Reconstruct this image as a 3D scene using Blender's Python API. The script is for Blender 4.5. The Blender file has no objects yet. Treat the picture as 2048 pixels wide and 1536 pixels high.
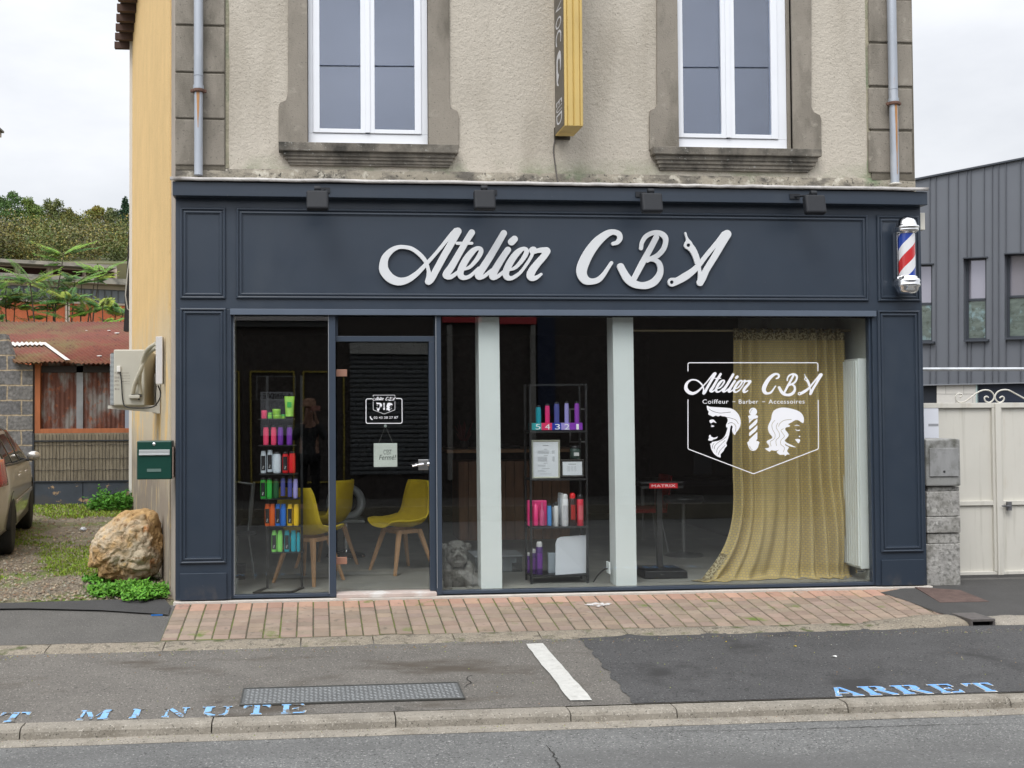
import bpy, bmesh, math, random
import numpy as np
from mathutils import Vector, Matrix, noise as mnoise
R=math.radians; PI=math.pi
S=bpy.context.scene; COL=S.collection
# ------------------------------------------------------------------ camera
D=8.9; HC=1.57; F=2127.0; CX=819.67; CY=761.06
AX=[[0.9959457143354878,-0.08980873825043253,-0.005150206854102949],
    [0.08991315602878247,0.9956080924721087,0.02607969664303901],
    [0.0027854029723848412,-0.026437033455257778,0.999646599950386]]   # right, forward, up
cam_d=bpy.data.cameras.new('camera'); cam=bpy.data.objects.new('camera',cam_d); COL.objects.link(cam)
r_,f_,u_=[Vector(a) for a in AX]
cam.matrix_world=Matrix(((r_.x,u_.x,-f_.x,0),(r_.y,u_.y,-f_.y,-D),(r_.z,u_.z,-f_.z,HC),(0,0,0,1)))
cam_d.sensor_width=36; cam_d.lens=F/2048*36; cam_d.shift_x=(1024-CX)/2048; cam_d.shift_y=(CY-768)/2048
cam_d.clip_start=.05; cam_d.clip_end=2000; S.camera=cam
# ------------------------------------------------------------------ world, sun, exposure
W=bpy.data.worlds.new('World'); S.world=W; W.use_nodes=True
wn=W.node_tree; wn.nodes.clear()
SUN_EL,SUN_RZ=R(52),R(-28)      # behind the camera, a little to the left
def N(nt,t,**k):
    n=nt.nodes.new(t)
    for a,b in k.items():
        if a.startswith('i_'): n.inputs[a[2:].replace('_',' ')].default_value=b
        elif a.startswith('n') and a[1:].isdigit(): n.inputs[int(a[1:])].default_value=b
        else: setattr(n,a,b)
    return n
def world():
    nt=wn; L=nt.links.new
    sky=N(nt,'ShaderNodeTexSky',sky_type='NISHITA',sun_disc=False,sun_elevation=SUN_EL,sun_rotation=PI+SUN_RZ)
    tc=N(nt,'ShaderNodeTexCoord'); sp=N(nt,'ShaderNodeSeparateXYZ'); L(tc.outputs['Generated'],sp.inputs[0])
    mx=N(nt,'ShaderNodeMath',operation='MAXIMUM',n1=0.0); L(sp.outputs[2],mx.inputs[0])
    p2=N(nt,'ShaderNodeMath',operation='POWER',n1=1.6); L(mx.outputs[0],p2.inputs[0])
    g0=N(nt,'ShaderNodeMath',operation='MULTIPLY_ADD',n1=13.0,n2=6.3); L(p2.outputs[0],g0.inputs[0])
    dt=N(nt,'ShaderNodeVectorMath',operation='DOT_PRODUCT'); dt.inputs[1].default_value=(-.33,-.70,.63); L(tc.outputs['Generated'],dt.inputs[0])
    d1=N(nt,'ShaderNodeMath',operation='MAXIMUM',n1=0.0); L(dt.outputs['Value'],d1.inputs[0])
    d2=N(nt,'ShaderNodeMath',operation='POWER',n1=2.0); L(d1.outputs[0],d2.inputs[0])
    gr=N(nt,'ShaderNodeMath',operation='MULTIPLY_ADD',n1=8.5); L(d2.outputs[0],gr.inputs[0]); L(g0.outputs[0],gr.inputs[2])
    mp=N(nt,'ShaderNodeMapping'); mp.inputs['Scale'].default_value=(2.2,2.2,6); L(tc.outputs['Generated'],mp.inputs[0])
    no=N(nt,'ShaderNodeTexNoise',i_Scale=1.6,i_Detail=6.0,i_Roughness=.55); L(mp.outputs[0],no.inputs['Vector'])
    rp=N(nt,'ShaderNodeMapRange',n1=.3,n2=.72,n3=.84,n4=1.08); L(no.outputs[0],rp.inputs[0])
    m=N(nt,'ShaderNodeMath',operation='MULTIPLY'); L(gr.outputs[0],m.inputs[0]); L(rp.outputs[0],m.inputs[1])
    tn=N(nt,'ShaderNodeMix',data_type='RGBA'); tn.inputs[6].default_value=(.93,.965,1.03,1); tn.inputs[7].default_value=(1,1,1.01,1)
    L(no.outputs[0],tn.inputs[0])
    vm=N(nt,'ShaderNodeVectorMath',operation='SCALE'); L(tn.outputs[2],vm.inputs[0]); L(m.outputs[0],vm.inputs['Scale'])
    mix=N(nt,'ShaderNodeMix',data_type='RGBA',n0=.10); L(vm.outputs[0],mix.inputs[6]); L(sky.outputs[0],mix.inputs[7])
    bg=N(nt,'ShaderNodeBackground',i_Strength=.1); L(mix.outputs[2],bg.inputs[0])
    o=N(nt,'ShaderNodeOutputWorld'); L(bg.outputs[0],o.inputs[0])
world()
sd=bpy.data.lights.new('sun','SUN'); sd.energy=1.2; sd.angle=R(25); sd.color=(1,.97,.92)
so=bpy.data.objects.new('sun',sd); COL.objects.link(so)
so.rotation_euler=Vector((-math.sin(SUN_RZ)*-1*math.cos(SUN_EL),-math.cos(SUN_RZ)*math.cos(SUN_EL),math.sin(SUN_EL))).to_track_quat('Z','Y').to_euler()
S.view_settings.view_transform='Standard'; S.view_settings.look='None'; S.view_settings.exposure=0.4; S.view_settings.gamma=1
S.cycles.max_bounces=8; S.cycles.transparent_max_bounces=24; S.cycles.glossy_bounces=4
random.seed(4); RN=random.Random(11)
# ------------------------------------------------------------------ photo pixel -> point on a plane
def ray(u,v):
    a=(u-CX)/F; b=-(v-CY)/F
    d=r_*a+f_+u_*b
    return d
def at(u,v,Y=0.0):
    d=ray(u,v); t=(Y+D)/d.y
    return d.x*t, HC+d.z*t
def P(u,v,Y=0.0):
    x,z=at(u,v,Y); return Vector((x,Y,z))
def gr(u,v,z=0.0):
    d=ray(u,v); t=(z-HC)/d.z
    return Vector((d.x*t,-D+d.y*t,z))
# ------------------------------------------------------------------ materials
def c3(c): return (c[0],c[1],c[2],1)
MATS={}
def M(name,col,rough=.6,metal=0.0,var=0.0,vs=4.0,layers=(),bump=0.0,bs=60.0,bdist=.01,spec=.5,stretch=None,coat=0.0,vor=0.0,bump2=0.0,b2s=8.0,attr=None,rvar=0.0):
    """layers: (colour, noise scale, lo, hi, stretch or None, (z0,z1) or None)"""
    if name in MATS: return MATS[name]
    m=bpy.data.materials.new(name); m.use_nodes=True; nt=m.node_tree; L=nt.links.new
    b=nt.nodes['Principled BSDF']; b.inputs['Roughness'].default_value=rough; b.inputs['Metallic'].default_value=metal
    b.inputs['Specular IOR Level'].default_value=spec; b.inputs['Coat Weight'].default_value=coat
    tc=N(nt,'ShaderNodeTexCoord'); obj=tc.outputs['Object']
    def ns(scale,st,detail=6.0,rg=.6):
        n=N(nt,'ShaderNodeTexNoise',i_Scale=scale,i_Detail=detail,i_Roughness=rg)
        if st:
            mp=N(nt,'ShaderNodeMapping'); mp.inputs['Scale'].default_value=st; L(obj,mp.inputs[0]); L(mp.outputs[0],n.inputs['Vector'])
        else: L(obj,n.inputs['Vector'])
        return n.outputs[0]
    cur=None
    if attr:
        at_=N(nt,'ShaderNodeAttribute',attribute_name=attr); cur=at_.outputs['Color']
    if var>0 or cur is None:
        if cur is None:
            rg=N(nt,'ShaderNodeRGB'); rg.outputs[0].default_value=c3(col); cur=rg.outputs[0]
        if var>0:
            mr=N(nt,'ShaderNodeMapRange',n1=.3,n2=.7,n3=1-var,n4=1+var); L(ns(vs,stretch),mr.inputs[0])
            v=N(nt,'ShaderNodeVectorMath',operation='SCALE'); L(cur,v.inputs[0]); L(mr.outputs[0],v.inputs['Scale']); cur=v.outputs[0]
    for ly in layers:
        lc,lsc,lo,hi=ly[:4]; st=ly[4] if len(ly)>4 else None; zr=ly[5] if len(ly)>5 else None
        mr=N(nt,'ShaderNodeMapRange',n1=lo,n2=hi,n3=0.0,n4=1.0); L(ns(lsc,st),mr.inputs[0]); f=mr.outputs[0]
        if zr:
            ge=N(nt,'ShaderNodeNewGeometry'); sp=N(nt,'ShaderNodeSeparateXYZ'); L(ge.outputs['Position'],sp.inputs[0])
            m2=N(nt,'ShaderNodeMapRange',n1=zr[0],n2=zr[1],n3=1.0,n4=0.0); L(sp.outputs[2],m2.inputs[0])
            mm=N(nt,'ShaderNodeMath',operation='MULTIPLY'); L(f,mm.inputs[0]); L(m2.outputs[0],mm.inputs[1]); f=mm.outputs[0]
        mx=N(nt,'ShaderNodeMix',data_type='RGBA'); mx.inputs[7].default_value=c3(lc); L(cur,mx.inputs[6]); L(f,mx.inputs[0]); cur=mx.outputs[2]
    L(cur,b.inputs['Base Color'])
    if rvar>0:
        mr=N(nt,'ShaderNodeMapRange',n1=.3,n2=.7,n3=max(0,rough-rvar),n4=min(1,rough+rvar)); L(ns(vs*1.7,None),mr.inputs[0]); L(mr.outputs[0],b.inputs['Roughness'])
    if bump>0:
        bp=N(nt,'ShaderNodeBump',i_Strength=bump,i_Distance=bdist); 
        if vor:
            vo=N(nt,'ShaderNodeTexVoronoi',i_Scale=bs); L(obj,vo.inputs['Vector']); L(vo.outputs[0],bp.inputs['Height'])
        else: L(ns(bs,stretch,4.0,.55),bp.inputs['Height'])
        last=bp
        if bump2>0:
            b2=N(nt,'ShaderNodeBump',i_Strength=bump2,i_Distance=bdist*4); L(ns(b2s,None),b2.inputs['Height']); L(b2.outputs[0],bp.inputs['Normal'])
        L(last.outputs[0],b.inputs['Normal'])
    MATS[name]=m; return m
def glassmat(name,base=.04,tint=(.93,.97,.95),rough=0.0,gcol=(1,1,1)):
    if name in MATS: return MATS[name]
    m=bpy.data.materials.new(name); m.use_nodes=True; nt=m.node_tree; nt.nodes.clear(); L=nt.links.new
    lw=N(nt,'ShaderNodeLayerWeight',i_Blend=.5); pw=N(nt,'ShaderNodeMath',operation='POWER',n1=5.0); L(lw.outputs['Facing'],pw.inputs[0])
    ma=N(nt,'ShaderNodeMath',operation='MULTIPLY_ADD',n1=1-base,n2=base); L(pw.outputs[0],ma.inputs[0])
    t=N(nt,'ShaderNodeBsdfTransparent'); t.inputs[0].default_value=c3(tint)
    g=N(nt,'ShaderNodeBsdfGlossy'); g.inputs['Roughness'].default_value=rough; g.inputs[0].default_value=c3(gcol)
    tc=N(nt,'ShaderNodeTexCoord'); no=N(nt,'ShaderNodeTexNoise',i_Scale=1.1,i_Detail=1.0); L(tc.outputs['Object'],no.inputs['Vector'])
    bp=N(nt,'ShaderNodeBump',i_Strength=.12,i_Distance=.004); L(no.outputs[0],bp.inputs['Height']); L(bp.outputs[0],g.inputs['Normal'])
    mx=N(nt,'ShaderNodeMixShader'); L(ma.outputs[0],mx.inputs[0]); L(t.outputs[0],mx.inputs[1]); L(g.outputs[0],mx.inputs[2])
    o=N(nt,'ShaderNodeOutputMaterial'); L(mx.outputs[0],o.inputs[0]); MATS[name]=m; return m
# ------------------------------------------------------------------ mesh builder
class MB:
    def __init__(s): s.v=[]; s.f=[]; s.sm=[]; s.c=None
    def add(s,vs,fs,smooth=False):
        o=len(s.v); s.v+= [tuple(v) for v in vs]; s.f+=[tuple(i+o for i in f) for f in fs]; s.sm+=[smooth]*len(fs); return s
    def box(s,x0,x1,y0,y1,z0,z1):
        vs=[(x,y,z) for x in (x0,x1) for y in (y0,y1) for z in (z0,z1)]
        return s.add(vs,[(0,1,3,2),(4,6,7,5),(0,4,5,1),(2,3,7,6),(0,2,6,4),(1,5,7,3)])
    def obox(s,c,ax,ay,az):   # centre and three half-axis vectors
        c=Vector(c);ax=Vector(ax);ay=Vector(ay);az=Vector(az)
        vs=[c+ax*a+ay*b+az*d for a in (-1,1) for b in (-1,1) for d in (-1,1)]
        return s.add(vs,[(0,1,3,2),(4,6,7,5),(0,4,5,1),(2,3,7,6),(0,2,6,4),(1,5,7,3)])
    def bar(s,a,b,w,h=None,up=(0,0,1)):
        a=Vector(a);b=Vector(b);d=(b-a); l=d.length; d.normalize(); h=h or w
        u=Vector(up)
        if abs(d.dot(u))>.95: u=Vector((0,1,0))
        sx=d.cross(u).normalized(); u=sx.cross(d)
        return s.obox((a+b)/2,d*(l/2),sx*(w/2),u*(h/2))
    def tube(s,pts,rad,n=10,cap=True,smooth=True):
        pts=[Vector(p) for p in pts]; k=len(pts)
        if not hasattr(rad,'__len__'): rad=[rad]*k
        vs=[];fs=[]; pu=None
        for i,p in enumerate(pts):
            d=(pts[min(i+1,k-1)]-pts[max(i-1,0)]).normalized()
            if pu is None: pu=Vector((0,0,1)) if abs(d.z)<.9 else Vector((1,0,0))
            u=(pu-d*pu.dot(d)).normalized(); w=d.cross(u); pu=u
            for j in range(n):
                a=2*PI*j/n; vs.append(p+(u*math.cos(a)+w*math.sin(a))*rad[i])
        for i in range(k-1):
            for j in range(n):
                a=i*n+j;b=i*n+(j+1)%n; fs.append((a,b,b+n,a+n))
        s.add(vs,fs,smooth)
        if cap: s.add(vs[:n],[tuple(range(n))[::-1]]); s.add(vs[-n:],[tuple(range(n))])
        return s
    def lathe(s,prof,c=(0,0,0),n=20,axis='z',smooth=True,sx=1,sy=1):
        vs=[];fs=[]; m=len(prof)
        for r,h in prof:
            for j in range(n):
                a=2*PI*j/n; x=r*math.cos(a)*sx; y=r*math.sin(a)*sy
                vs.append({'z':(c[0]+x,c[1]+y,c[2]+h),'y':(c[0]+x,c[1]+h,c[2]+y),'x':(c[0]+h,c[1]+x,c[2]+y)}[axis])
        for i in range(m-1):
            for j in range(n): a=i*n+j;b=i*n+(j+1)%n; fs.append((a,b,b+n,a+n))
        s.add(vs,fs,smooth)
        if prof[0][0]>1e-5: s.add(vs[:n],[tuple(range(n))[::-1]])
        if prof[-1][0]>1e-5: s.add(vs[-n:],[tuple(range(n))])
        return s
    def prism(s,poly,y0,y1,plane='xz'):
        n=len(poly)
        mk={'xz':lambda p,y:(p[0],y,p[1]),'xy':lambda p,y:(p[0],p[1],y),'yz':lambda p,y:(y,p[0],p[1])}[plane]
        vs=[mk(p,y0) for p in poly]+[mk(p,y1) for p in poly]
        return s.add(vs,[tuple(range(n)),tuple(range(2*n-1,n-1,-1))]+[(i,i+n,(i+1)%n+n,(i+1)%n) for i in range(n)])
    def grid(s,nu,nv,fn,smooth=True,closeu=False):
        vs=[fn(i/(nu-1) if not closeu else i/nu,j/(nv-1)) for i in range(nu) for j in range(nv)]
        fs=[]
        for i in range(nu if closeu else nu-1):
            for j in range(nv-1):
                a=i*nv+j; b=((i+1)%nu)*nv+j; fs.append((a,b,b+1,a+1))
        return s.add(vs,fs,smooth)
    def build(s,name,mat,parent=None,local=False,bevel=0,solid=0,attrs=None,sub=0,seg=2):
        me=bpy.data.meshes.new(name); off=Vector((0,0,0))
        if parent is not None and not local:
            q=parent
            while q is not None: off+=q.location; q=q.parent
        me.from_pydata([tuple(Vector(v)-off) for v in s.v],[],s.f)
        me.polygons.foreach_set('use_smooth',s.sm); me.validate(); me.update()
        if s.c:
            ca=me.color_attributes.new('Col','FLOAT_COLOR','POINT')
            ca.data.foreach_set('color',[x for c in s.c for x in c3(c)])
        o=bpy.data.objects.new(name,me); COL.objects.link(o); me.materials.append(mat)
        if parent is not None: o.parent=parent
        bm=bmesh.new(); bm.from_mesh(me); bmesh.ops.recalc_face_normals(bm,faces=bm.faces); bm.to_mesh(me); bm.free()
        if solid: md=o.modifiers.new('s','SOLIDIFY'); md.thickness=solid; md.offset=0
        if bevel: md=o.modifiers.new('b','BEVEL'); md.width=bevel; md.segments=seg; md.limit_method='ANGLE'; md.angle_limit=R(40); md.harden_normals=False
        if sub: md=o.modifiers.new('u','SUBSURF'); md.levels=sub; md.render_levels=sub
        return o
LBL={}
def tag(o,label,cat,group=None,kind=None):
    if label: o['label']=label
    if cat: o['category']=cat
    if group: o['group']=group
    if kind: o['kind']=kind
    return o
def thing(name,label,cat,loc=(0,0,0),rz=0,group=None):
    o=bpy.data.objects.new(name,None); COL.objects.link(o); o.location=loc; o.rotation_euler=(0,0,rz); o.empty_display_size=.1
    return tag(o,label,cat,group)
def struct(name,mb,mat,**k):
    o=mb.build(name,mat,**k); o['kind']='structure'; return o
def copy_tree(o,parent=None):
    c=o.copy(); COL.objects.link(c); c.parent=parent
    for ch in list(o.children): copy_tree(ch,c)
    return c
def mesh_from_curve(cu):
    o=bpy.data.objects.new('tmp',cu); COL.objects.link(o)
    dg=bpy.context.evaluated_depsgraph_get(); dg.update()
    me=bpy.data.meshes.new_from_object(o.evaluated_get(dg)); bpy.data.objects.remove(o); bpy.data.curves.remove(cu)
    return [tuple(v.co) for v in me.vertices],[tuple(p.vertices) for p in me.polygons]
def text(s,ext=.001,bev=0,spacing=1.0):
    cu=bpy.data.curves.new('t','FONT'); cu.body=s; cu.extrude=ext; cu.bevel_depth=bev; cu.resolution_u=4; cu.space_character=spacing
    return mesh_from_curve(cu)
def text_fit(mb,s,x0,x1,z0,z1,y,ext=.0008,shear=0,mirror=False,spacing=1.0):
    vs,fs=text(s,ext,0,spacing)
    a=np.array(vs); mn=a.min(0); mx=a.max(0)
    t=(a-mn)/np.maximum(mx-mn,1e-9)
    out=[]
    for (p,q,_),o in zip(t,a):
        X=x0+(x1-x0)*(1-p if mirror else p)+shear*(q-.5)*(z1-z0); out.append((X,y-o[2],z0+(z1-z0)*q))
    mb.add(out,fs); return mb
# ------------------------------------------------------------------ outlines by distance field
def cr(pts,n=8):
    P_=[np.array(p,float) for p in pts]; P_=[2*P_[0]-P_[1]]+P_+[2*P_[-1]-P_[-2]]; out=[]
    for i in range(1,len(P_)-2):
        for k in range(n):
            t=k/n; a,b,c,d=P_[i-1:i+3]
            out.append(.5*((2*b)+(-a+c)*t+(2*a-5*b+4*c-d)*t*t+(-a+3*b-3*c+d)*t**3))
    out.append(P_[-2]); return out
class SDF:
    def __init__(s,x0,x1,y0,y1,res):
        s.x0=x0;s.y0=y0;s.res=res
        s.nx=int((x1-x0)*res)+1; s.ny=int((y1-y0)*res)+1
        s.F=np.full((s.ny,s.nx),9.0)
    def seg(s,a,b,ra,rb,cut=False):
        m=max(ra,rb)+4/s.res+1e-6
        i0=max(int((min(a[0],b[0])-m-s.x0)*s.res),0); i1=min(int((max(a[0],b[0])+m-s.x0)*s.res)+2,s.nx)
        j0=max(int((min(a[1],b[1])-m-s.y0)*s.res),0); j1=min(int((max(a[1],b[1])+m-s.y0)*s.res)+2,s.ny)
        if i1<=i0 or j1<=j0: return
        X=(s.x0+np.arange(i0,i1)/s.res)[None,:]; Y=(s.y0+np.arange(j0,j1)/s.res)[:,None]
        dx=b[0]-a[0];dy=b[1]-a[1];q=dx*dx+dy*dy+1e-9
        t=np.clip(((X-a[0])*dx+(Y-a[1])*dy)/q,0,1)
        d=np.hypot(X-a[0]-t*dx,Y-a[1]-t*dy)-(ra+(rb-ra)*t)
        v=s.F[j0:j1,i0:i1]; s.F[j0:j1,i0:i1]=np.maximum(v,-d) if cut else np.minimum(v,d)
    def stroke(s,pts,r=None,cut=False,smooth=8):
        q=[(p[0],p[1],p[2] if len(p)>2 else r) for p in pts]
        q=cr(q,smooth) if smooth and len(q)>2 else q
        for a,b in zip(q[:-1],q[1:]): s.seg(a,b,max(a[2],.05),max(b[2],.05),cut)
        if len(q)==1: s.seg(q[0],q[0],q[0][2],q[0][2],cut)
    def poly(s,pts,smooth=3):
        P_=[np.array(p,float) for p in pts]
        if smooth:
            n=len(P_); o=[]
            for i in range(n):
                a,b,c,d=P_[i-1],P_[i],P_[(i+1)%n],P_[(i+2)%n]
                for k in range(smooth):
                    t=k/smooth; o.append(.5*((2*b)+(-a+c)*t+(2*a-5*b+4*c-d)*t*t+(-a+3*b-3*c+d)*t**3)*1.0)
            P_=o
        X=(s.x0+np.arange(s.nx)/s.res)[None,:]+0*s.F; Y=(s.y0+np.arange(s.ny)/s.res)[:,None]+0*s.F
        ins=np.zeros(s.F.shape,bool); dm=np.full(s.F.shape,1e9)
        for i in range(len(P_)):
            a=P_[i];b=P_[(i+1)%len(P_)]
            dx=b[0]-a[0];dy=b[1]-a[1];q=dx*dx+dy*dy+1e-12
            if abs(dy)>1e-12:
                cnd=((a[1]>Y)!=(b[1]>Y))&(X<dx*(Y-a[1])/dy+a[0]); ins^=cnd
            t=np.clip(((X-a[0])*dx+(Y-a[1])*dy)/q,0,1); dm=np.minimum(dm,np.hypot(X-a[0]-t*dx,Y-a[1]-t*dy))
        s.F=np.minimum(s.F,np.where(ins,-dm,dm))
    def loops(s,tol=.12):
        F_=s.F+1e-7; I=F_<0; nxt={}
        c=I[:-1,:-1]*1+I[:-1,1:]*2+I[1:,1:]*4+I[1:,:-1]*8
        js,is_=np.nonzero((c>0)&(c<15))
        T={1:[(3,0)],2:[(0,1)],3:[(3,1)],4:[(1,2)],5:[(3,0),(1,2)],6:[(0,2)],7:[(3,2)],8:[(2,3)],9:[(2,0)],10:[(0,1),(2,3)],11:[(2,1)],12:[(1,3)],13:[(1,0)],14:[(0,3)]}
        def pt(j,i,e):
            if e==0: a=F_[j,i];b=F_[j,i+1]; return ('h',j,i),(i+a/(a-b),j)
            if e==2: a=F_[j+1,i];b=F_[j+1,i+1]; return ('h',j+1,i),(i+a/(a-b),j+1)
            if e==3: a=F_[j,i];b=F_[j+1,i]; return ('v',j,i),(i,j+a/(a-b))
            a=F_[j,i+1];b=F_[j+1,i+1]; return ('v',j,i+1),(i+1,j+a/(a-b))
        pos={}
        for j,i in zip(js.tolist(),is_.tolist()):
            for e0,e1 in T[int(c[j,i])]:
                k0,p0=pt(j,i,e0);k1,p1=pt(j,i,e1); nxt[k0]=k1; pos[k0]=p0; pos[k1]=p1
        out=[]
        while nxt:
            k=next(iter(nxt)); lp=[]
            while k in nxt: lp.append(pos[k]); k=nxt.pop(k)
            if len(lp)<6: continue
            q=[(s.x0+x/s.res,s.y0+y/s.res) for x,y in lp]
            # drop nearly straight points
            keep=[q[0]]
            k=1
            while k<len(q):
                a=np.array(keep[-1]); e=min(k+6,len(q)-1); best=k
                for t in range(e,k,-1):
                    b=np.array(q[t]); ab=b-a; l=np.hypot(*ab)+1e-9
                    dd=max(abs(ab[0]*(q[m][1]-a[1])-ab[1]*(q[m][0]-a[0]))/l for m in range(k,t))
                    if dd<tol: best=t; break
                keep.append(q[best]); k=best+1
            if len(keep)>3: out.append(keep)
        return out
def loops_mesh(loops,fn,ext,bev=0):
    """fn maps design px -> (x,z); returns verts (x,y,z), faces with front at -y"""
    cu=bpy.data.curves.new('c','CURVE'); cu.dimensions='2D'; cu.fill_mode='BOTH'; cu.extrude=ext; cu.bevel_depth=bev; cu.bevel_resolution=1
    for lp in loops:
        sp=cu.splines.new('POLY'); sp.points.add(len(lp)-1)
        for k,p in enumerate(lp):
            x,z=fn(*p); sp.points[k].co=(x,z,0,1)
        sp.use_cyclic_u=True
    vs,fs=mesh_from_curve(cu)
    return [(x,-w,z) for x,z,w in vs],fs
def ring_moulding(mb,x0,x1,z0,z1,Y,prof):
    """mitred frame; prof = (inset, rise) pairs from the outer edge inward"""
    n=len(prof); vs=[]
    for ins,h in prof:
        vs+=[(x0+ins,Y-h,z0+ins),(x1-ins,Y-h,z0+ins),(x1-ins,Y-h,z1-ins),(x0+ins,Y-h,z1-ins)]
    fs=[]
    for i in range(n-1):
        for k in range(4): a=i*4+k;b=i*4+(k+1)%4; fs.append((a,b,b+4,a+4))
    return mb.add(vs,fs)
def wall_holes(mb,x0,x1,z0,z1,holes,y0,y1):
    xs=sorted({x0,x1}|{h[0] for h in holes}|{h[1] for h in holes}); zs=sorted({z0,z1}|{h[2] for h in holes}|{h[3] for h in holes})
    xs=[x for x in xs if x0<=x<=x1]; zs=[z for z in zs if z0<=z<=z1]
    nx,nz=len(xs)-1,len(zs)-1
    full=[[not any(h[0]<=(xs[i]+xs[i+1])/2<=h[1] and h[2]<=(zs[j]+zs[j+1])/2<=h[3] for h in holes) for j in range(nz)] for i in range(nx)]
    g=lambda i,j: 0<=i<nx and 0<=j<nz and full[i][j]
    for i in range(nx):
        for j in range(nz):
            if not full[i][j]: continue
            a,b,c,d=xs[i],xs[i+1],zs[j],zs[j+1]
            mb.add([(a,y0,c),(b,y0,c),(b,y0,d),(a,y0,d)],[(0,1,2,3)]); mb.add([(a,y1,c),(b,y1,c),(b,y1,d),(a,y1,d)],[(3,2,1,0)])
            if not g(i-1,j): mb.add([(a,y0,c),(a,y1,c),(a,y1,d),(a,y0,d)],[(0,1,2,3)])
            if not g(i+1,j): mb.add([(b,y0,c),(b,y1,c),(b,y1,d),(b,y0,d)],[(0,1,2,3)])
            if not g(i,j-1): mb.add([(a,y0,c),(b,y0,c),(b,y1,c),(a,y1,c)],[(0,1,2,3)])
            if not g(i,j+1): mb.add([(a,y0,d),(b,y0,d),(b,y1,d),(a,y1,d)],[(0,1,2,3)])
    return mb
# ================================================================== MATERIALS
NAVY=M('navy_paint',(.025,.037,.056),rough=.42,var=.05,vs=3,bump=.12,bs=260,bdist=.002,rvar=.06,layers=[((.036,.048,.065),2.2,.55,.8,(1,1,.3)),((.11,.10,.09),9,.5,.8,(1,1,.6),(.0,.14)),((.06,.07,.085),38,.68,.74)])
NAVYG=M('navy_satin',(.10,.125,.165),rough=.35,var=.05,bump=.05,bs=100,bdist=.001)
FRAME=M('navy_aluminium',(.04,.055,.08),rough=.35,var=.06,bump=.03,bs=80,bdist=.001)
ROUGHCAST=M('roughcast_render',(.50,.455,.385),rough=.95,var=.07,vs=1.3,bump=.6,bs=70,bdist=.010,bump2=.3,b2s=24,
   layers=[((.36,.32,.26),1.6,.50,.8,(1.6,1,.35)),((.24,.215,.17),55,.62,.74),((.17,.155,.125),110,.60,.70),((.25,.27,.18),3.0,.45,.7,None,(3.6,3.75))])
STONE=M('grey_stone_render',(.255,.228,.19),rough=.92,var=.12,vs=2.5,bump=.7,bs=90,bdist=.005,layers=[((.14,.125,.10),4,.50,.72,(1,1,.35)),((.34,.31,.26),9,.6,.75),((.12,.11,.09),60,.60,.70)])
STONED=M('weathered_sill_stone',(.20,.18,.15),rough=.95,var=.2,vs=6,bump=.8,bs=90,bdist=.006,layers=[((.05,.047,.04),5,.42,.66,(1,1,.8)),((.36,.36,.33),30,.62,.72)])
BAND=M('stained_band_render',(.30,.27,.215),rough=.95,var=.2,vs=5,bump=.9,bs=50,bdist=.010,layers=[((.11,.10,.085),6,.47,.62,(.6,1,1.4)),((.46,.43,.36),10,.55,.64),((.07,.065,.055),34,.58,.66),((.16,.20,.12),3,.6,.72)])
PVC=M('white_window_frame',(.78,.80,.84),rough=.35,var=.02)
ZINC=M('zinc_pipe',(.38,.41,.455),rough=.5,metal=.35,var=.12,vs=3,stretch=(1,1,.25),bump=.1,bs=20,layers=[((.55,.57,.6),6,.55,.75,(1,1,.3)),((.45,.17,.04),7,.66,.78,(3,3,.5))])
RUST=M('rusty_iron',(.13,.07,.05),rough=.9,var=.3,vs=20,bump=.4,bs=90)
FLASH=M('zinc_flashing',(.52,.50,.48),rough=.7,metal=.2,var=.2,vs=5,bump=.3,bs=30,layers=[((.22,.2,.18),9,.55,.7,(.5,1,1)),((.68,.66,.62),5,.6,.75)])
YWALL=M('yellow_roughcast',(.68,.47,.21),rough=.95,var=.07,vs=2,bump=.9,bs=60,bdist=.008,
   layers=[((.50,.33,.14),36,.58,.70,(1,1,.6)),((.52,.44,.31),1.6,.42,.5,(1,1,1),(1.9,2.8)),((.27,.225,.175),3.0,.30,.5,(1.2,1.2,.8),(.75,1.35)),((.13,.105,.08),7,.58,.70,(1.3,1.3,.4),(.6,1.3))])
SHOPGLASS=glassmat('shop_glass',.055,(.97,.985,.98))
DGLASS=glassmat('house_window_glass',.12,(.75,.8,.88),0.0,(.86,.90,1))
BLACK=M('black_metal',(.012,.012,.013),rough=.45,var=.1)
WHITE=M('white_vinyl',(.85,.85,.88),rough=.5)
SIGNM=M('brushed_white_letter',(.66,.675,.69),rough=.38,metal=.0,var=.03,vs=2)
CHROME=M('chrome',(.85,.85,.86),rough=.12,metal=1.0)
WOOD=M('beech_wood',(.42,.235,.115),rough=.5,var=.12,vs=8,stretch=(4,4,.6))
MUSTARD=M('mustard_fabric',(.50,.36,.010),rough=.85,var=.08,vs=6,bump=.5,bs=260,bdist=.002)
WPAINT=M('white_column_paint',(.72,.755,.745),rough=.55,var=.03,vs=2,bump=.1,bs=50,bdist=.001)
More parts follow.
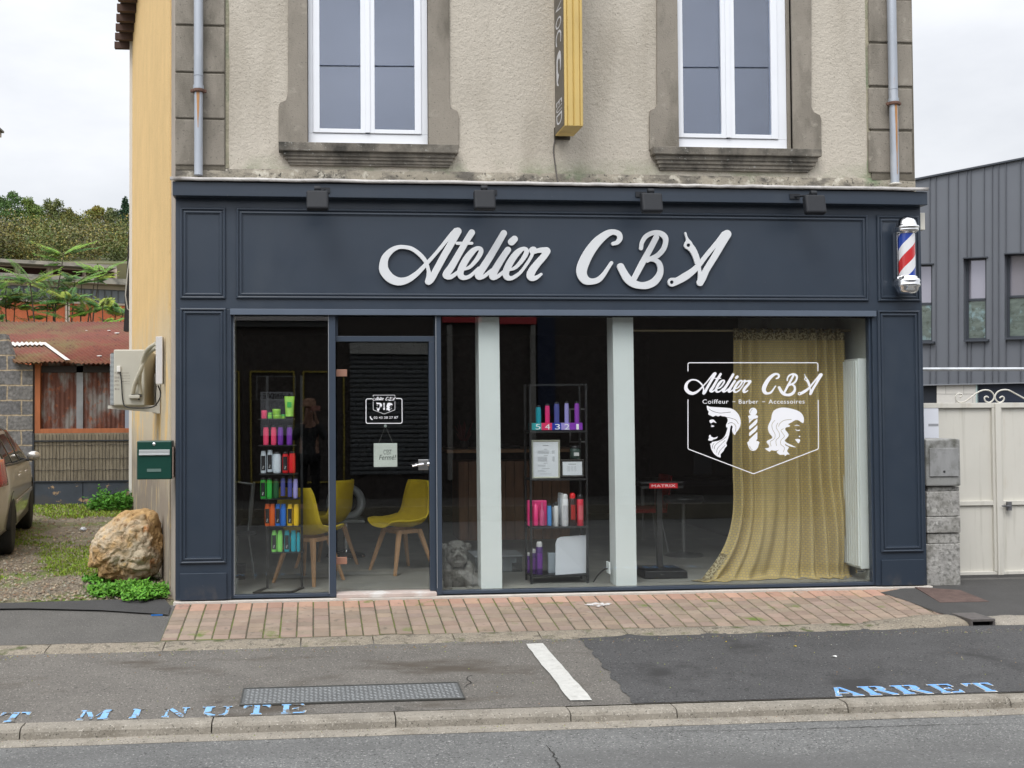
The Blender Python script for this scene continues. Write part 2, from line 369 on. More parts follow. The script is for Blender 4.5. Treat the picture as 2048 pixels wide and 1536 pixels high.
# ================================================================== GROUND
ASPH=lambda n,c,**k: M(n,c,rough=.93,var=.16,vs=2.2,bump=.9,bs=150,bdist=.006,**k)
ROADM=ASPH('road_asphalt',(.135,.136,.132),layers=[((.36,.355,.34),80,.57,.66),((.03,.03,.03),72,.56,.66),((.095,.094,.092),.8,.5,.7,(.3,1.4,1))])
BAYM=ASPH('old_bay_asphalt',(.132,.122,.108),layers=[((.36,.33,.29),80,.59,.67),((.035,.033,.03),72,.57,.66),((.075,.062,.048),1.6,.54,.66,(.6,1.5,1)),((.03,.028,.025),3.3,.68,.74)])
DARKM=ASPH('new_bay_asphalt',(.066,.065,.065),layers=[((.20,.20,.20),80,.60,.68),((.010,.010,.010),72,.55,.66),((.033,.032,.032),1.6,.55,.66)])
PAVEM=ASPH('pavement_asphalt',(.10,.095,.087),layers=[((.22,.21,.19),85,.60,.67),((.045,.043,.04),75,.58,.66)])
CONC=M('kerb_concrete',(.245,.222,.185),rough=.95,var=.16,vs=5,bump=.8,bs=90,bdist=.005,layers=[((.17,.15,.12),6,.52,.72),((.42,.39,.34),85,.58,.66),((.08,.075,.06),75,.58,.66)])
CONCB=M('old_kerb_stone',(.25,.215,.165),rough=.95,var=.22,vs=7,bump=1.0,bs=75,bdist=.01,layers=[((.12,.105,.08),14,.52,.66),((.42,.38,.31),80,.57,.66),((.06,.055,.045),60,.58,.66),((.07,.085,.025),5,.56,.68,(1,1,3))])
GRAV=M('gravel_ground',(.215,.178,.13),rough=.97,var=.25,vs=3,bump=1.0,bs=38,bdist=.03,vor=1,layers=[((.30,.26,.20),60,.55,.65),((.10,.085,.065),45,.56,.66),((.12,.17,.025),1.15,.47,.60,(1,.7,1)),((.16,.12,.085),.8,.55,.65)])
def prof_strip(name,x0,x1,pr,mat,nx=60,jit=0,**k):
    """ground strip extruded along X from a profile of (Y,z)"""
    mb=MB()
    def fn(a,b):
        i=b*(len(pr)-1); i0=min(int(i),len(pr)-2); t=i-i0
        y=pr[i0][0]*(1-t)+pr[i0+1][0]*t; z=pr[i0][1]*(1-t)+pr[i0+1][1]*t; x=x0+(x1-x0)*a
        if jit: y+=jit*mnoise.noise(Vector((x*3,y*9,z))); z+=jit*.5*mnoise.noise(Vector((x*4,y*9,5)))
        return (x,y,z)
    mb.grid(nx,len(pr),fn); return mb
base=MB(); base.add([(-400,-60,-.42),(400,-60,-.42),(400,500,-.42),(-400,500,-.42)],[(0,1,2,3)])
struct('ground',base,M('earth_ground',(.16,.15,.10),rough=1,var=.3,vs=.05,layers=[((.07,.10,.03),.08,.45,.6)]))
road=MB(); road.add([(-60,-8.2,-.285),(60,-8.2,-.285),(60,-2.82,-.283),(-60,-2.82,-.283)],[(0,1,2,3)]); struct('road',road,ROADM)
struct('gutter',prof_strip('g',-20,20,[(-2.84,-.281),(-2.83,-.272),(-2.74,-.27),(-2.70,-.268)],CONC,200,.004),CONC)
# kerb stones along the road
kb=MB(); x=-20.15
KX=[]
edges=[-20+ i*1.02 for i in range(0,18)]
e0=at(45,1460,-2.7)[0]; 
for u in (45,425,790,1137,1348,1687,2010): KX.append(at(u,1430,-2.68)[0])
xs=sorted([KX[0]-1.0*i for i in range(1,18)]+KX+[KX[-1]+1.0*i for i in range(1,18)])
kb_pr=[(-2.60,-.3),(-2.60,-.222),(-2.615,-.214),(-2.70,-.213),(-2.722,-.219),(-2.735,-.235),(-2.745,-.29)]
for a,b in zip(xs[:-1],xs[1:]):
    dz=RN.uniform(-.003,.003); n=len(kb_pr)
    vs=[(a+.004,y,z+dz) for y,z in kb_pr]+[(b-.004,y,z+dz) for y,z in kb_pr]
    kb.add(vs,[(i,i+1,i+1+n,i+n) for i in range(n-1)]+[tuple(range(n))[::-1],tuple(range(n,2*n))])
struct('road_kerb',kb,CONC)
# parking bay
def bz(Y): return -.14+.045+.045*Y-.0
BL=lambda x0,x1,y0,y1,dz=0,n=2: [(x0,y0,bz(y0)+dz),(x1,y0,bz(y0)+dz),(x1,y1,bz(y1)+dz),(x0,y1,bz(y1)+dz)]
bay=MB(); bay.add(BL(-25,25,-2.61,-1.02),[(0,1,2,3)]); struct('parking_bay',bay,BAYM)
pm_=MB(); L_=[(1.958-.05*(i/40)**1.3+.012*math.sin(i*.9)+RN.uniform(-.008,.008),-1.13-1.475*i/40) for i in range(41)]
pts=[(x,y,bz(y)+.004) for x,y in L_]+[(25,-2.605,bz(-2.605)+.004),(25,-1.03,bz(-1.03)+.004),(1.96,-1.03,bz(-1.03)+.004)]
pm_.add(pts,[tuple(range(len(pts)))]); struct('asphalt_patch',pm_,DARKM)
# white line
wl=MB(); L0=[];R0=[]
for i in range(13):
    t=i/12; y=-1.24-1.29*t; L0.append((1.527+.012*t+RN.uniform(-.006,.006),y)); R0.append((1.655+.018*t+RN.uniform(-.006,.006),y+RN.uniform(-.01,.01)))
for i in range(12):
    wl.add([(a[0],a[1],bz(a[1])+.008) for a in (L0[i],R0[i],R0[i+1],L0[i+1])],[(0,1,2,3)])
o=wl.build('parking_line',M('worn_white_paint',(.50,.495,.465),rough=.8,var=.1,vs=20,bump=.5,bs=140,bdist=.003,layers=[((.2,.19,.17),60,.62,.70),((.33,.32,.29),7,.6,.75)]))
tag(o,'worn white painted bar across the parking bay asphalt','road marking')
# near kerb at the foot of the brick pavement: rough rounded stones
def kz(Y): return -.015+.12*Y
k1=[(-.86,-.30),(-.885,kz(-.885)-.004),(-.93,kz(-.93)+.006),(-1.0,-.128),(-1.06,-.134),(-1.10,-.142),(-1.125,-.16),(-1.135,-.30)]
def kerbrun(mb,x0,x1,off0,off1,jit,dz0=0,dz1=0,rr=1.0):
    n=len(k1); m=max(2,int((x1-x0)/.06)); vs=[]
    for i in range(m+1):
        t=i/m; x=x0+(x1-x0)*t; off=off0+(off1-off0)*t; dz=dz0+(dz1-dz0)*t
        e=min(1,min(t,1-t)*m/1.5)
        for k,(y,z) in enumerate(k1):
            q=mnoise.noise(Vector((x*6,k*2.3,7)))*jit+mnoise.noise(Vector((x*21,k*2.3,3)))*jit*.5
            vs.append((x,y+off+(q if k>1 else 0),z+dz+(q*.6 if 1<k<7 else 0)-(.006*(1-e) if 1<k<7 else 0)))
    mb.add(vs,[(i*n+k,i*n+k+1,(i+1)*n+k+1,(i+1)*n+k) for i in range(m) for k in range(n-1)],True)
    mb.add(vs[:n],[tuple(range(n))[::-1]]); mb.add(vs[-n:],[tuple(range(n))])
kk=MB()
xs=[-12+i*.8 for i in range(13)]+[-1.9,-1.08,-.1,.43,1.03,1.68,2.35,2.95,3.6,4.2]
def koff(x): return -.06 if x<-1 else (-.06+.06*min(1,(x+1)/3.0))
for a,b in zip(xs[:-1],xs[1:]): kerbrun(kk,a+.004,b-.004,koff(a),koff(b),.010 if b<0 else .014)
struct('pavement_kerb',kk,CONCB)
kk=MB(); kerbrun(kk,4.2,4.86,0.0,.09,.03,.0,.035); kerbrun(kk,4.87,5.06,.10,.10,.008,.03,.03)
struct('pavement_kerb_end',kk,CONCB)
kk=MB(); kerbrun(kk,5.27,6.3,.08,.08,.004,.02,.02); kerbrun(kk,6.31,7.3,.08,.08,.004,.02,.02); kerbrun(kk,7.31,8.3,.08,.08,.004,.02,.02); kerbrun(kk,8.31,20.3,.08,.08,.004,.02,.02)
struct('new_kerb',kk,CONC)
# gully
g=thing('storm_drain','dark kerb inlet drain set between the old and the new kerb stones','drain',(5.165,-1.0,-.13))
g1=MB(); g1.box(5.065,5.265,-1.04,-.78,-.108,-.086); g1.box(5.065,5.082,-1.04,-.8,-.2,-.108); g1.box(5.248,5.265,-1.04,-.8,-.2,-.108); g1.build('frame',M('drain_iron',(.10,.09,.085),rough=.8,var=.2,vs=20,bump=.4,bs=80),g,bevel=.004)
g2=MB(); g2.box(5.083,5.247,-.99,-.8,-.24,-.11); g2.build('opening',M('drain_dark',(.006,.006,.006),rough=1),g)
# brick pavement
bm_=MB(); bm_.c=[]
X0=at(349,1210,-.1)[0]; X1=5.0; cw=.1245
def xr_edge(y): return 5.02+(y)*.12 if y>-1 else 4.9
BRK=M('clay_pavers',(.3,.2,.15),attr='Col',rough=.93,var=.10,vs=9,bump=.6,bs=110,bdist=.003,layers=[((.34,.30,.26),5,.66,.8),((.13,.11,.085),16,.60,.74),((.115,.16,.03),3.2,.63,.72)])
i=0; xx=X0
while xx<5.05:
    y=-.035; first=RN.uniform(.13,.2)
    while y>-.90:
        ln=(first if y>-.05 else .098); y2=max(y-ln,-.905)
        if xx+cw>4.78 and y<-.02:
            if xx>4.78+ (-.05-y)*-.25 +.25: pass
        dz=RN.uniform(-.0018,.0018); e=.0048; c=.0042
        x0,x1=xx+e*1.1,xx+cw-e*1.1; ya,yb=y-e*1.15,y2+e*1.15
        if ya-yb>.02:
            zt=lambda yy: kz(yy)+dz
            vs=[(x0,ya,zt(ya)-.03),(x1,ya,zt(ya)-.03),(x1,yb,zt(yb)-.03),(x0,yb,zt(yb)-.03),
                (x0,ya,zt(ya)-c),(x1,ya,zt(ya)-c),(x1,yb,zt(yb)-c),(x0,yb,zt(yb)-c),
                (x0+c,ya-c,zt(ya)),(x1-c,ya-c,zt(ya)),(x1-c,yb+c,zt(yb)),(x0+c,yb+c,zt(yb))]
            bm_.add(vs,[(0,1,5,4),(1,2,6,5),(2,3,7,6),(3,0,4,7),(4,5,9,8),(5,6,10,9),(6,7,11,10),(7,4,8,11),(8,9,10,11)])
            t=min(1,max(0,(-y-.02)/.22)); k=RN.uniform(.86,1.14)
            ca=(.38,.235,.17); cb=(.255,.195,.15); col=[(ca[q]*(1-t)+cb[q]*t)*k*RN.uniform(.97,1.03) for q in range(3)]
            bm_.c+= [tuple(col)]*12
        y=y2
        if y<=-.9: break
    xx+=cw
struct('brick_pavement',bm_,BRK)
pb=MB(); pb.add([(X0,-.02,kz(-.02)-.0065),(5.06,-.02,kz(-.02)-.0065),(5.06,-.93,kz(-.93)-.0065),(X0,-.93,kz(-.93)-.0065)],[(0,1,2,3)])
struct('paver_joint_bed',pb,M('mossy_joint',(.085,.075,.05),rough=1,var=.3,vs=20,bump=.8,bs=90,layers=[((.12,.15,.03),4,.46,.62)]))
# pale stone strip and threshold
st=MB(); st.box(X0-.02,5.37,-.034,.02,-.08,-.004)
struct('threshold_stone',st,M('pale_stone',(.52,.48,.43),rough=.8,var=.12,vs=10,bump=.3,bs=60,layers=[((.56,.40,.33),6,.58,.72)]),bevel=.004)
# left and right asphalt pavements
lp=MB(); lp.add([(-25,-.92,kz(-.92)-.004),(X0-.0,-.92,kz(-.92)-.004),(X0+.0,-.02,-.03),(-1.3,.02,-.026),(-25,.02,-.026)],[(0,1,2,3,4)]); struct('left_pavement',lp,PAVEM)
ls=MB(); pts=[(-25,.16),(-3.2,.13),(-2.4,.16),(-1.7,.21),(-1.24,.16),(-1.16,-.10),(X0-.02,-.32),(-1.3,-.27),(-1.7,-.16),(-2.3,-.07),(-3.5,-.03),(-25,-.03)]
ls.add([(x,y,(kz(y) if y<0 else -.015)-.0+.003) for x,y in pts],[tuple(range(len(pts)))]); struct('asphalt_strip',ls,ASPH('strip_asphalt',(.045,.044,.043),layers=[((.11,.11,.11),120,.6,.7)]))
rp=MB(); pts=[(4.83,-.14),(5.06,-.05),(5.1,.3),(25,.3),(25,-.86),(5.05,-.86),(4.99,-.7),(4.93,-.4)]
rp.add([(x,y,max(kz(min(y,0)),-.105)+.004-(.0 if y<0 else .0)) for x,y in pts],[tuple(range(len(pts)))]); struct('right_pavement',rp,ASPH('right_asphalt',(.056,.054,.052),layers=[((.115,.11,.10),150,.60,.7),((.022,.021,.02),160,.6,.7)]))
yd=MB()
def yfn(a,b):
    x=-30+29.5*a**.6; y=.05+26*b**2; dn=.03*max(0,1-y/.32)
    return (x,y,-.02-dn+.012*mnoise.noise(Vector((x*1.5,y*1.5,0)))+.008*mnoise.noise(Vector((x*6,y*6,3))))
yd.grid(60,70,yfn); struct('gravel_yard',yd,GRAV)
ry=MB(); ry.add([(5.3,.3,-.03),(60,.3,-.03),(60,60,-.03),(5.3,60,-.03)],[(0,1,2,3)]); struct('right_yard',ry,PAVEM)
# steel tread plate in the bay
gt=MB(); gx0,gx1,gy0,gy1=-.44,.905,-2.43,-2.12
gt.add([(gx0,gy0,bz(gy0)+.008),(gx1,gy0,bz(gy0)+.008),(gx1,gy1,bz(gy1)+.008),(gx0,gy1,bz(gy1)+.008)],[(0,1,2,3)])
g=thing('tread_plate_cover','long galvanised tread plate cover set in the asphalt of the parking bay','utility cover',(.23,-2.27,bz(-2.27)))
gb=MB(); 
for a,b,c,d in ((gx0-.008,gx1+.008,gy0-.01,gy0),(gx0-.008,gx1+.008,gy1,gy1+.01),(gx0-.008,gx0,gy0,gy1),(gx1,gx1+.008,gy0,gy1)):
    gb.add([(x,y,bz(y)+.004+h) for h in (0,.008) for x,y in ((a,c),(b,c),(b,d),(a,d))],[(4,5,6,7),(0,1,5,4),(1,2,6,5),(2,3,7,6),(3,0,4,7)])
gb.build('rim',M('dark_iron_rim',(.06,.06,.055),rough=.7,var=.2,vs=30),g)
plo=gt; pl=MB()
for i in range(47):
    for j in range(9):
        cx=gx0+.015+(i+.5)*(gx1-gx0-.03)/47; cy=gy0+.012+(j+.5)*(gy1-gy0-.024)/9; s=1 if (i+j)%2 else -1
        dx,dy=.0115,.0085*s; w=.0032; z=bz(cy)+.008
        nx,ny=-dy/math.hypot(dx,dy)*w,dx/math.hypot(dx,dy)*w
        pl.add([(cx-dx,cy-dy,z),(cx+nx,cy+ny,z),(cx+dx,cy+dy,z),(cx-nx,cy-ny,z),(cx-dx*.5,cy-dy*.5,z+.0035),(cx+dx*.5,cy+dy*.5,z+.0035)],[(0,1,4),(1,5,4),(1,2,5),(2,3,5),(3,4,5),(3,0,4)])
plo.build('plate',M('galvanised_plate',(.13,.135,.135),rough=.6,metal=.3,var=.15,vs=8),g); pl.build('tread_pattern',M('bright_tread',(.27,.28,.285),rough=.5,metal=.3,var=.1,vs=6),g)
# manhole cover by the gate
mh=MB(); a=gr(1830,1175,-.012);b=gr(1920,1178,-.012);c=gr(1978,1198,-.04);d=gr(1880,1200,-.04)
def pv(p,dz=.008): return (p.x,p.y,max(kz(min(p.y,0)),-.105)+dz)
mh.add([pv(a),pv(b),pv(c),pv(d)],[(0,1,2,3)]); o=mh.build('manhole_cover',M('rusty_cover',(.10,.065,.055),rough=.9,var=.25,vs=12,bump=.7,bs=60),solid=.01)
tag(o,'rusty rectangular inspection cover in the dark asphalt near the concrete pillar','utility cover')
# stencilled blue letters
BLUE=M('blue_paint',(.16,.36,.70),rough=.75,var=.08,vs=30,bump=.4,bs=140,bdist=.003,layers=[((.62,.64,.62),28,.62,.68),((.06,.06,.06),75,.62,.70)])
BLUEF=M('faded_blue_paint',(.20,.40,.66),rough=.8,var=.1,vs=30,bump=.5,bs=140,bdist=.003,layers=[((.6,.62,.6),26,.62,.68),((.145,.135,.12),13,.525,.555)])
BLUEFW=M('worn_undercoat',(.50,.50,.47),rough=.85,var=.15,vs=30,layers=[((.145,.135,.12),15,.47,.52)])
BLUEW=M('white_undercoat',(.66,.66,.62),rough=.85,var=.1,vs=30,layers=[((.14,.13,.12),40,.60,.68)])
GLY={'A':[[(0,0),(.22,0),(.22,.1),(.15,.1),(.5,.85),(.38,.98),(.05,.12),(0,.1)],[(.62,.0),(1.0,0),(1.0,.1),(.93,.12),(.60,1.0),(.45,1.0),(.55,.8),(.72,.12),(.62,.1)],[(.25,.3),(.6,.3),(.57,.4),(.3,.4)]],
 'R':[[(0,0),(.4,0),(.4,.1),(.32,.12),(.32,.88),(.4,.9),(.4,1),(0,1),(0,.9),(.08,.88),(.08,.12),(0,.1)],[(.45,1),(.7,1),(.86,.9),(.86,.62),(.7,.52),(.95,.12),(1,.1),(1,0),(.78,0),(.5,.5),(.45,.5),(.45,.58),(.6,.6),(.62,.9),(.45,.9)]],
 'E':[[(0,0),(.4,0),(.4,.1),(.32,.12),(.32,.88),(.4,.9),(.4,1),(0,1),(0,.9),(.08,.88),(.08,.12),(0,.1)],[(.45,0),(.95,0),(1,.3),(.92,.3),(.8,.1),(.45,.1)],[(.45,1),(.92,1),(.95,.72),(.87,.72),(.76,.9),(.45,.9)],[(.45,.46),(.62,.46),(.7,.36),(.7,.66),(.62,.56),(.45,.56)]],
 'T':[[(.3,0),(.7,0),(.7,.1),(.61,.12),(.61,1),(.39,1),(.39,.12),(.3,.1)],[(0,1),(0,.7),(.07,.7),(.18,.9),(.33,.9),(.33,1)],[(.67,1),(.67,.9),(.82,.9),(.93,.7),(1,.7),(1,1)]],
 'M':[[(0,0),(.22,0),(.22,.1),(.15,.12),(.15,.85),(.42,.05),(.5,.05),(.5,.3),(.28,1),(0,1),(0,.9),(.06,.88),(.06,.12),(0,.1)],[(.56,.3),(.72,.85),(.72,.12),(.66,.1),(.66,0),(1,0),(1,.1),(.94,.12),(.94,.88),(1,.9),(1,1),(.76,1),(.56,.4)]],
 'I':[[(.2,0),(.8,0),(.8,.1),(.68,.12),(.68,.88),(.8,.9),(.8,1),(.2,1),(.2,.9),(.32,.88),(.32,.12),(.2,.1)]],
 'N':[[(0,0),(.3,0),(.3,.1),(.2,.12),(.2,.75),(.14,.85),(.1,.85),(.1,.12),(0,.1)],[(0,1),(.28,1),(.85,.2),(.85,0),(.72,0),(.15,.88),(0,.9)],[(.7,1),(.7,.9),(.8,.88),(.8,.4),(.9,.3),(.9,.88),(1,.9),(1,1)]],
 'U':[[(0,1),(0,.9),(.1,.88),(.1,.25),(.28,.02),(.5,0),(.5,.1),(.38,.15),(.33,.3),(.33,.88),(.43,.9),(.43,1)],[(.57,0),(.8,.05),(.9,.25),(.9,.88),(1,.9),(1,1),(.68,1),(.68,.9),(.8,.88),(.8,.28),(.7,.12),(.57,.1)]]}
def stencil(word,places,label,y0=-2.605,y1=-2.435):
    t=thing('painted_word',label,'road marking',(places[0],(y0+y1)/2,bz(-2.5)))
    for ch,(xa,xb) in zip(word,zip(places[::2],places[1::2])):
        for lay,(mt,gr_,dz) in enumerate(((BLUEW,.005,.0065),(BLUE,-.003,.0095)) if word=='ARRET' else ((BLUEFW,.004,.0032),(BLUEF,-.004,.0062))):
            mb=MB()
            for pg in GLY[ch]:
                cx=sum(p[0] for p in pg)/len(pg); cy=sum(p[1] for p in pg)/len(pg); q=[]
                for p in pg:
                    X=xa+(xb-xa)*p[0]; Y=y0+(y1-y0)*p[1]
                    vx=X-(xa+(xb-xa)*cx); vy=Y-(y0+(y1-y0)*cy); l=math.hypot(vx,vy)+1e-6
                    X+=vx/l*gr_+RN.uniform(-.002,.002); Y+=vy/l*gr_+RN.uniform(-.002,.002); q.append((X,Y,bz(Y)+dz))
                mb.add(q,[tuple(range(len(q)))])
            if lay==0: par=mb.build('letter',mt,t)
            else: mb.build('blue_coat',mt,par)
gX=lambda u,v=1397: at(u,v,-2.6)[0]
stencil('ARRET',[gX(u) for u in (1672,1728,1741,1797,1808,1866,1884,1931,1955,2010)],'blue stencilled word ARRET on the dark asphalt beside the kerb')
stencil('TMINUTE',[gX(u,1440) for u in (-12,48,152,216,250,287,322,374,400,461,484,540,562,612)],'faded blue stencilled word MINUTE on the pale worn asphalt beside the kerb')
# paint splat on bricks
sp=MB()
for cx,cy,r in ((2.32,-.30,.06),(2.36,-.31,.035),(2.24,-.30,.028),(2.41,-.285,.02),(2.30,-.36,.015)):
    pts=[(cx+r*1.3*math.cos(a)*(1+.35*math.sin(5*a+cx)),cy+r*.7*math.sin(a)*(1+.3*math.cos(7*a))) for a in [k*PI/9 for k in range(18)]]
    sp.add([(x,y,kz(y)+.0045+cx*.0003) for x,y in pts],[tuple(range(18))])
o=sp.build('paint_splash',M('chalky_white',(.62,.62,.62),rough=.9,var=.3,vs=30,layers=[((.3,.22,.17),30,.45,.62)])); tag(o,'small white paint splash on the brick pavement','stain')
# ================================================================== BUILDING
YW=.12   # upper wall plane
xL=-1.135; xR=5.335
B=thing('corner_building','two storey rendered building with grey quoins above a navy shopfront','building',(2.1,.0,0))
# --- shopfront timber
zc0=at(600,394,-.1)[1]; zc1=at(600,366,-.1)[1]; zr0=at(1100,631,-.03)[1]; zr1=at(1100,619.5,-.03)[1]
ox0=at(466,900)[0]; ox1=at(1746,900)[0]
sf=MB()
sf.box(xL,xR,0,.118,zr1,zc0+.02)                     # fascia
sf.box(xL,ox0-.012,0,.118,.005,zr1); sf.box(ox1+.012,xR,0,.118,.005,zr1)
sf.build('fascia',NAVY,B,bevel=.003)
cn=MB(); a0=at(345,380,-.1)[0]; a1=at(1855,390,-.1)[0]; cn.box(a0,a1,-.1,.118,zc0,zc1); cn.build('cornice',NAVY,B,bevel=.004)
prof=[(0,0),(.0,.012),(.004,.017),(.012,.02),(.018,.017),(.020,.007),(.026,.006),(.030,.013),(.040,.015),(.046,.013),(.048,.004),(.054,.004),(.056,0)]
mo=MB()
def fr(u0,u1,v0,v1):
    xa=at(u0,(v0+v1)/2)[0]; xb=at(u1,(v0+v1)/2)[0]; zt=at((u0+u1)/2,v0)[1]; zb=at((u0+u1)/2,v1)[1]
    ring_moulding(mo,xa,xb,zb,zt,-.0005,prof); return xa,xb,zb,zt
fr(360.5,451.5,415.5,598); fr(472.5,1735,423.5,600); fr(1754,1838,432,603)
fr(359.8,452.8,616,1127); fr(1757.5,1842,621,1104)
mo.build('moulding',NAVY,B)
pb=MB()
for u0,u1,v0 in ((360,453.5,1146),(1763,1848,1119)):
    xa=at(u0,1170)[0];xb=at(u1,1170)[0];zt=at((u0+u1)/2,v0)[1]; pb.box(xa,xb,-.016,-.0005,.006,zt); pb.build('plinth_block',NAVY,B,bevel=.003); pb=MB()
rl=MB(); ra=at(460,623,-.03)[0]; rb=at(1753,625,-.03)[0]; rl.box(ra,rb,-.03,.0,zr0,zr1); rl.build('lintel_rail',NAVYG,B,bevel=.002)
fl=MB(); n=90; fa=at(340,358,-.125)[0]; fb=at(1857,378,-.125)[0]; vs=[];fs=[]
for i in range(n+1):
    x=fa+(fb-fa)*i/n; w=.004*mnoise.noise(Vector((x*3,0,0)))+.003*mnoise.noise(Vector((x*14,2,0)))
    vs+=[(x,-.122,zc1+.004+w),(x,-.126,zc1+.030+w*1.5),(x,-.02,zc1+.040+w),(x,.117,zc1+.05)]
for i in range(n):
    for k in range(3): a=i*4+k; fs.append((a,a+4,a+5,a+1))
fl.add(vs,fs,True); fl.build('flashing',FLASH,B,solid=.006)
# --- upper wall
UP=[]
def P2(u0,u1,v0,v1,Y=YW): # rectangle average
    return at(u0,(v0+v1)/2,Y)[0],at(u1,(v0+v1)/2,Y)[0],at((u0+u1)/2,v1,Y)[1],at((u0+u1)/2,v0,Y)[1]
w1=P2(615,856,0,290); w2=P2(1355,1583,0,297)
ZT=8.0
uxl=at(351.5,200,YW)[0]; uxr=at(1826,200,YW)[0]
holes=[(w1[0],w1[1],w1[2],w1[2]+2.1),(w2[0],w2[1],w2[2],w2[2]+2.1)]
uw=MB(); qL=at(452,200,YW)[0]; qR=at(1738,200,YW)[0]
wall_holes(uw,uxl+.03,uxr-.03,2.9,ZT,holes,YW,YW+.35); uw.build('upper_wall',ROUGHCAST,B)
# band under the wall
bd=MB(); bz0=zc1+.045; bz1=at(1000,345,YW)[1]; m=120; vs=[];fs=[]
for i in range(m+1):
    x=uxl+(uxr-uxl)*i/m; e=.012*mnoise.noise(Vector((x*2.2,1,0)))+.006*mnoise.noise(Vector((x*9,4,0)))
    y=YW-.016+.006*mnoise.noise(Vector((x*4,8,0)))
    vs+=[(x,y-.004,bz0-.01),(x,y,(bz0+bz1)/2),(x,y+.002,bz1+e-.006),(x,YW+.002,bz1+e)]
for i in range(m):
    for k in range(3): a=i*4+k; fs.append((a,a+4,a+5,a+1))
bd.add(vs,fs,True); bd.build('plaster_band',BAND,B)
# quoins
qm=MB()
def course_rows(us,ys,side):
    global qm
    for (va,vb) in ys:
        u0,u1=us; xa=at(u0,(va+vb)/2,YW-.03)[0]; xb=at(u1,(va+vb)/2,YW-.03)[0]
        z1=at((u0+u1)/2,va,YW-.03)[1]; z0=at((u0+u1)/2,vb,YW-.03)[1]
        yb=.55 if side<0 else .5
        g=MB(); 
        if side<0:   # left stones turn the splayed corner
            f=lambda y:-.216*(y-(YW-.03))
            vs=[(xa+.0,YW-.03,z0),(xb,YW-.03,z0),(xb,YW+.1,z0),(xa+f(.5),.5,z0),(xa,YW-.03,z1),(xb,YW-.03,z1),(xb,YW+.1,z1),(xa+f(.5),.5,z1)]
            qm.add(vs,[(0,1,2,3),(4,5,6,7),(0,1,5,4),(1,2,6,5),(2,3,7,6),(3,0,4,7)])
        else: qm.box(xa,xb,YW-.03,yb,z0,z1)
        qm.build('quoin',STONE,B,bevel=.009); qm=MB()
course_rows((351,449),[(-42,49),(53,143.5),(146.5,236),(239,330)],-1)
course_rows((1738.5,1825),[(0,84),(88,171.5),(176,258.5),(263,345)],1)
z=at(400,-46,YW-.03)[1]
while z<ZT-.4:
    xa=at(351,150,YW-.03)[0]; xb=at(449,150,YW-.03)[0]; qm.box(xa,xb,YW-.03,YW+.1,z,z+.375); qm.build('quoin',STONE,B,bevel=.009); qm=MB()
    xa=at(1738.5,150,YW-.03)[0]; xb=at(1825,150,YW-.03)[0]; qm.box(xa,xb,YW-.03,.5,z+.16,z+.16+.36); z+=.39; qm.build('quoin',STONE,B,bevel=.009); qm=MB()
qb=MB(); qb.box(at(352.5,200,YW)[0],qL-.004,YW-.018,YW+.12,bz1-.02,ZT-.01); qb.build('quoin_joint',M('joint_mortar',(.13,.115,.09),rough=1,var=.2,vs=20,bump=.5,bs=80),B); qb=MB(); qb.box(qR+.006,uxr-.006,YW-.018,.49,bz1-.02,ZT-.01); qb.build('quoin_joint',M('joint_mortar',(.13,.115,.09),rough=1,var=.2,vs=20,bump=.5,bs=80),B)
for xx_,sg in ((qL,1),(qR,-1)):
    mz=MB()
    vs=[];fs=[];m=70
    for i in range(m+1):
        z=bz1+(ZT-bz1)*i/m; w=.030+.012*mnoise.noise(Vector((z*5,xx_,0))); vs+=[(xx_-sg*.004,YW-.007,z),(xx_+sg*w*.6,YW-.006,z),(xx_+sg*w,YW+.003,z)]
    for i in range(m):
        for k in range(2): a=i*3+k; fs.append((a,a+3,a+4,a+1))
    mz.add(vs,fs,True)
    mz.build('mossy_edge',M('mossy_render',(.30,.275,.20),rough=1,var=.25,vs=8,bump=.8,bs=50,layers=[((.19,.215,.14),5,.48,.68)]),B)
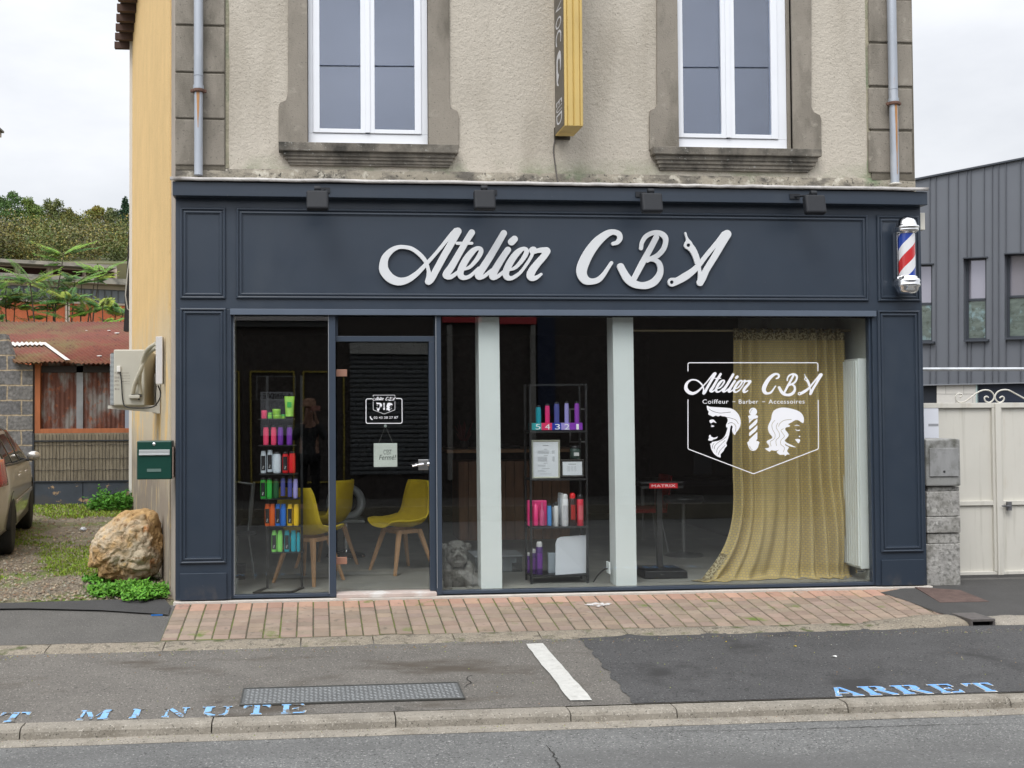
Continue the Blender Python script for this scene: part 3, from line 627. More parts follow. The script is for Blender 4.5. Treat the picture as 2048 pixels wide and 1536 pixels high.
# window surrounds, sills, windows
def surround(win,pts,label):
    h=[P(u,v,YW-.02) for u,v in pts]
    s=MB(); s.prism([(p.x,p.z) for p in h],YW-.02,YW+.04); return s
def win_unit(w,suL,suR,sillu,su_v,sill,steps,frx,mull,panes,side):
    T=3.3
    # surround as two prisms (left and right of the opening) with a shoulder
    for sgn,pp in ((-1,suL),(1,suR)):
        xi=w[0] if sgn<0 else w[1]
        pt=[(at(u,v,YW-.02)) for u,v in pp]
        poly=[(xi,pt[0][1])]+pt+[(xi,pt[-1][1])] 
        s=MB(); s.prism(poly,YW-.022,YW+.05); s.build('window_surround',STONE,B,bevel=.004)
    s=MB(); 
    xa,xb,zb,zt=P2(*sill,Y=YW-.1); s.box(xa,xb,YW-.1,YW+.16,zb,zt); 
    z=zb; 
    for (u0,u1,va,vb,pr) in steps:
        xa=at(u0,va,YW-pr)[0]; xb=at(u1,va,YW-pr)[0]; z1=at((u0+u1)/2,va,YW-pr)[1]; z0=at((u0+u1)/2,vb,YW-pr)[1]
        s.box(xa,xb,YW-pr,YW+.02,z0,z1+.001)
    s.build('window_sill',STONED,B,bevel=.005)
    z0=w[2]; z1=w[2]+2.1; yf=YW+.05
    f=MB(); fx0,fx1=frx
    def bx(u0,u1,za,zb_,ya,yb): 
        f.box(at(u0,140,yf)[0],at(u1,140,yf)[0],ya,yb,za,zb_)
    x=lambda u:at(u,140,yf)[0]
    zz=lambda v,u=sum(frx)/2: at(u,v,yf)[1]
    if x(fx1)<w[1]-.01: s=MB(); s.box(x(fx1)+.001,w[1]+.002,YW+.03,yf+.08,zz(panes[5])-.01,z1); s.build('reveal',STONE,B)
    f.box(x(fx0),x(fx1),yf,yf+.06,zz(panes[5]),zz(panes[4]))                  # bottom rail
    f.box(x(fx0),x(panes[0]-13),yf,yf+.06,zz(panes[4]),z1-.06); f.box(x(panes[3]+13),x(fx1),yf,yf+.06,zz(panes[4]),z1-.06); f.box(x(fx0),x(fx1),yf,yf+.06,z1-.06,z1)
    fo=f.build('window_frame',PVC,B,bevel=.004)
    for k,(pa,pb_) in enumerate(((panes[0],panes[1]),(panes[2],panes[3]))):
        c=MB(); ya=yf-.012; yb=yf+.04
        la=13 if k==0 else 9.5; lb=9.5 if k==0 else 13; zl=zz(panes[4])+.004; zp=zz(panes[4]-9)
        c.box(x(pa-la),x(pa),ya,yb,zl,z1-.065); c.box(x(pb_),x(pb_+lb),ya,yb,zl,z1-.065); c.box(x(pa),x(pb_),ya,yb,zl,zp); c.box(x(pa),x(pb_),ya,yb,z1-.14,z1-.065)
        co=c.build('casement',PVC,B,bevel=.003)
        gmb=MB(); gmb.box(x(pa),x(pb_),yf+.01,yf+.022,zp,z1-.14); gmb.build('pane',DGLASS,co)
    c=MB(); um=(panes[1]+panes[2])/2; c.box(x(um-5),x(um+5),yf-.022,yf-.0125,zz(panes[4])+.006,z1-.07); c.build('mullion',PVC,fo,bevel=.004)
    rb=MB(); rb.box(w[0]-.03,w[1]+.03,yf+.5,yf+.52,z0-.1,z1+.1); rb.build('room_curtain',M('grey_net_curtain',(.105,.107,.12),rough=1,var=.08,vs=3,stretch=(3,1,.3)),B)
win_unit(w1,[(576,-400),(576,184),(572,200),(560,205),(557,215),(557,292)],[(899,-400),(899,200),(903,216),(915,222),(918,232),(918,292)],0,0,(557,917,286,303),
  [(566,911,304,313,.07),(570,907,313,320,.055),(575,903,320,327,.04),(579,899,327,332,.028)],(616,855),0,(639,721,749,829,268,288),1)
win_unit(w2,[(1314,-400),(1314,209),(1310,216),(1301,220),(1299,232),(1299,300)],[(1623,-400),(1623,214),(1628,224),(1640,230),(1643,240),(1643,300)],0,0,(1307,1644,295,310),
  [(1311,1636,311,321,.07),(1315,1632,321,329,.055),(1318,1625,329,337,.04),(1320,1619,337,342,.028)],(1356,1572),0,(1365,1441,1468,1541,278,296),1)
# mossy lips beside the surrounds
# downpipes
for k,(ut,ub,vcl,vend) in enumerate(((397,397,176,350),(1783,1790,202,368))):
    y=YW-.085; t=MB(); top=P(ut,-600 if 0 else 0,y); bot=P(ub,vend,y)
    dx=(bot.x-top.x)/(bot.z-top.z); tp=Vector((top.x+dx*2.2,y,top.z+2.2)); cl=P(ub+(ut-ub)*(vend-vcl)/vend,vcl,y)
    t.tube([tp,top,cl],.039,18); t.tube([cl,bot],.036,18)
    t.tube([cl+Vector((0,0,.02)),cl+Vector((0,0,-.01))],.045,18); t.tube([cl+Vector((0,0,.105)),cl+Vector((0,0,.10))],.042,18)
    po=t.build('downpipe',ZINC,B)
    c=MB(); c.lathe([(.040,-.02),(.053,-.018),(.053,.006),(.040,.008)],(cl.x,cl.y,cl.z-.02),18); c.box(cl.x-.066,cl.x-.045,y-.012,y+.012,cl.z-.038,cl.z-.014); c.box(cl.x+.045,cl.x+.066,y-.012,y+.012,cl.z-.038,cl.z-.014)
    c.box(cl.x-.008,cl.x+.008,y+.04,YW+.03,cl.z-.034,cl.z-.018); c.build('pipe_clamp',RUST,po,bevel=.003)
    c=MB(); L2=(.62 if k else .30); c.grid(7,14,lambda a,b_:(lambda w:(cl.x-(cl.x-bot.x)*(b_*L2)/(cl.z-bot.z)+.0368*math.sin(w),y-.0368*math.cos(w),cl.z-.04-L2*b_))((a-.5)*.75*(1-.75*b_)+.12*k)); c.build('rust_streak',M('rust_streak',(.40,.20,.08),rough=.8,var=.25,vs=14,stretch=(3,3,.5),layers=[((.30,.33,.36),10,.5,.7,(2,2,.3))]),po)
    if k: c=MB(); c.lathe([(.05,0),(.052,.006),(.038,.012)],(bot.x,bot.y,bot.z-.004),18); c.build('pipe_collar',M('pale_mastic',(.6,.58,.52),rough=.8),po)
# --- splayed side wall (yellow)
SXK=(-1.172-at(263.5,800,8.9)[0])/8.8
def sx(y): return -1.172-SXK*(y-.1)
YB=8.9
sw=MB(); sw.prism([(sx(.42),.42),(sx(YB),YB),(sx(YB)+.4,YB),(sx(.42)+.4,.42)],-.1,7.75,'xy'); swo=sw.build('side_wall',YWALL,B)
cs=MB(); cs.prism([(uxl-.005,YW-.0),(sx(.42)+.012,.42),(sx(.42)+.3,.42),(uxl+.3,YW)],-.05,7.9,'xy'); cs.build('corner_stone',M('pale_corner_render',(.36,.31,.26),rough=.95,var=.15,vs=4,bump=.6,bs=60,stretch=(1,1,.3)),B)
bt=MB(); bt.bar((sx(YB)-.012,YB-.02,0),(sx(YB)-.012,YB-.02,7.7),.05,.05); bt.build('corner_bead',M('white_bead',(.6,.58,.54),rough=.7),B)
# rest of the shell
sh=MB(); sh.box(uxr-.36,uxr-.02,YW+.36,YB,-.1,7.7); sh.box(sx(YB)+.41,uxr-.02,YB-.02,YB+.3,-.1,7.7); sh.build('rear_wall',ROUGHCAST,B)
rf=MB(); e=.28
rf.prism([(sx(.2)-e,-.15),(uxr+.25,-.15),(uxr+.25,YB+.5),(sx(YB)-e,YB+.35)],7.72,7.84,'xy')
rf.add([(sx(.2)-e,-.15,7.86),(uxr+.25,-.15,7.86),(uxr+.25,YB+.5,7.86),(sx(YB)-e,YB+.35,7.86),(2.1,-.1,10.4),(1.2,YB+.3,10.4)],[(0,1,4),(1,2,5,4),(2,3,5),(3,0,4,5)])
rfo=rf.build('roof',M('slate_roof',(.07,.06,.06),rough=.8,var=.2,vs=6),B)
raf=MB()
for i in range(22):
    y=.2+i*(YB)/21.; raf.obox((sx(y)-.13,y,7.66),(.15,0,0),(0,.04,0),(0,0,.055)); raf.build('rafter_end',M('dark_brown_wood',(.07,.04,.03),rough=.9,var=.2),rfo); raf=MB()
# dark sloping verge board of the rear extension, seen past the far corner
vb=MB(); a=P(261,430,9.4);b=P(247,662,9.4); 
vb.add([a+Vector((-.015,0,0)),a+Vector((.2,0,0)),b+Vector((.45,0,0)),b+Vector((-.0,0,0)),a+Vector((-.015,.2,0)),a+Vector((.2,.2,0)),b+Vector((.45,.2,0)),b+Vector((0,.2,0))],[(0,1,2,3),(4,5,6,7),(0,3,7,4),(0,1,5,4),(1,2,6,5),(2,3,7,6)])
vb.build('verge_board',M('black_board',(.018,.016,.015),rough=.8,var=.3,vs=6,stretch=(3,1,.3)),B)
c=MB(); c.tube([P(262,600,9.3),P(252,615,9.3),P(250,650,9.3),P(256,690,9.3),P(263,700,9.3)] if 0 else [P(263,495,9.3),P(256,540,9.3),P(251,590,9.3),P(255,618,9.3),P(263,622,9.3)],.012,8); c.build('wall_cable',M('grey_cable',(.4,.38,.33),rough=.7),B)
lean=MB(); lean.prism([(sx(9)+.05,9.25),(sx(9)+.9,9.25),(sx(9)+.9,12),(sx(9)+.05,12)],0,2.9,'xy'); lean.build('rear_extension',M('dark_old_wall',(.06,.055,.05),rough=1,var=.3,vs=5),B)
# --- glazing
YG=.05
FR=MB(); zb=.032; zf=zr1+.0
def fx(u,v=900,Y=YG): return at(u,v,Y)[0]
yf0,yf1=.028,.09
pa0,pa1=fx(658.4),fx(671.5); pd0,pd1=fx(871),fx(882)
FR.box(ox0-.012,ox0+.004,yf0,yf1,.005,zf); FR.box(ox1-.004,ox1+.012,yf0,yf1,.005,zf)
FR.box(pa0,pa1,yf0-.02,yf1+.03,.005,zf); FR.box(pd0,pd1,yf0-.02,yf1+.03,.005,zf)
FR.box(ox0+.004,pa0,yf0,yf1,.005,zb); FR.box(pd1,ox1-.004,yf0,yf1,.005,zb)
zt0=at(766,684,YG+.06)[1]; zt1=at(766,673,YG+.06)[1]
FR.box(pa1,pd0,yf0+.03,yf1+.03,zt0,zt1)
FR.box(pa1,pa1+.022,yf0+.045,yf1+.03,zt1,zf); 
FR.box(pd0-.05,pd0,yf0+.03,yf1+.04,.03,zt0)
FR.box(ox0,ox1,yf0,yf1,zf-.035,zf)
fro=FR.build('glazing_frame',FRAME,B,bevel=.003)
AL=M('bright_edge_trim',(.42,.44,.46),rough=.35,metal=.4)
e=MB(); e.box(pa0-.006,pa0-.001,yf0-.012,yf0+.01,zb,zf-.04); e.box(pd0+.0015,pd0+.006,yf0-.024,yf0-.0202,.06,zf-.04); e.box(ox0+.0045,ox0+.009,yf0+.004,yf0+.02,zb,zf-.04); e.build('edge_trim',AL,fro)
for nm,a,b,c,d,y in (('left_pane',ox0+.004,pa0-.0005,zb,zf-.036,YG),('main_pane',pd1+.0005,ox1-.004,zb,zf-.036,YG),('transom_pane',pa1+.022,pd0-.002,zt1+.0005,zf-.036,YG+.05)):
    gmb=MB(); gmb.box(a,b,y,y+.008,c,d); gmb.build('shop_pane',SHOPGLASS,B)
dr=MB(); dx0,dx1=pa1+.012,pd0-.054; yd_=YG+.06
dr.box(dx0,dx1,yd_,yd_+.010,.045,zt0-.006); dro=dr.build('door',SHOPGLASS,B)
h=MB(); hx0,hx1=at(836.5,929,yd_)[0],dx1+.002
zb_,zt_=at(850,940,yd_)[1],at(850,919,yd_)[1]
h.box(hx0,hx1,yd_-.014,yd_-.001,zb_,zt_); h.build('lock_plate',M('satin_steel',(.42,.42,.42),rough=.3,metal=.9),dro,bevel=.004)
h=MB(); p=P(846,928,yd_); q=P(824,931,yd_); h.tube([p,p+Vector((0,-.05,0))],.009,12); h.tube([p+Vector((0,-.05,0)),(p+q)/2+Vector((0,-.055,.002)),q+Vector((0,-.055,-.004))],[.011,.010,.007],12); h.build('door_handle',CHROME,dro)
h=MB(); p=P(857,928,yd_); h.lathe([(0,-.022),(.016,-.022),(.018,-.012),(.02,0)],(p.x,yd_-.014,p.z),16,'y'); h.build('lock_cylinder',CHROME,dro)
for v in (746,1121):
    h=MB(); a=at(672,v,yd_)[0]; b=at(694,v,yd_)[0]; z=at(683,v,yd_)[1]; h.box(a,b,yd_-.012,yd_-.001,z-.03,z+.03); h.build('hinge_patch',M('copper_patch',(.38,.20,.14),rough=.5,metal=.3,var=.1),dro,bevel=.003)
th=MB(); th.box(pa1+.002,pd0-.002,-.02,.16,-.003,.028); th.build('door_sill',M('door_sill_stone',(.50,.42,.38),rough=.8,var=.12,vs=8,layers=[((.62,.6,.57),3,.5,.6)]),B,bevel=.004)
# --- interior
RD=6.3
fl=MB(); fl.box(-1.0,ox1+.03,.092,RD,-.04,.026); fl.build('shop_floor',M('grey_screed',(.25,.245,.225),rough=.55,var=.12,vs=2,layers=[((.33,.31,.27),3,.55,.7)],bump=.1,bs=30),B)
iw=MB(); iw.box(-1.15,-1.0,.45,RD,0,2.75); iw.box(-1.15,ox1+.2,RD,RD+.1,0,2.75); iw.build('interior_wall',M('shade_dark_wall',(.022,.02,.019),rough=.9,var=.4,vs=6,bump=.8,bs=14,bdist=.03),B)  # near-black colour puts the unlit depth of the room into the walls
iw=MB(); iw.box(ox1+.03,ox1+.2,.12,3.0,0,2.75); PLS=M('pale_plaster_wall',(.36,.37,.34),rough=.9,var=.12,vs=2.2,layers=[((.22,.22,.20),2,.5,.7)]); iw.build('window_return_wall',PLS,B)
iw=MB(); iw.box(ox0-.3,ox0-.005,.12,.44,0,2.75); iw.build('window_return_wall',PLS,B)
iw=MB(); iw.box(ox1+.03,ox1+.2,3.0,RD,0,2.75); iw.build('interior_side_wall',M('shade_grey_wall',(.06,.06,.055),rough=.9),B)  # same side wall further back, darker colour stands in for shade
sk=MB(); sk.box(ox0-.004,ox0+.012,.12,.44,.026,.11); sk.build('skirting',M('grey_skirting',(.3,.31,.3),rough=.7),B)
ce=MB(); ce.box(-1.15,ox1+.2,.12,RD,2.62,2.75); ce.box(-1.15,ox1+.2,.119,.16,2.35,2.62); ce.build('ceiling',M('shade_dark_ceiling',(.02,.02,.02),rough=.9),B)  # ceiling coloured near black for the shade inside the shop
for (a0_,a1_,b0_,b1_) in ((956.2,998,962.5,1005),(1225,1266.3,1232.7,1273.9)):
    yc=.125; x0=(at(a0_,632,yc)[0]+at(b0_,1178,yc)[0])/2; x1=(at(a1_,632,yc)[0]+at(b1_,1178,yc)[0])/2; tl=(at(a0_,632,yc)[0]-at(b0_,1178,yc)[0])/2
    m=MB(); dp=.19
    m.add([(x0-tl,yc,.026),(x1-tl,yc,.026),(x1-tl,yc+dp,.026),(x0-tl,yc+dp,.026),(x0+tl,yc,2.62),(x1+tl,yc,2.62),(x1+tl,yc+dp,2.62),(x0+tl,yc+dp,2.62)],[(0,1,2,3),(4,5,6,7),(0,1,5,4),(1,2,6,5),(2,3,7,6),(3,0,4,7)])
    m.build('column',WPAINT,B,bevel=.004)
# small grey box on the right end, hanging wire hook on left corner
sb=MB(); a,b,c_,d_=P2(1841.6,1853,426,460,.03); sb.box(xR+.001,xR+.055,.02,.10,c_,d_); 
sb.build('junction_box',M('cream_plastic',(.62,.60,.53),rough=.6),B,bevel=.004)
# ================================================================== SIGN LETTERING
A_=lambda q,sh=(0,0):[(740+(x+sh[0])/5.389,440+(y+sh[1])/5.389,r/5.389) for x,y,r in q]
C_=lambda q:[(1130+x/5.851,440+y/5.851,r/5.851) for x,y,r in q]
WORD=[]
WORD.append(A_([(920,112,22),(870,165,20),(760,300,17),(680,395,17),(618,462,19),(555,530,22),(485,595,27),(400,648,33),(305,664,42),(215,625,48),(155,550,50),(146,480,44),(165,405,37),(225,335,28),(295,298,21),(365,293,19),(445,310,20),(515,355,21),(575,415,21),(608,470,18),(628,540,18),(635,600,25),(626,665,32)]))
WORD.append(A_([(945,124,39),(891,225,36),(790,400,35),(703,560,34),(660,640,33),(630,668,32)]))
WORD.append(A_([(1095,138,33),(1040,225,32),(960,362,33),(880,500,36),(828,575,38),(822,602,34),(862,618,23),(915,588,19),(965,545,16)])); WORD.append(A_([(937,253,15),(1097,253,14)]))
EE=[(1018,532,12),(1075,508,17),(1140,440,21),(1190,360,24),(1192,318,22),(1155,307,20),(1100,345,31),(1040,420,35),(990,510,35),(972,570,33),(985,612,30),(1030,624,21),(1080,604,18),(1130,560,16),(1170,520,14)]
WORD.append(A_(EE)); 
WORD.append(A_([(1440,145,33),(1400,215,34),(1300,385,36),(1210,525,38),(1170,585,38),(1175,615,30),(1220,612,20),(1265,580,18),(1310,540,15)]))
WORD.append(A_([(1485,323,32),(1440,388,33),(1370,500,36),(1322,590,37),(1328,618,30),(1370,612,20),(1415,580,18),(1460,540,15)]))
WORD.append(A_([(1524,238,37),(1555,208,35)]))
WORD.append(A_([(x+490,y+6,r) for x,y,r in EE[:-3]]+[(1575,602,18),(1625,560,16),(1685,480,15),(1735,400,15),(1752,350,20)]))
WORD.append(A_([(1752,330,38),(1758,328,38)])); WORD.append(A_([(1770,345,20),(1830,328,25),(1900,330,34)]))
WORD.append(A_([(1905,338,37),(1870,395,34),(1800,475,36),(1745,550,40),(1728,605,40),(1755,632,26),(1800,618,19),(1843,586,13)]))
LC=[C_([(560,280,20),(612,262,24),(640,215,29),(625,165,31),(560,143,30),(480,170,40),(370,262,52),(275,390,58),(207,530,62),(193,625,58),(235,702,48),(310,722,34),(390,700,31),(450,640,24),(500,565,19),(542,503,18)])]
LB=[C_([(1065,205,31),(1000,330,32),(900,510,33),(805,690,30)]),C_([(887,335,20),(900,262,22),(950,190,25),(1030,153,26),(1110,158,30),(1165,200,32),(1175,260,28),(1150,340,28),(1090,410,28),(1020,448,26),(985,458,26)]),
    C_([(960,480,20),(1000,465,20),(1055,473,24),(1098,510,30),(1115,575,32),(1100,650,37),(1040,725,42),(960,763,42),(880,768,38),(800,745,44),(730,690,46),(682,615,42),(648,548,40)])]
LA=[C_([(1893,168,48),(1850,245,43),(1748,430,35),(1655,580,35),(1612,670,38),(1577,735,38)]),C_([(1860,165,30),(1790,250,24),(1665,400,24),(1580,510,26),(1540,555,30),(1480,610,36),(1400,665,42),(1310,715,40),(1250,730,50)]),
    C_([(1405,155,10),(1416,195,10),(1432,235,16),(1440,270,34),(1440,295,50)]),C_([(1445,300,44),(1490,350,38),(1525,420,35),(1550,500,32),(1565,560,20),(1575,640,20),(1580,720,30)])]
HOLES=[(1130+1246/5.851,440+730/5.851,4.0),(1130+1441/5.851,440+297/5.851,4.0)]
def run(strokes,bbox,res,holes=()):
    s=SDF(*bbox,res)
    for q in strokes: s.stroke(q,smooth=6)
    for h in holes: s.seg(h,h,h[2],h[2],True)
    return s.loops(.05 if res>2 else .1)
LW=run(WORD,(755,1110,450,580),3); LCs=run(LC,(1148,1250,450,580),3); LBs=run(LB,(1228,1345,450,585),3); LAs=run(LA,(1330,1468,450,585),3,HOLES)
T=thing('shop_sign_lettering','raised pale script lettering across the navy fascia','sign lettering',(2.0,-.03,2.85))
fn=lambda u,v: at(u,v,-.02)
for nm,lps in (('word',LW),('letter',LCs),('letter',LBs),('letter',LAs)):
    vs,fs=loops_mesh(lps,fn,.007,.0015); m=MB(); m.add([(x,y-.022,z) for x,y,z in vs],fs); m.build(nm,SIGNM,T)
def ribbon(mb,pts,w,y,th=.001):
    n=len(pts); L=[];Rr=[]
    for i,p in enumerate(pts):
        a=Vector(pts[max(i-1,0)]);b=Vector(pts[min(i+1,n-1)]); p=Vector(p)
        d1=(p-a).normalized() if i>0 else (b-p).normalized(); d2=(b-p).normalized() if i<n-1 else d1
        d=(d1+d2).normalized(); nn=Vector((-d.y,d.x)); k=w/2/max(.3,nn.dot(Vector((-d1.y,d1.x))))
        L.append(p+nn*k); Rr.append(p-nn*k)
    vs=[(q.x,yy,q.y) for yy in (y,y+th) for q in L+Rr]; fs=[]
    for i in range(n-1):
        fs+=[(i,i+1,n+i+1,n+i),(2*n+i,3*n+i,3*n+i+1,2*n+i+1),(i,2*n+i,2*n+i+1,i+1),(n+i,n+i+1,3*n+i+1,3*n+i)]
    mb.add(vs,fs); return mb
# ================================================================== WINDOW DECALS
SG=lambda u,v:(1369+(u-760)*.3937,744.5+(v-456)*.3937)
G_=lambda q:[(1340+p[0]/5.688,700+p[1]/5.688)+((p[2]/5.688,) if len(p)>2 else ()) for p in q]
def decal(fn,Y,parent,mat,detail=True,res=5,lw=10):
    for lps in (LW,LCs,LBs,LAs):
        vs,fs=loops_mesh([[SG(*p) for p in lp[::(1 if detail else 2)]] for lp in lps],fn,.0005); m=MB(); m.add([(x,y+Y-.001,z) for x,y,z in vs],fs); m.build('lettering',mat,parent)
    for q in ([(204,242),(204,166),(206,155),(213,148),(224,145),(1662,145),(1672,148),(1680,155),(1682,166),(1682,242)],[(204,562),(204,1113),(208,1124),(218,1131),(935,1403),(950,1407),(965,1403),(1674,1131),(1684,1124),(1688,1113),(1686,568)]):
        m=MB(); ribbon(m,[fn(*p[:2]) for p in G_(q)],lw/5.688/240*(1 if detail else .3),Y-.0015); m.build('border_line',mat,parent)
    def emb(name,polys,cuts,bb):
        s=SDF(*bb,res)
        for q in polys:
            if q[0]=='c': s.seg(*[(1340+q[1]/5.688,700+q[2]/5.688)]*2,q[3]/5.688,q[3]/5.688)
            else: s.poly(G_(q),0 if name=='pole_emblem' else 2)
        if detail:
            for q in cuts: s.stroke(G_(q),2.6/5.688,cut=True,smooth=5)
        vs,fs=loops_mesh(s.loops(.06),fn,.0005); m=MB(); m.add([(x,y+Y-.001,z) for x,y,z in vs],fs); m.build(name,mat,parent)
    emb('bearded_head_emblem',[[(418,632),(450,645),(520,650),(600,655),(680,662),(735,685),(780,735),(803,800),(800,860),(775,910),(750,940),(738,968),(715,945),(705,905),(713,880),(706,860),(692,862),(682,900),(674,960),(655,1020),(638,1060),(647,1090),(625,1112),(608,1150),(575,1185),(575,1222),(540,1212),(500,1180),(470,1130),(462,1090),(455,1062),(470,1065),(480,1045),(540,1036),(590,1015),(625,975),(643,930),(655,880),(641,882),(638,850),(653,820),(655,785),(630,757),(600,755),(570,745),(550,757),(520,745),(490,758),(460,745),(435,732),(440,700),(424,680)],
        [(450,800),(490,790),(512,810),(528,832),(492,818),(472,832),(455,828)],[(465,850),(505,866),(480,876),(465,874),(474,862)],[(440,985),(458,963),(468,985),(500,997),(530,990),(545,982),(530,1006),(495,1017),(480,1030),(440,1031),(435,1015),(448,1000)]],
        [[(445,672),(490,698),(560,716),(620,714),(690,706)],[(640,765),(690,775),(745,795),(778,840)],[(655,842),(690,826),(730,840),(750,880),(742,925)],[(505,1125),(510,1090),(550,1050),(600,1020),(640,985)],[(530,1165),(540,1120),(580,1075),(625,1030)],[(488,1120),(482,1090),(500,1062)],[(550,1190),(565,1150),(600,1110),(625,1085)]],(1410,1484,806,918))
    stripes=[]
    for y0 in (868,943,1020): stripes.append([(899,y0),(993,y0-88),(993,y0-48),(975,y0-20),(905,y0+38),(899,y0+30)])
    stripes+= [[(899,800),(930,782),(958,778),(905,825),(899,835)],[(925,1040),(993,968),(993,1010),(975,1040)]]
    emb('pole_emblem',[('c',945,702,45),[(905,742),(985,742),(1003,752),(996,774),(965,782),(922,782),(898,798),(897,775),(887,752)],[(877,1052),(897,1036),(1000,1036),(1019,1052),(1009,1075),(1000,1110),(975,1140),(945,1148),(912,1138),(893,1105),(884,1075)]]+stripes,[[(915,715),(920,690),(938,672)],[(905,1095),(918,1120),(938,1135)]],(1494,1522,812,904))
    emb('long_haired_head_emblem',[[(1180,690),(1240,660),(1300,655),(1370,665),(1440,685),(1490,715),(1518,760),(1522,800),(1512,834),(1470,805),(1430,795),(1380,825),(1342,845),(1366,858),(1355,874),(1320,880),(1308,905),(1330,930),(1350,965),(1330,1000),(1303,1030),(1330,1055),(1380,1080),(1434,1107),(1380,1100),(1330,1082),(1308,1065),(1312,1085),(1352,1108),(1330,1150),(1362,1188),(1330,1188),(1305,1212),(1303,1190),(1250,1192),(1213,1160),(1242,1133),(1200,1147),(1150,1140),(1132,1158),(1078,1120),(1122,1113),(1125,1085),(1098,1050),(1110,1030),(1162,1003),(1155,975),(1125,940),(1113,880),(1130,830),(1150,790),(1158,740)],
        [(1412,862),(1445,850),(1478,865),(1445,860)],[(1422,900),(1450,911),(1477,906),(1473,920),(1440,919)],[(1460,984),(1479,976),(1478,992)],[(1422,1018),(1450,1011),(1478,1018),(1476,1040),(1462,1063),(1440,1040)]],
        [[(1192,800),(1160,845),(1165,900),(1195,960),(1185,1010),(1140,1045),(1150,1095)],[(1225,830),(1208,880),(1240,940),(1245,985),(1205,1030),(1212,1090)],[(1290,895),(1262,915),(1290,960),(1300,985),(1260,1030),(1262,1075),(1300,1110),(1290,1160)],[(1380,790),(1300,800),(1250,835),(1235,870)]],(1526,1612,812,916))
dg=thing('window_decal','large white vinyl shield with two heads and a barber pole on the right pane','window decal',(4.0,YG-.001,1.7))
decal(lambda u,v:at(u,v,YG),YG,dg,WHITE)
m=MB(); 
for wd,u0,u1 in (('Coiffeur',1405,1457),('-',1465,1470.5),('Barber',1477.5,1516.5),('-',1524.5,1530),('Accessoires',1537,1609)):
    za=at(u0,807.5 if wd!='-' else 804,YG)[1]; zb2=at(u0,799.0 if wd!='-' else 802.9,YG)[1]
    text_fit(m,wd,at(u0,803,YG)[0],at(u1,803,YG)[0],za,zb2,YG-.001,.0005,spacing=1.1)
m.build('lettering',WHITE,dg)
dd=thing('door_decal','small white vinyl emblem with a phone number on the glass door','window decal',(at(769,820,yd_)[0],yd_-.001,1.6))
# maps big decal px to door px
k_=46.0/276; 
DM=lambda u,v: at(745.2+(u-1369)*k_*1.0,793.5+(v-744.5)*k_*1.02,yd_)
decal(DM,yd_,dd,WHITE,False,5,14)
m=MB(); ribbon(m,[at(u,v,yd_) for u,v in [(744,797.5),(734.5,797.7),(732.6,799),(732,801),(732,843),(732.6,845.5),(734.5,846.6),(801,846.6),(803.5,845.5),(804.3,843),(804,800),(803,797.8),(801,797),(792,796.9)]],.0062,yd_-.0015)
ribbon(m,[at(u,v,yd_) for u,v in [(740.6,832.6),(740.9,835),(742,837.3),(743.6,838.5),(745.4,838.8)]],.009,yd_-.0015)
text_fit(m,'02 43 38 27 87',at(747.5,836,yd_)[0],at(796,836,yd_)[0],at(770,837.6,yd_)[1],at(770,832.8,yd_)[1],yd_-.001,.0005)
m.build('border_line',WHITE,dd)
# closed sign
ys=yd_+.05
hs=thing('hanging_notice','cream square plaque hung by a cord behind the glass door','hanging sign',(at(771,910,ys)[0],ys,1.2))
m=MB(); a,b,c_,d_=P2(747.5,794.5,886.5,934,ys); m.box(a,b,ys,ys+.012,c_,d_); m.build('board',M('cream_board',(.58,.61,.56),rough=.7,var=.05),hs,bevel=.003)
GT=M('grey_print',(.09,.10,.09),rough=.8); m=MB()
text_fit(m,"C'EST",at(763,0,ys)[0],at(779,0,ys)[0],at(771,909,ys)[1],at(771,899,ys)[1],ys-.001)
text_fit(m,"Ferm\u00e9!",at(755,0,ys)[0],at(787,0,ys)[0],at(771,919.5,ys)[1],at(771,909.5,ys)[1],ys-.001,shear=.2)
m.build('lettering',GT,hs)
m=MB(); hk=P(770.8,852,yd_+.02); m.tube([P(757,887,ys),hk,P(786,887,ys)],.0012,5); m.build('cord',M('thin_cord',(.25,.24,.22)),hs)
m=MB(); m.lathe([(0,-.016),(.012,-.014),(.014,-.004),(.005,.004),(0,.006)],(hk.x,yd_+.026,hk.z),14,'y'); m.build('suction_hook',M('clear_plastic',(.4,.45,.43),rough=.2),hs)
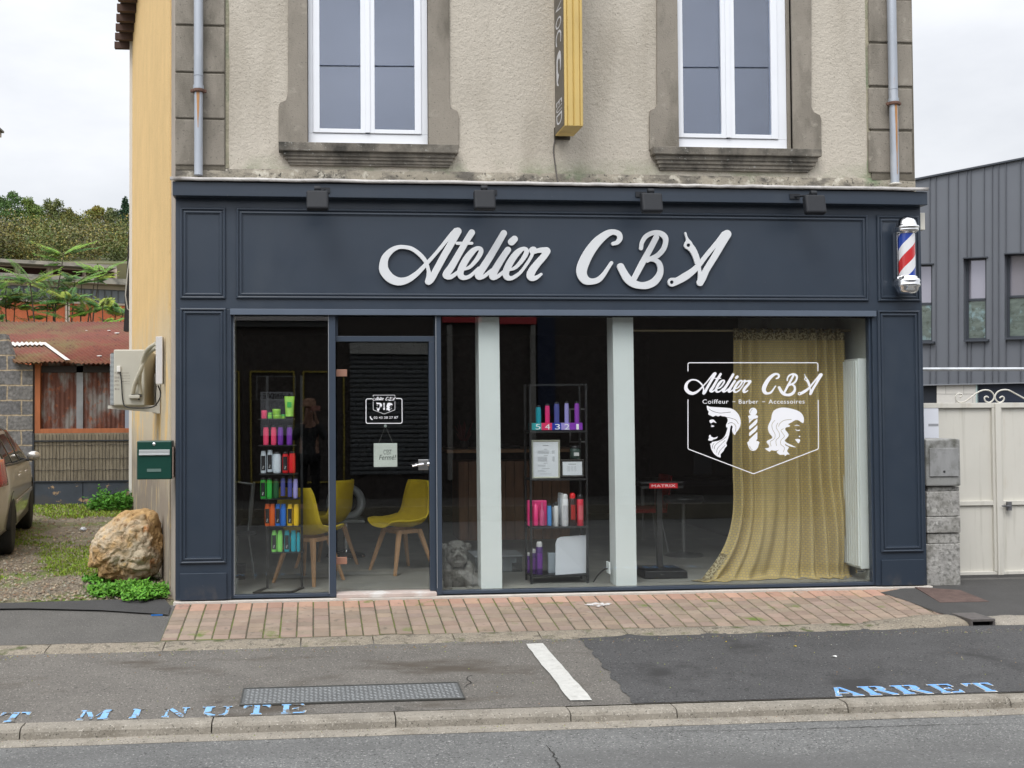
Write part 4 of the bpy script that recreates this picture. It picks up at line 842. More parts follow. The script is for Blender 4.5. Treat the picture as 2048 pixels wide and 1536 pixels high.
# ================================================================== THINGS ON THE FRONT
# spotlights
LAMP=M('black_lamp_housing',(.008,.010,.014),rough=.65,var=.1,bump=.1,bs=120,bdist=.001)
for k,(u,v0,v1,hu,lab) in enumerate(((635,383,420,0,'black spotlight above the blank left part of the fascia'),(969,382,420,-3,'black spotlight above the start of the raised lettering'),
      (1303,388,425,-22,'black spotlight above the last letters of the fascia'),(1629,392,428,-40,'black spotlight nearest the barber pole'))):
    y=-.30; c=P(u,(v0+v1)/2,y); hz=at(u,v0,y)[1]-at(u,v1,y)[1]
    t=thing('spotlight',lab,'spotlight',tuple(c),0,'spotlights over the shop sign')
    m=MB(); w=.089; hz*=1.08; m.box(-w,w,-.035,.035,-hz/2,hz/2)
    o=m.build('lamp_head',LAMP,t,local=True,bevel=.018,seg=3); o.rotation_euler.x=R(-12)
    m=MB(); m.lathe([(0,-.026),(.024,-.026),(.024,.026),(0,.026)],(0,.02,hz/2+.02),14,'x'); m.box(-.012,.012,.0,.03,hz/2-.01,hz/2+.01); m.build('knuckle',LAMP,t,local=True,bevel=.003)
    bx=at(u+ (hu if k>1 else 14),391,-.1)[0]-c.x; bz_=(zc0+zc1)/2-c.z
    m=MB(); m.box(bx-.045,bx+.045,-.112-c.y,-.1005-c.y,bz_-.022,bz_+.022); m.tube([(bx,-.11-c.y,bz_),(bx*.4,.08,hz/2-.0+.01),(0,.02,hz/2+.02)],.010,8); m.build('wall_arm',LAMP,t,local=True)
# barber pole
x,z=at(1812,510,-.11); t=thing('barber_pole','chrome barber pole with red white and blue stripes on the right end of the fascia','barber pole',(x,-.12,z))
sc=2127/(D-.12); H=lambda v: -(v-510)/sc
m=MB(); m.lathe([(0,H(429)),(.03,H(430)),(.055,H(433.5)),(.074,H(439)),(.084,H(446)),(.086,H(449)),(.103,H(450.5)),(.104,H(454)),(.096,H(456)),(.101,H(458)),(.098,H(461)),(.084,H(463)),(.070,H(466))],(0,0,0),32); m.build('top_cap',CHROME,t,local=True)
m=MB(); m.lathe([(.070,H(555)),(.083,H(557)),(.085,H(560)),(.100,H(562)),(.106,H(566)),(.100,H(570)),(.106,H(573)),(.104,H(577)),(.092,H(580)),(.088,H(585)),(.070,H(591)),(.03,H(594)),(0,H(595))],(0,0,0),32); m.build('bottom_cap',CHROME,t,local=True)
def stripes():
    m=bpy.data.materials.new('barber_stripes'); m.use_nodes=True; nt=m.node_tree; L=nt.links.new; b=nt.nodes['Principled BSDF']; b.inputs['Roughness'].default_value=.25
    tc=N(nt,'ShaderNodeTexCoord'); sp=N(nt,'ShaderNodeSeparateXYZ'); L(tc.outputs['Object'],sp.inputs[0])
    at2=N(nt,'ShaderNodeMath',operation='ARCTAN2'); L(sp.outputs[0],at2.inputs[0]); ng=N(nt,'ShaderNodeMath',operation='MULTIPLY',n1=-1.0); L(sp.outputs[1],ng.inputs[0]); L(ng.outputs[0],at2.inputs[1])
    a=N(nt,'ShaderNodeMath',operation='MULTIPLY_ADD',n1=-1/(2*PI),n2=.375); L(at2.outputs[0],a.inputs[0])
    z_=N(nt,'ShaderNodeMath',operation='MULTIPLY_ADD',n1=2.35); L(sp.outputs[2],z_.inputs[0]); L(a.outputs[0],z_.inputs[2])
    fr_=N(nt,'ShaderNodeMath',operation='FRACT'); L(z_.outputs[0],fr_.inputs[0])
    rp=N(nt,'ShaderNodeValToRGB'); rp.color_ramp.interpolation='CONSTANT'; e=rp.color_ramp.elements; e[0].position=0; e[0].color=(.72,.72,.74,1); e[1].position=.235; e[1].color=(.52,.022,.025,1)
    for p,c in ((.0,0),): pass
    n=e.new(.5); n.color=(.72,.72,.74,1); n=e.new(.735); n.color=(.012,.05,.33,1); L(fr_.outputs[0],rp.inputs[0]); L(rp.outputs[0],b.inputs['Base Color']); b.inputs['Coat Weight'].default_value=.6
    return m
m=MB(); m.lathe([(.069,H(557)),(.069,H(465))],(0,0,0),36); m.build('striped_cylinder',stripes(),t,local=True)
m=MB(); m.box(-.05,.05,.09,.119,H(460),H(450)); m.box(-.05,.05,.09,.119,H(572),H(562)); m.box(-.088,-.078,.0,.06,H(560),H(462)); m.build('bracket',CHROME,t,local=True)
# projecting yellow sign
y0_=YW-.06; yb0,yb1=-.37,-.03
t=thing('projecting_sign','old yellow ribbed box sign with dark faces hung edge on to the upper wall','sign',(at(1140,100,-.2)[0],-.2,4.3))
x0=at(1129.5,200,yb0)[0]; x1=at(1166,200,yb0)[0]; zb=at(1140,251,yb0)[1]; zt=zb+2.2
YEL=M('yellow_metal',(.56,.40,.13),rough=.5,var=.06,vs=3,layers=[((.42,.28,.09),6,.55,.8,(1,1,.3))]); 
m=MB(); w=x1-x0; n=14
pf=[(x0,yb0+.004),(x0+.012,yb0),(x0+.018,yb0),(x0+.024,yb0+.010),(x0+.030,yb0),(x0+w/2-.010,yb0),(x0+w/2,yb0+.012),(x0+w/2+.010,yb0),(x1-.030,yb0),(x1-.024,yb0+.010),(x1-.018,yb0),(x1-.012,yb0),(x1,yb0+.004),(x1,yb1),(x0,yb1)]
m.prism(pf,zb,zt,'xy'); m.build('case',YEL,t)
m=MB(); m.box(x0-.004,x0-.0005,yb0+.02,yb1-.004,zb+.012,zt-.02); fo=m.build('dark_face',M('dark_sign_face',(.085,.075,.06),rough=.4,var=.1,vs=4),t)
m=MB(); m.box(x1+.0005,x1+.004,yb0+.02,yb1-.004,zb+.012,zt-.02); m.build('dark_face',MATS['dark_sign_face'],t)
SW=M('sign_white',(.55,.55,.56),rough=.6); m=MB()
def sidetext(chars):
    for ch,va,vb in chars:
        vs,fs=text(ch,.0006); a=np.array(vs); mn=a.min(0);mx=a.max(0); q=(a-mn)/(mx-mn+1e-9)
        za=at(1122,vb,-.2)[1]; zb_=at(1122,va,-.2)[1]
        m.add([(x0-.005-.0004*p_[2],yb1-.06-p_[1]*.20,zb_+(za-zb_)*p_[0]) for p_ in q],fs)   # letters lie on their side, reading downward
sidetext([('T',-30,-8),('V',8,24),('O',34,56),('C',60,88)])
s=SDF(0,60,0,100,2); s.poly([(10,20),(20,5),(40,0),(52,15),(52,50),(46,60),(44,35),(36,22),(24,25),(20,45),(24,60),(34,70),(20,85),(30,98),(12,90),(8,60)],3)
vs,fs=loops_mesh(s.loops(.2),lambda u,v:(u,v),.0006); zA=at(1122,103,-.2)[1]; zB=at(1122,172,-.2)[1]
m.add([(x0-.0055-.0006+p[1],yb1-.05-p[0]/60*.22,zA+(zB-zA)*(p[2]/100)) for p in vs],fs)
for k in range(5): sidetext([('COIF'[k%4],198+k*4.5,202+k*4.5)]) if 0 else None
sidetext([('D',226,248),('U',212,222),('E',200,209)]); m.build('lettering',SW,fo)
m=MB(); pz=at(1123,268,YW)[1]; m.box(at(1108,270,YW)[0],at(1139,270,YW)[0],YW-.03,YW-.001,pz-.05,pz+.05); m.box(x0+.02,x1-.02,-.04,YW-.03,pz-.03,pz+.03); m.build('wall_bracket',M('blackened_metal',(.05,.04,.025),rough=.8,var=.3,vs=12),t)
m=MB(); cw_=[P(1110,278,YW-.01),P(1107,300,YW-.012),P(1111,335,YW-.012),P(1116,368,YW-.02)]; m.tube([Vector(p) for p in cr([tuple(p) for p in cw_],5)],.006,6); m.build('supply_cable',M('grey_wire',(.12,.11,.10),rough=.8),t)
# green letterbox
yb_=-.02; a,b,c_,d_=P2(273.5,343,882,959,yb_)
t=thing('letterbox','dark green metal letterbox with a silver flap at the left corner of the shop','letterbox',((a+b)/2,.0,(c_+d_)/2))
GRN=M('green_enamel',(.004,.045,.032),rough=.35,var=.08,bump=.05,bs=60,bdist=.001)
m=MB(); m.box(a,b,yb_+.004,.14,c_,d_); bo=m.build('body',GRN,t,bevel=.006)
m=MB(); m.box(a+.006,b-.004,yb_-.006,yb_+.003,c_+.004,d_-.004); m.build('front_door',GRN,t,bevel=.004)
m=MB(); f0,f1,f2,f3=P2(278,339.5,899.5,910.5,yb_-.01); m.box(f0,f1,yb_-.016,yb_-.006,f2,f3); m.box(f0,f1,yb_-.02,yb_-.016,f2,f2+.012); m.build('letter_flap',M('satin_aluminium',(.50,.52,.52),rough=.4,metal=.5),t,bevel=.002)
m=MB(); q=P(308,888,yb_-.008); m.lathe([(0,-.008),(.011,-.007),(.014,0)],(q.x,q.y,q.z),16,'y'); m.build('lock',CHROME,t)
m=MB(); f0,f1,f2,f3=P2(294,322,937.5,943.5,yb_-.008); m.box(f0,f1,yb_-.010,yb_-.006,f2,f3); m.build('name_plate',M('name_plate_grey',(.12,.18,.16),rough=.3),t)
m=MB(); m.box(b+.004,b+.012,.0,.1,c_+.01,d_-.05); m.build('side_bracket',M('rusty_bracket',(.35,.25,.2),rough=.8),t)
# air conditioner
ya=1.55; scA=2127/(D+ya)
t=thing('air_conditioner','cream outdoor air conditioning unit on a bracket on the yellow side wall','air conditioner',(at(255,820,ya)[0],ya,at(255,820,ya)[1]))
CRM=M('cream_metal',(.47,.455,.39),rough=.5,var=.05,vs=4,bump=.05,bs=30)
a,b,c_,d_=P2(227,289,699,811,ya)
m=MB(); m.box(a,b,ya,ya+.78,c_,d_); m.build('casing',CRM,t,bevel=.012)
m=MB()
gx=at(219.5,760,ya)[0]
m.box(gx+.008,a-.0005,ya+.02,ya+.76,c_+.005,d_-.03); go=m.build('grille_core',M('dark_fins',(.10,.10,.10),rough=.6),t)
m=MB()
for i in range(40): z=c_+.015+i*(d_-c_-.06)/39; m.box(gx,a-.001,ya+.012,ya+.77,z-.0028,z+.0028)
m.build('grille_wires',M('pale_wire',(.55,.6,.62),rough=.5),go)
m=MB(); p=P(238,738,ya); m.box(p.x-.018,p.x+.018,ya-.02,ya-.001,p.z-.03,p.z+.03); m.build('cable_gland',M('white_plastic',(.7,.69,.65),rough=.5),t,bevel=.006)
m=MB()
a2,b2,c2_,d2_=P2(228,254,741,787,ya)
for (u0,u1,v0,v1) in ((229,239,744,748),(229,239,752,757),(229,238,760,764),(229,239,768,772),(229,239,776,780),(244,258,745,747),(243,260,751,752.5),(243,260,756,757.5),(243,260,762,763.5),(248,260,767,768)):
    e0,e1,e2,e3=P2(u0,u1,v0,v1,ya); m.box(e0,e1,ya-.0015,ya-.0005,e2,e3)
m.build('data_plate',M('printed_grey',(.36,.34,.29),rough=.7,var=.4,vs=60),t)
m=MB(); e0,e1,e2,e3=P2(259,281,790,797,ya); m.box(e0,e1,ya-.05,ya-.001,e2,e3); m.build('valve_cover',CRM,t,bevel=.006)
m=MB()
for u in (265,279): 
    q=P(u,791.5,ya-.03); m.tube([q+Vector((-.012,0,0)),q+Vector((.02,0,0))],.012,10); m.tube([q,q+Vector((0,0,.03))],.008,8)
q=P(278,795,ya-.03); m.tube([q,q+Vector((0,0,-.025))],.01,8); m.build('valve',M('black_brass',(.03,.03,.03),rough=.5),t)
yw_=1.0
m=MB(); PP=lambda l,r: m.tube([Vector(p) for p in cr([tuple(P(u,v,y)) for u,v,y in l],7)],r,12)
PP([(265,787,ya-.03),(270,768,ya-.07),(281,742,ya-.15),(286,720,ya-.2),(295,700,ya-.3),(313,687,yw_+.0)],.021)
PP([(281,787,ya-.03),(279,768,ya-.06),(279,758,ya-.10),(281,742,ya-.17),(291,718,ya-.2),(302,703,ya-.3),(313,695,yw_+.0)],.019); m.build('insulated_pipe',M('cream_insulation',(.46,.43,.34),rough=.9,var=.1,vs=12,bump=.3,bs=40),t)
m=MB(); a,b,c_,d_=P2(311.5,325,673,768,yw_-.07); m.box(a,b,yw_-.07,yw_+.04,c_,d_); m.build('trunking',M('white_trunking',(.60,.60,.61),rough=.5,var=.05),t,bevel=.004)
m=MB(); PP([(240,741,ya-.01),(243,765,ya-.02),(245,795,ya-.02),(250,812,ya-.03),(270,816,ya-.2),(305,814,ya-.3),(318,800,yw_),(321,785,yw_),(316,771,yw_-.04)],.006)
PP([(313,812,yw_),(311,795,yw_),(313,771,yw_-.04)],.004); m.build('black_cable',M('black_rubber',(.012,.012,.012),rough=.6),t)
m=MB()
for yy in (ya+.08,ya+.62):
    A0=P(214.5,815,ya+.05); zt_=A0.z+.02; xw=sx(yy)-.005; xo=A0.x+(.0 if yy<1.9 else .0)
    m.prism([(xo,zt_),(xo,zt_-.03),(xw,zt_-.075),(xw,zt_)],yy-.002,yy+.003); m.box(xo,xw,yy,yy+.035,zt_-.004,zt_)
    m.box(xw-.035,xw-.001,yy-.004,yy+.035,zt_-.08,zt_+.33)
    m.build('bracket',M('cream_bracket',(.5,.48,.42),rough=.5,var=.15,vs=10,layers=[((.35,.2,.1),14,.68,.8)]),t); m=MB()
# ================================================================== INSIDE THE WINDOW
def bcol(name,c,rough=.35): return M(name,c,rough=rough,var=.03)
LABK=bcol('black_label',(.015,.015,.018)); LABW=bcol('white_label',(.6,.6,.6)); CAPK=bcol('black_cap',(.012,.012,.014))
def bottle(kind,uc,vb,wpx,vt,Y,mat,label,cat,group,lab=None,cap=None,name=None):
    s_=(D+Y)/2127; x,z=at(uc,vb,Y); w=wpx*s_; h=(vb-vt)*s_
    t=thing(name or {'duo':'shampoo_bottle','can':'spray_can','tube':'hair_tube','jar':'cream_jar','slim':'shampoo_bottle','pump':'pump_bottle'}[kind],label,cat,(x,Y,z),0,group)
    r=w/2; m=MB()
    if kind in('duo','slim'):
        m.lathe([(r*.86,0),(r*.98,h*.03),(r,h*.12),(r,h*.86),(r*.9,h*.93),(r*.86,h)],(0,0,0),20,sy=.8); m.build('body',mat,t,local=True,bevel=0)
        if kind=='duo' and lab is not None:
            n=MB(); n.grid(7,2,lambda a,b:(r*1.02*math.sin((a-.55)*1.7),-r*.83*math.cos((a-.55)*1.7),h*(.14+.72*b))); n.build('label',lab,t,local=True)
            n=MB(); [n.box(-r*(.38-.1*q),r*(.02+.12*((q*7)%3)),-r*.90,-r*.885,h*(.22+.055*q),h*(.245+.055*q)) for q in range(3)]; n.build('print',LABW,t,local=True)
            n=MB(); text_fit(n,'ABC'[0:0] or 'III',-r*.35,r*.3,h*.22,h*.42,-r*.88,.0003) if 0 else None
        c_m=MB(); c_m.lathe([(r*.84,h),(r*.84,h*1.0+.012),(r*.75,h+.016)],(0,0,0),18,sy=.8); c_m.build('cap',cap or CAPK,t,local=True)
    elif kind=='can':
        m.lathe([(r*.9,0),(r,h*.015),(r,h*.82),(r*.9,h*.84)],(0,0,0),20); m.build('body',mat,t,local=True)
        n=MB(); n.lathe([(r*.86,h*.84),(r*.86,h*.95),(r*.6,h*.995),(0,h)],(0,0,0),18); n.build('cap',cap or CAPK,t,local=True)
        if lab is not None:
            n=MB(); n.grid(7,2,lambda a,b:(r*1.02*math.sin((a-.5)*1.5),-r*1.02*math.cos((a-.5)*1.5),h*(.2+.45*b))); n.build('label',lab,t,local=True)
    elif kind=='tube':
        vs=[];k=10
        for i in range(k+1):
            q=i/k; rx=r*(.8+.2*q); ry=r*.75*(1-q)+.003
            vs.append((rx,ry,h*(.12+.88*q)))
        m.grid(20,k+1,lambda a,b:(vs[round(b*k)][0]*math.cos(2*PI*a),vs[round(b*k)][1]*math.sin(2*PI*a),vs[round(b*k)][2]),True,True); m.build('body',mat,t,local=True)
        n=MB(); n.lathe([(r*.78,0),(r*.8,h*.12),(0,h*.121)],(0,0,0),18); n.build('cap',cap or mat,t,local=True)
        if lab is not None: n=MB(); n.box(-r*.45,r*.4,-r*.62,-r*.60,h*.45,h*.72); n.build('label',lab,t,local=True)
    elif kind=='jar':
        m.lathe([(r*.95,0),(r,h*.1),(r,h*.6)],(0,0,0),20); m.build('body',mat,t,local=True)
        n=MB(); n.lathe([(r*1.03,h*.6),(r*1.03,h*.97),(r*.98,h),(0,h)],(0,0,0),20); n.build('lid',cap or CAPK,t,local=True)
    elif kind=='pump':
        m.lathe([(r*.9,0),(r,h*.04),(r,h*.6),(r*.45,h*.7),(r*.45,h*.76)],(0,0,0),20); m.build('body',mat,t,local=True)
        n=MB(); n.lathe([(r*.5,h*.76),(r*.5,h*.88),(r*.3,h*.98),(0,h)],(0,0,0),16); n.build('cap',cap or LABW,t,local=True)
    return t
# wire display stand at the left
ys_=.2
t=thing('display_stand','tall black wire display stand crammed with coloured bottles behind the left pane','display stand',(at(565,1185,ys_)[0],ys_,.026))
m=MB(); 
for u,Yq in ((535,.33),(604,.33)): 
    p=P(u,1180,Yq); m.box(p.x-.011,p.x+.011,Yq-.008,Yq+.008,.035,at(u,752,Yq)[1])
m.build('upright',BLACK,t)
m=MB(); f0=P(508,1190,.11);f1=P(584,1190,.11); z=.030
A=[(f0.x,.11),(f1.x,.11),(at(606,1184,.33)[0],.33),(at(531,1184,.33)[0],.33)]
for i in (0,1,3): p,q=A[i],A[(i+1)%4]; m.bar((p[0],p[1],z+.006),(q[0],q[1],z+.006),.026,.012)
m.build('base',BLACK,t)
ROWS=[(838,516,589),(891,516,592),(948,518,596),(998,522,600),(1053,531,606),(1105,543,608)]
for k,(v,u0,u1) in enumerate(ROWS):
    m=MB(); x0=at(u0,v,ys_-.06)[0];x1=at(u1,v,ys_-.06)[0]; z=at(555,v,ys_-.06)[1]; m.box(x0,x1,ys_-.06,ys_+.12,z-.006,z); m.build('shelf',BLACK,t)
m=MB(); a,b,c_,d_=P2(513,591,752,800,.33); ring_moulding(m,a,b,c_,d_,.33,[(0,0),(0,.004),(.006,.004),(.006,0)]); m.build('header_frame',BLACK,t)
G1='salon products on the wire display stand'
Yb=ys_
neon=bcol('lime_plastic',(.25,.52,.03)); pink=bcol('pink_plastic',(.75,.06,.15)); purp=bcol('purple_plastic',(.17,.035,.34)); wht=bcol('white_plastic_bottle',(.55,.60,.66)); red=bcol('red_plastic',(.62,.01,.015)); grn=bcol('green_plastic',(.03,.38,.05)); dgrn=bcol('dark_green_plastic',(.015,.09,.03)); blu=bcol('blue_plastic',(.02,.14,.52)); nblu=bcol('violet_blue_plastic',(.07,.08,.30)); org=bcol('orange_plastic',(.62,.10,.01)); yel=bcol('yellow_plastic',(.75,.48,.02)); teal=bcol('teal_plastic',(.01,.30,.38)); lgrn=bcol('light_green_plastic',(.22,.62,.12)); mag=bcol('magenta_plastic',(.70,.03,.18)); vio=bcol('bright_violet_plastic',(.27,.05,.42)); gry=bcol('silver_plastic',(.45,.45,.45)); lilac=bcol('lilac_plastic',(.33,.30,.62))
def r1(k,*a,**kw): bottle(*a,group=G1,**kw)
bo=lambda kind,uc,vb,w,vt,mat,label,cat='bottle',**k: bottle(kind,uc,vb,w,vt,k.pop('Y',Yb),mat,label,cat,k.pop('group',G1),**k)
bo('jar',528.5,837,11,821,pink,'pink pot at the left end of the top shelf of the wire stand','cream pot',cap=pink,lab=None)
bo('jar',540,837,9,830,lgrn,'pale green pot at the bottom of the narrow pair beside the pink pot','cream pot',cap=neon); bo('jar',540,829.5,9,822,lgrn,'pale green pot on top of the narrow pair beside the pink pot','cream pot',cap=CAPK)
bo('jar',554,837,16,829.5,neon,'wide lime pot under another pot in the middle of the top shelf','cream pot',cap=neon); bo('jar',553,829,16,818,neon,'wide lime pot stacked on another in the middle of the top shelf','cream pot',cap=neon)
bo('jar',567,837,9,829,neon,'small green pot against the tall green tube','cream pot',cap=grn)
bo('tube',579,833,20,793,neon,'tall bright green tube on the top shelf of the wire stand','tube',lab=grn,cap=neon,Y=Yb-.03)
for u,mt,lb in ((532,pink,'bright pink bottle at the left of the second shelf of the wire stand'),(547.5,pink,'dim pink bottle second from left on the second shelf'),(561,purp,'purple bottle with white print on the second shelf of the wire stand'),(579,purp,'lighter purple bottle at the right end of the second shelf')):
    bo('slim',u,890,11,855,mt,lb,lab=LABK)
bo('duo',527,946.5,11,906,wht,'white bottle with black label at the left of the third shelf',lab=LABK,cap=wht); bo('duo',540,944,11,904,wht,'leaning looking white bottle second on the third shelf',lab=LABK,cap=wht)
bo('slim',554,946.5,16,908,wht,'wide white bottle in the middle of the third shelf'); bo('duo',571,946,12,908,red,'red bottle with a black label on the third shelf',lab=LABK); bo('duo',584.5,946,13,907,red,'plain red bottle at the right end of the third shelf')
bo('duo',526.5,998,11,960,grn,'green bottle with a black label on the fourth shelf',lab=LABK); bo('slim',539,998,11,960,grn,'plain green bottle on the fourth shelf'); bo('slim',552,996,11,962,dgrn,'dark green bottle in the middle of the fourth shelf')
bo('slim',566,992,9,957,nblu,'violet blue bottle beside the dark green one on the fourth shelf'); bo('slim',580,994,9,958,nblu,'violet blue bottle second from right on the fourth shelf'); bo('slim',591,996,9,958,lilac,'lilac blue bottle at the right end of the fourth shelf')
for u,mt,l,lb in ((535,org,LABK,'orange bottle with a black label on the fifth shelf'),(545,org,None,'plain orange bottle on the fifth shelf'),(556,blu,LABK,'blue bottle with a black label on the fifth shelf'),(567,blu,None,'plain blue bottle on the fifth shelf'),(580,yel,LABK,'yellow bottle with a black label on the fifth shelf'),(592.5,yel,None,'plain yellow bottle on the fifth shelf')):
    bo('duo',u,1052,10.5,1012,mt,lb,lab=l,cap=mt)
for u,mt,l,lb in ((548.5,lgrn,LABK,'pale green bottle with a black label on the lowest shelf of the wire stand'),(560,lgrn,None,'plain light green bottle on the lowest shelf of the wire stand'),(574,teal,LABK,'teal bottle with a black label on the lowest shelf'),(587,teal,None,'plain teal bottle on the lowest shelf of the wire stand'),(597,teal,None,'thin teal bottle at the right end of the lowest shelf')):
    bo('duo',u,1104,10.5 if u<590 else 7,1065,mt,lb,lab=l,cap=mt if u<590 else CAPK)
# mustard chairs
def shell(a,b):
    # a: 0..1 across, b: 0..1 from the front lip to the top of the back
    prof=[(-.235,.435),(-.22,.452),(-.15,.452),(-.05,.432),(.06,.425),(.14,.44),(.185,.50),(.21,.58),(.235,.68),(.262,.78),(.28,.845)]
    t=b*(len(prof)-1); i=min(int(t),len(prof)-2); f=t-i; f=f*f*(3-2*f) if 0 else f
    y=prof[i][0]*(1-f)+prof[i+1][0]*f; z=prof[i][1]*(1-f)+prof[i+1][1]*f
    wd=[.19,.215,.235,.245,.245,.24,.235,.225,.212,.195,.165]; w=wd[i]*(1-f)+wd[i+1]*f
    q=(a-.5)*2; lift=(abs(q)**3)*(.045+.04*math.exp(-((b-.5)/.22)**2)); x=w*q
    fwd=(abs(q)**3)*.07*max(0,(b-.45)/.55)
    z2=z+lift*(1-max(0,(b-.45)/.55)); return (x,-(-y)-fwd if 0 else y-fwd,z2)
def chair(loc,rz,label):
    t=thing('upholstered_chair',label,'chair',loc,rz,'mustard shell chairs in the shop')
    m=MB(); m.grid(15,31,shell); m.build('seat_shell',MUSTARD,t,local=True,solid=.016)
    m=MB(); e=[shell(a,b) for a,b in [(0,i/24) for i in range(25)]+[(j/10,1) for j in range(1,11)]+[(1,1-i/24) for i in range(1,25)]+[(1-j/10,0) for j in range(1,11)]]
    m.tube(e,.009,6); m.build('piping',M('mustard_piping',(.56,.41,.015),rough=.8),t,local=True)
    for sx_ in (-1,1):
        for sy_ in (-1,1):
            m=MB(); top=Vector((sx_*.13,sy_*.11+.02,.405)); bot=Vector((sx_*.225,sy_*.22+.02,0)); d=(bot-top); 
            w0,w1=.021,.012; vs=[top+Vector((i*w0,j*w0,0)) for i,j in((-1,-1),(1,-1),(1,1),(-1,1))]+[bot+Vector((i*w1,j*w1,0)) for i,j in((-1,-1),(1,-1),(1,1),(-1,1))]
            m.add(vs,[(0,1,2,3),(4,5,6,7),(0,1,5,4),(1,2,6,5),(2,3,7,6),(3,0,4,7)]); m.build('leg',WOOD,t,local=True,bevel=.003)
    m=MB(); m.bar((-.13,-.09,.385),(.13,-.09,.385),.02,.035); m.bar((-.13,.13,.385),(.13,.13,.385),.02,.035); m.bar((-.13,-.09,.385),(-.13,.13,.385),.02,.035); m.bar((.13,-.09,.385),(.13,.13,.385),.02,.035); m.build('rail',WOOD,t,local=True)
    return t
c0=gr(797,1149,.026); c0=Vector((at(800,1100,1.2)[0],1.2,.026)); chair(c0,R(-62),'mustard yellow shell chair on wooden legs facing left behind the glass door')
chair((at(620,1100,.72)[0],.72,.026),R(143),'nearest mustard yellow chair, seen from behind beside the wire display stand')
chair((at(650,1100,1.6)[0],1.6,.026),R(-120),'mustard yellow chair partly hidden behind the nearest one and the door post')
# grey plastic tub chair with an oval opening
t=thing('tub_chair','grey plastic tub chair with an oval opening in its back behind the door post','chair',(at(692,1100,2.3)[0],2.3,.026))
GP=M('grey_shell_plastic',(.25,.26,.26),rough=.4); m=MB()
def tub(a,b):
    th=-PI*.15+a*PI*1.3; r_=.27; return (r_*math.cos(th),r_*math.sin(th)*.9,.44+b*(.36*math.sin(max(0,min(PI,th)))**.5 if 0<th<PI else .05))
m.tube([Vector((.165*math.cos(q),.05*math.sin(q),.56+.15*math.sin(q))) for q in [k*2*PI/28 for k in range(29)]],.046,8); m.box(-.18,.19,-.2,.2,.36,.395); m.build('seat_shell',GP,t,local=True,bevel=.01)
m=MB(); m.tube([(0,0,.06),(0,0,.36)],.025,10); m.lathe([(0,.07),(.05,.06),(.20,.02),(.21,0)],(0,0,0),20); m.build('pedestal',CHROME,t,local=True)
# work stool / trolley frame at the left pane
t=thing('metal_frame_trolley','grey metal framed salon trolley at the far left behind the left pane','trolley',(at(487,1100,.9)[0],.9,.026))
m=MB(); 
for p,q in (((-.1,0,0),(-.06,0,.42)),((.1,0,0),(.04,0,.42)),((-.1,.3,0),(-.06,.3,.42)),((.04,0,.42),(.08,0,.86)),((.08,0,.86),(-.05,0,.88)),((.04,.3,.42),(.08,.3,.86))): m.tube([p,q],.012,8)
m.build('frame',M('grey_tube',(.22,.23,.23),rough=.4,metal=.5),t,local=True)
m=MB(); m.box(-.18,.12,-.05,.35,.40,.44); m.box(-.12,.02,-.03,.05,.0,.14); m.build('tray',BLACK,t,local=True,bevel=.01)
# wooden counter
yc=3.4
t=thing('reception_counter','dark wooden reception counter at the back of the shop','counter',(at(1030,1000,yc)[0],yc,.026))
DW=M('dark_counter_wood',(.22,.105,.05),rough=.55,var=.25,vs=5,stretch=(3,1,.4)); 
a,b,c_,d_=P2(918,1140,922,1092,yc); m=MB()
n=12
for i in range(n): m.box(a+(b-a)*i/n+.004,a+(b-a)*(i+1)/n-.004,yc,yc+.03,.03,d_)
m.box(a,b,yc+.031,yc+.6,.03,d_-.01); m.build('panelled_front',DW,t)
m=MB(); a,b,c_,d_=P2(893,1150,898,905,yc-.1); m.box(a,b,yc-.12,yc+.65,c_,d_); m.build('counter_top',M('counter_top_wood',(.34,.18,.085),rough=.4,var=.2,vs=6),t,bevel=.004)
zt_=d_
t=thing('red_dried_plant','small dark red dried plant standing on the left end of the counter','plant',(at(931,895,yc)[0],yc+.1,zt_)); m=MB()
for i in range(26):
    a=RN.uniform(0,6.28); l=RN.uniform(.1,.28); m.tube([(0,0,.06),(.05*math.cos(a),.05*math.sin(a),.06+l*.5),(.12*math.cos(a)*RN.uniform(.5,1),.1*math.sin(a),.06+l)],[.006,.008,.004],5)
m.build('stems',M('dark_red_stem',(.14,.012,.018),rough=.7),t,local=True); m=MB(); m.lathe([(.04,0),(.06,.05),(.05,.09)],(0,0,0),14); m.build('pot',M('dark_pot',(.03,.02,.02),rough=.5),t,local=True)
m=MB(); p=P(1014,897,yc); m.box(p.x-.2,p.x+.17,yc+.05,yc+.25,zt_+.001,zt_+.03); m.box(p.x-.15,p.x+.05,yc+.1,yc+.2,zt_+.03,zt_+.05); tag(m.build('folder_stack',bcol('black_card',(.02,.02,.02)),bevel=.004),'flat black folders lying on the wooden counter','folder')
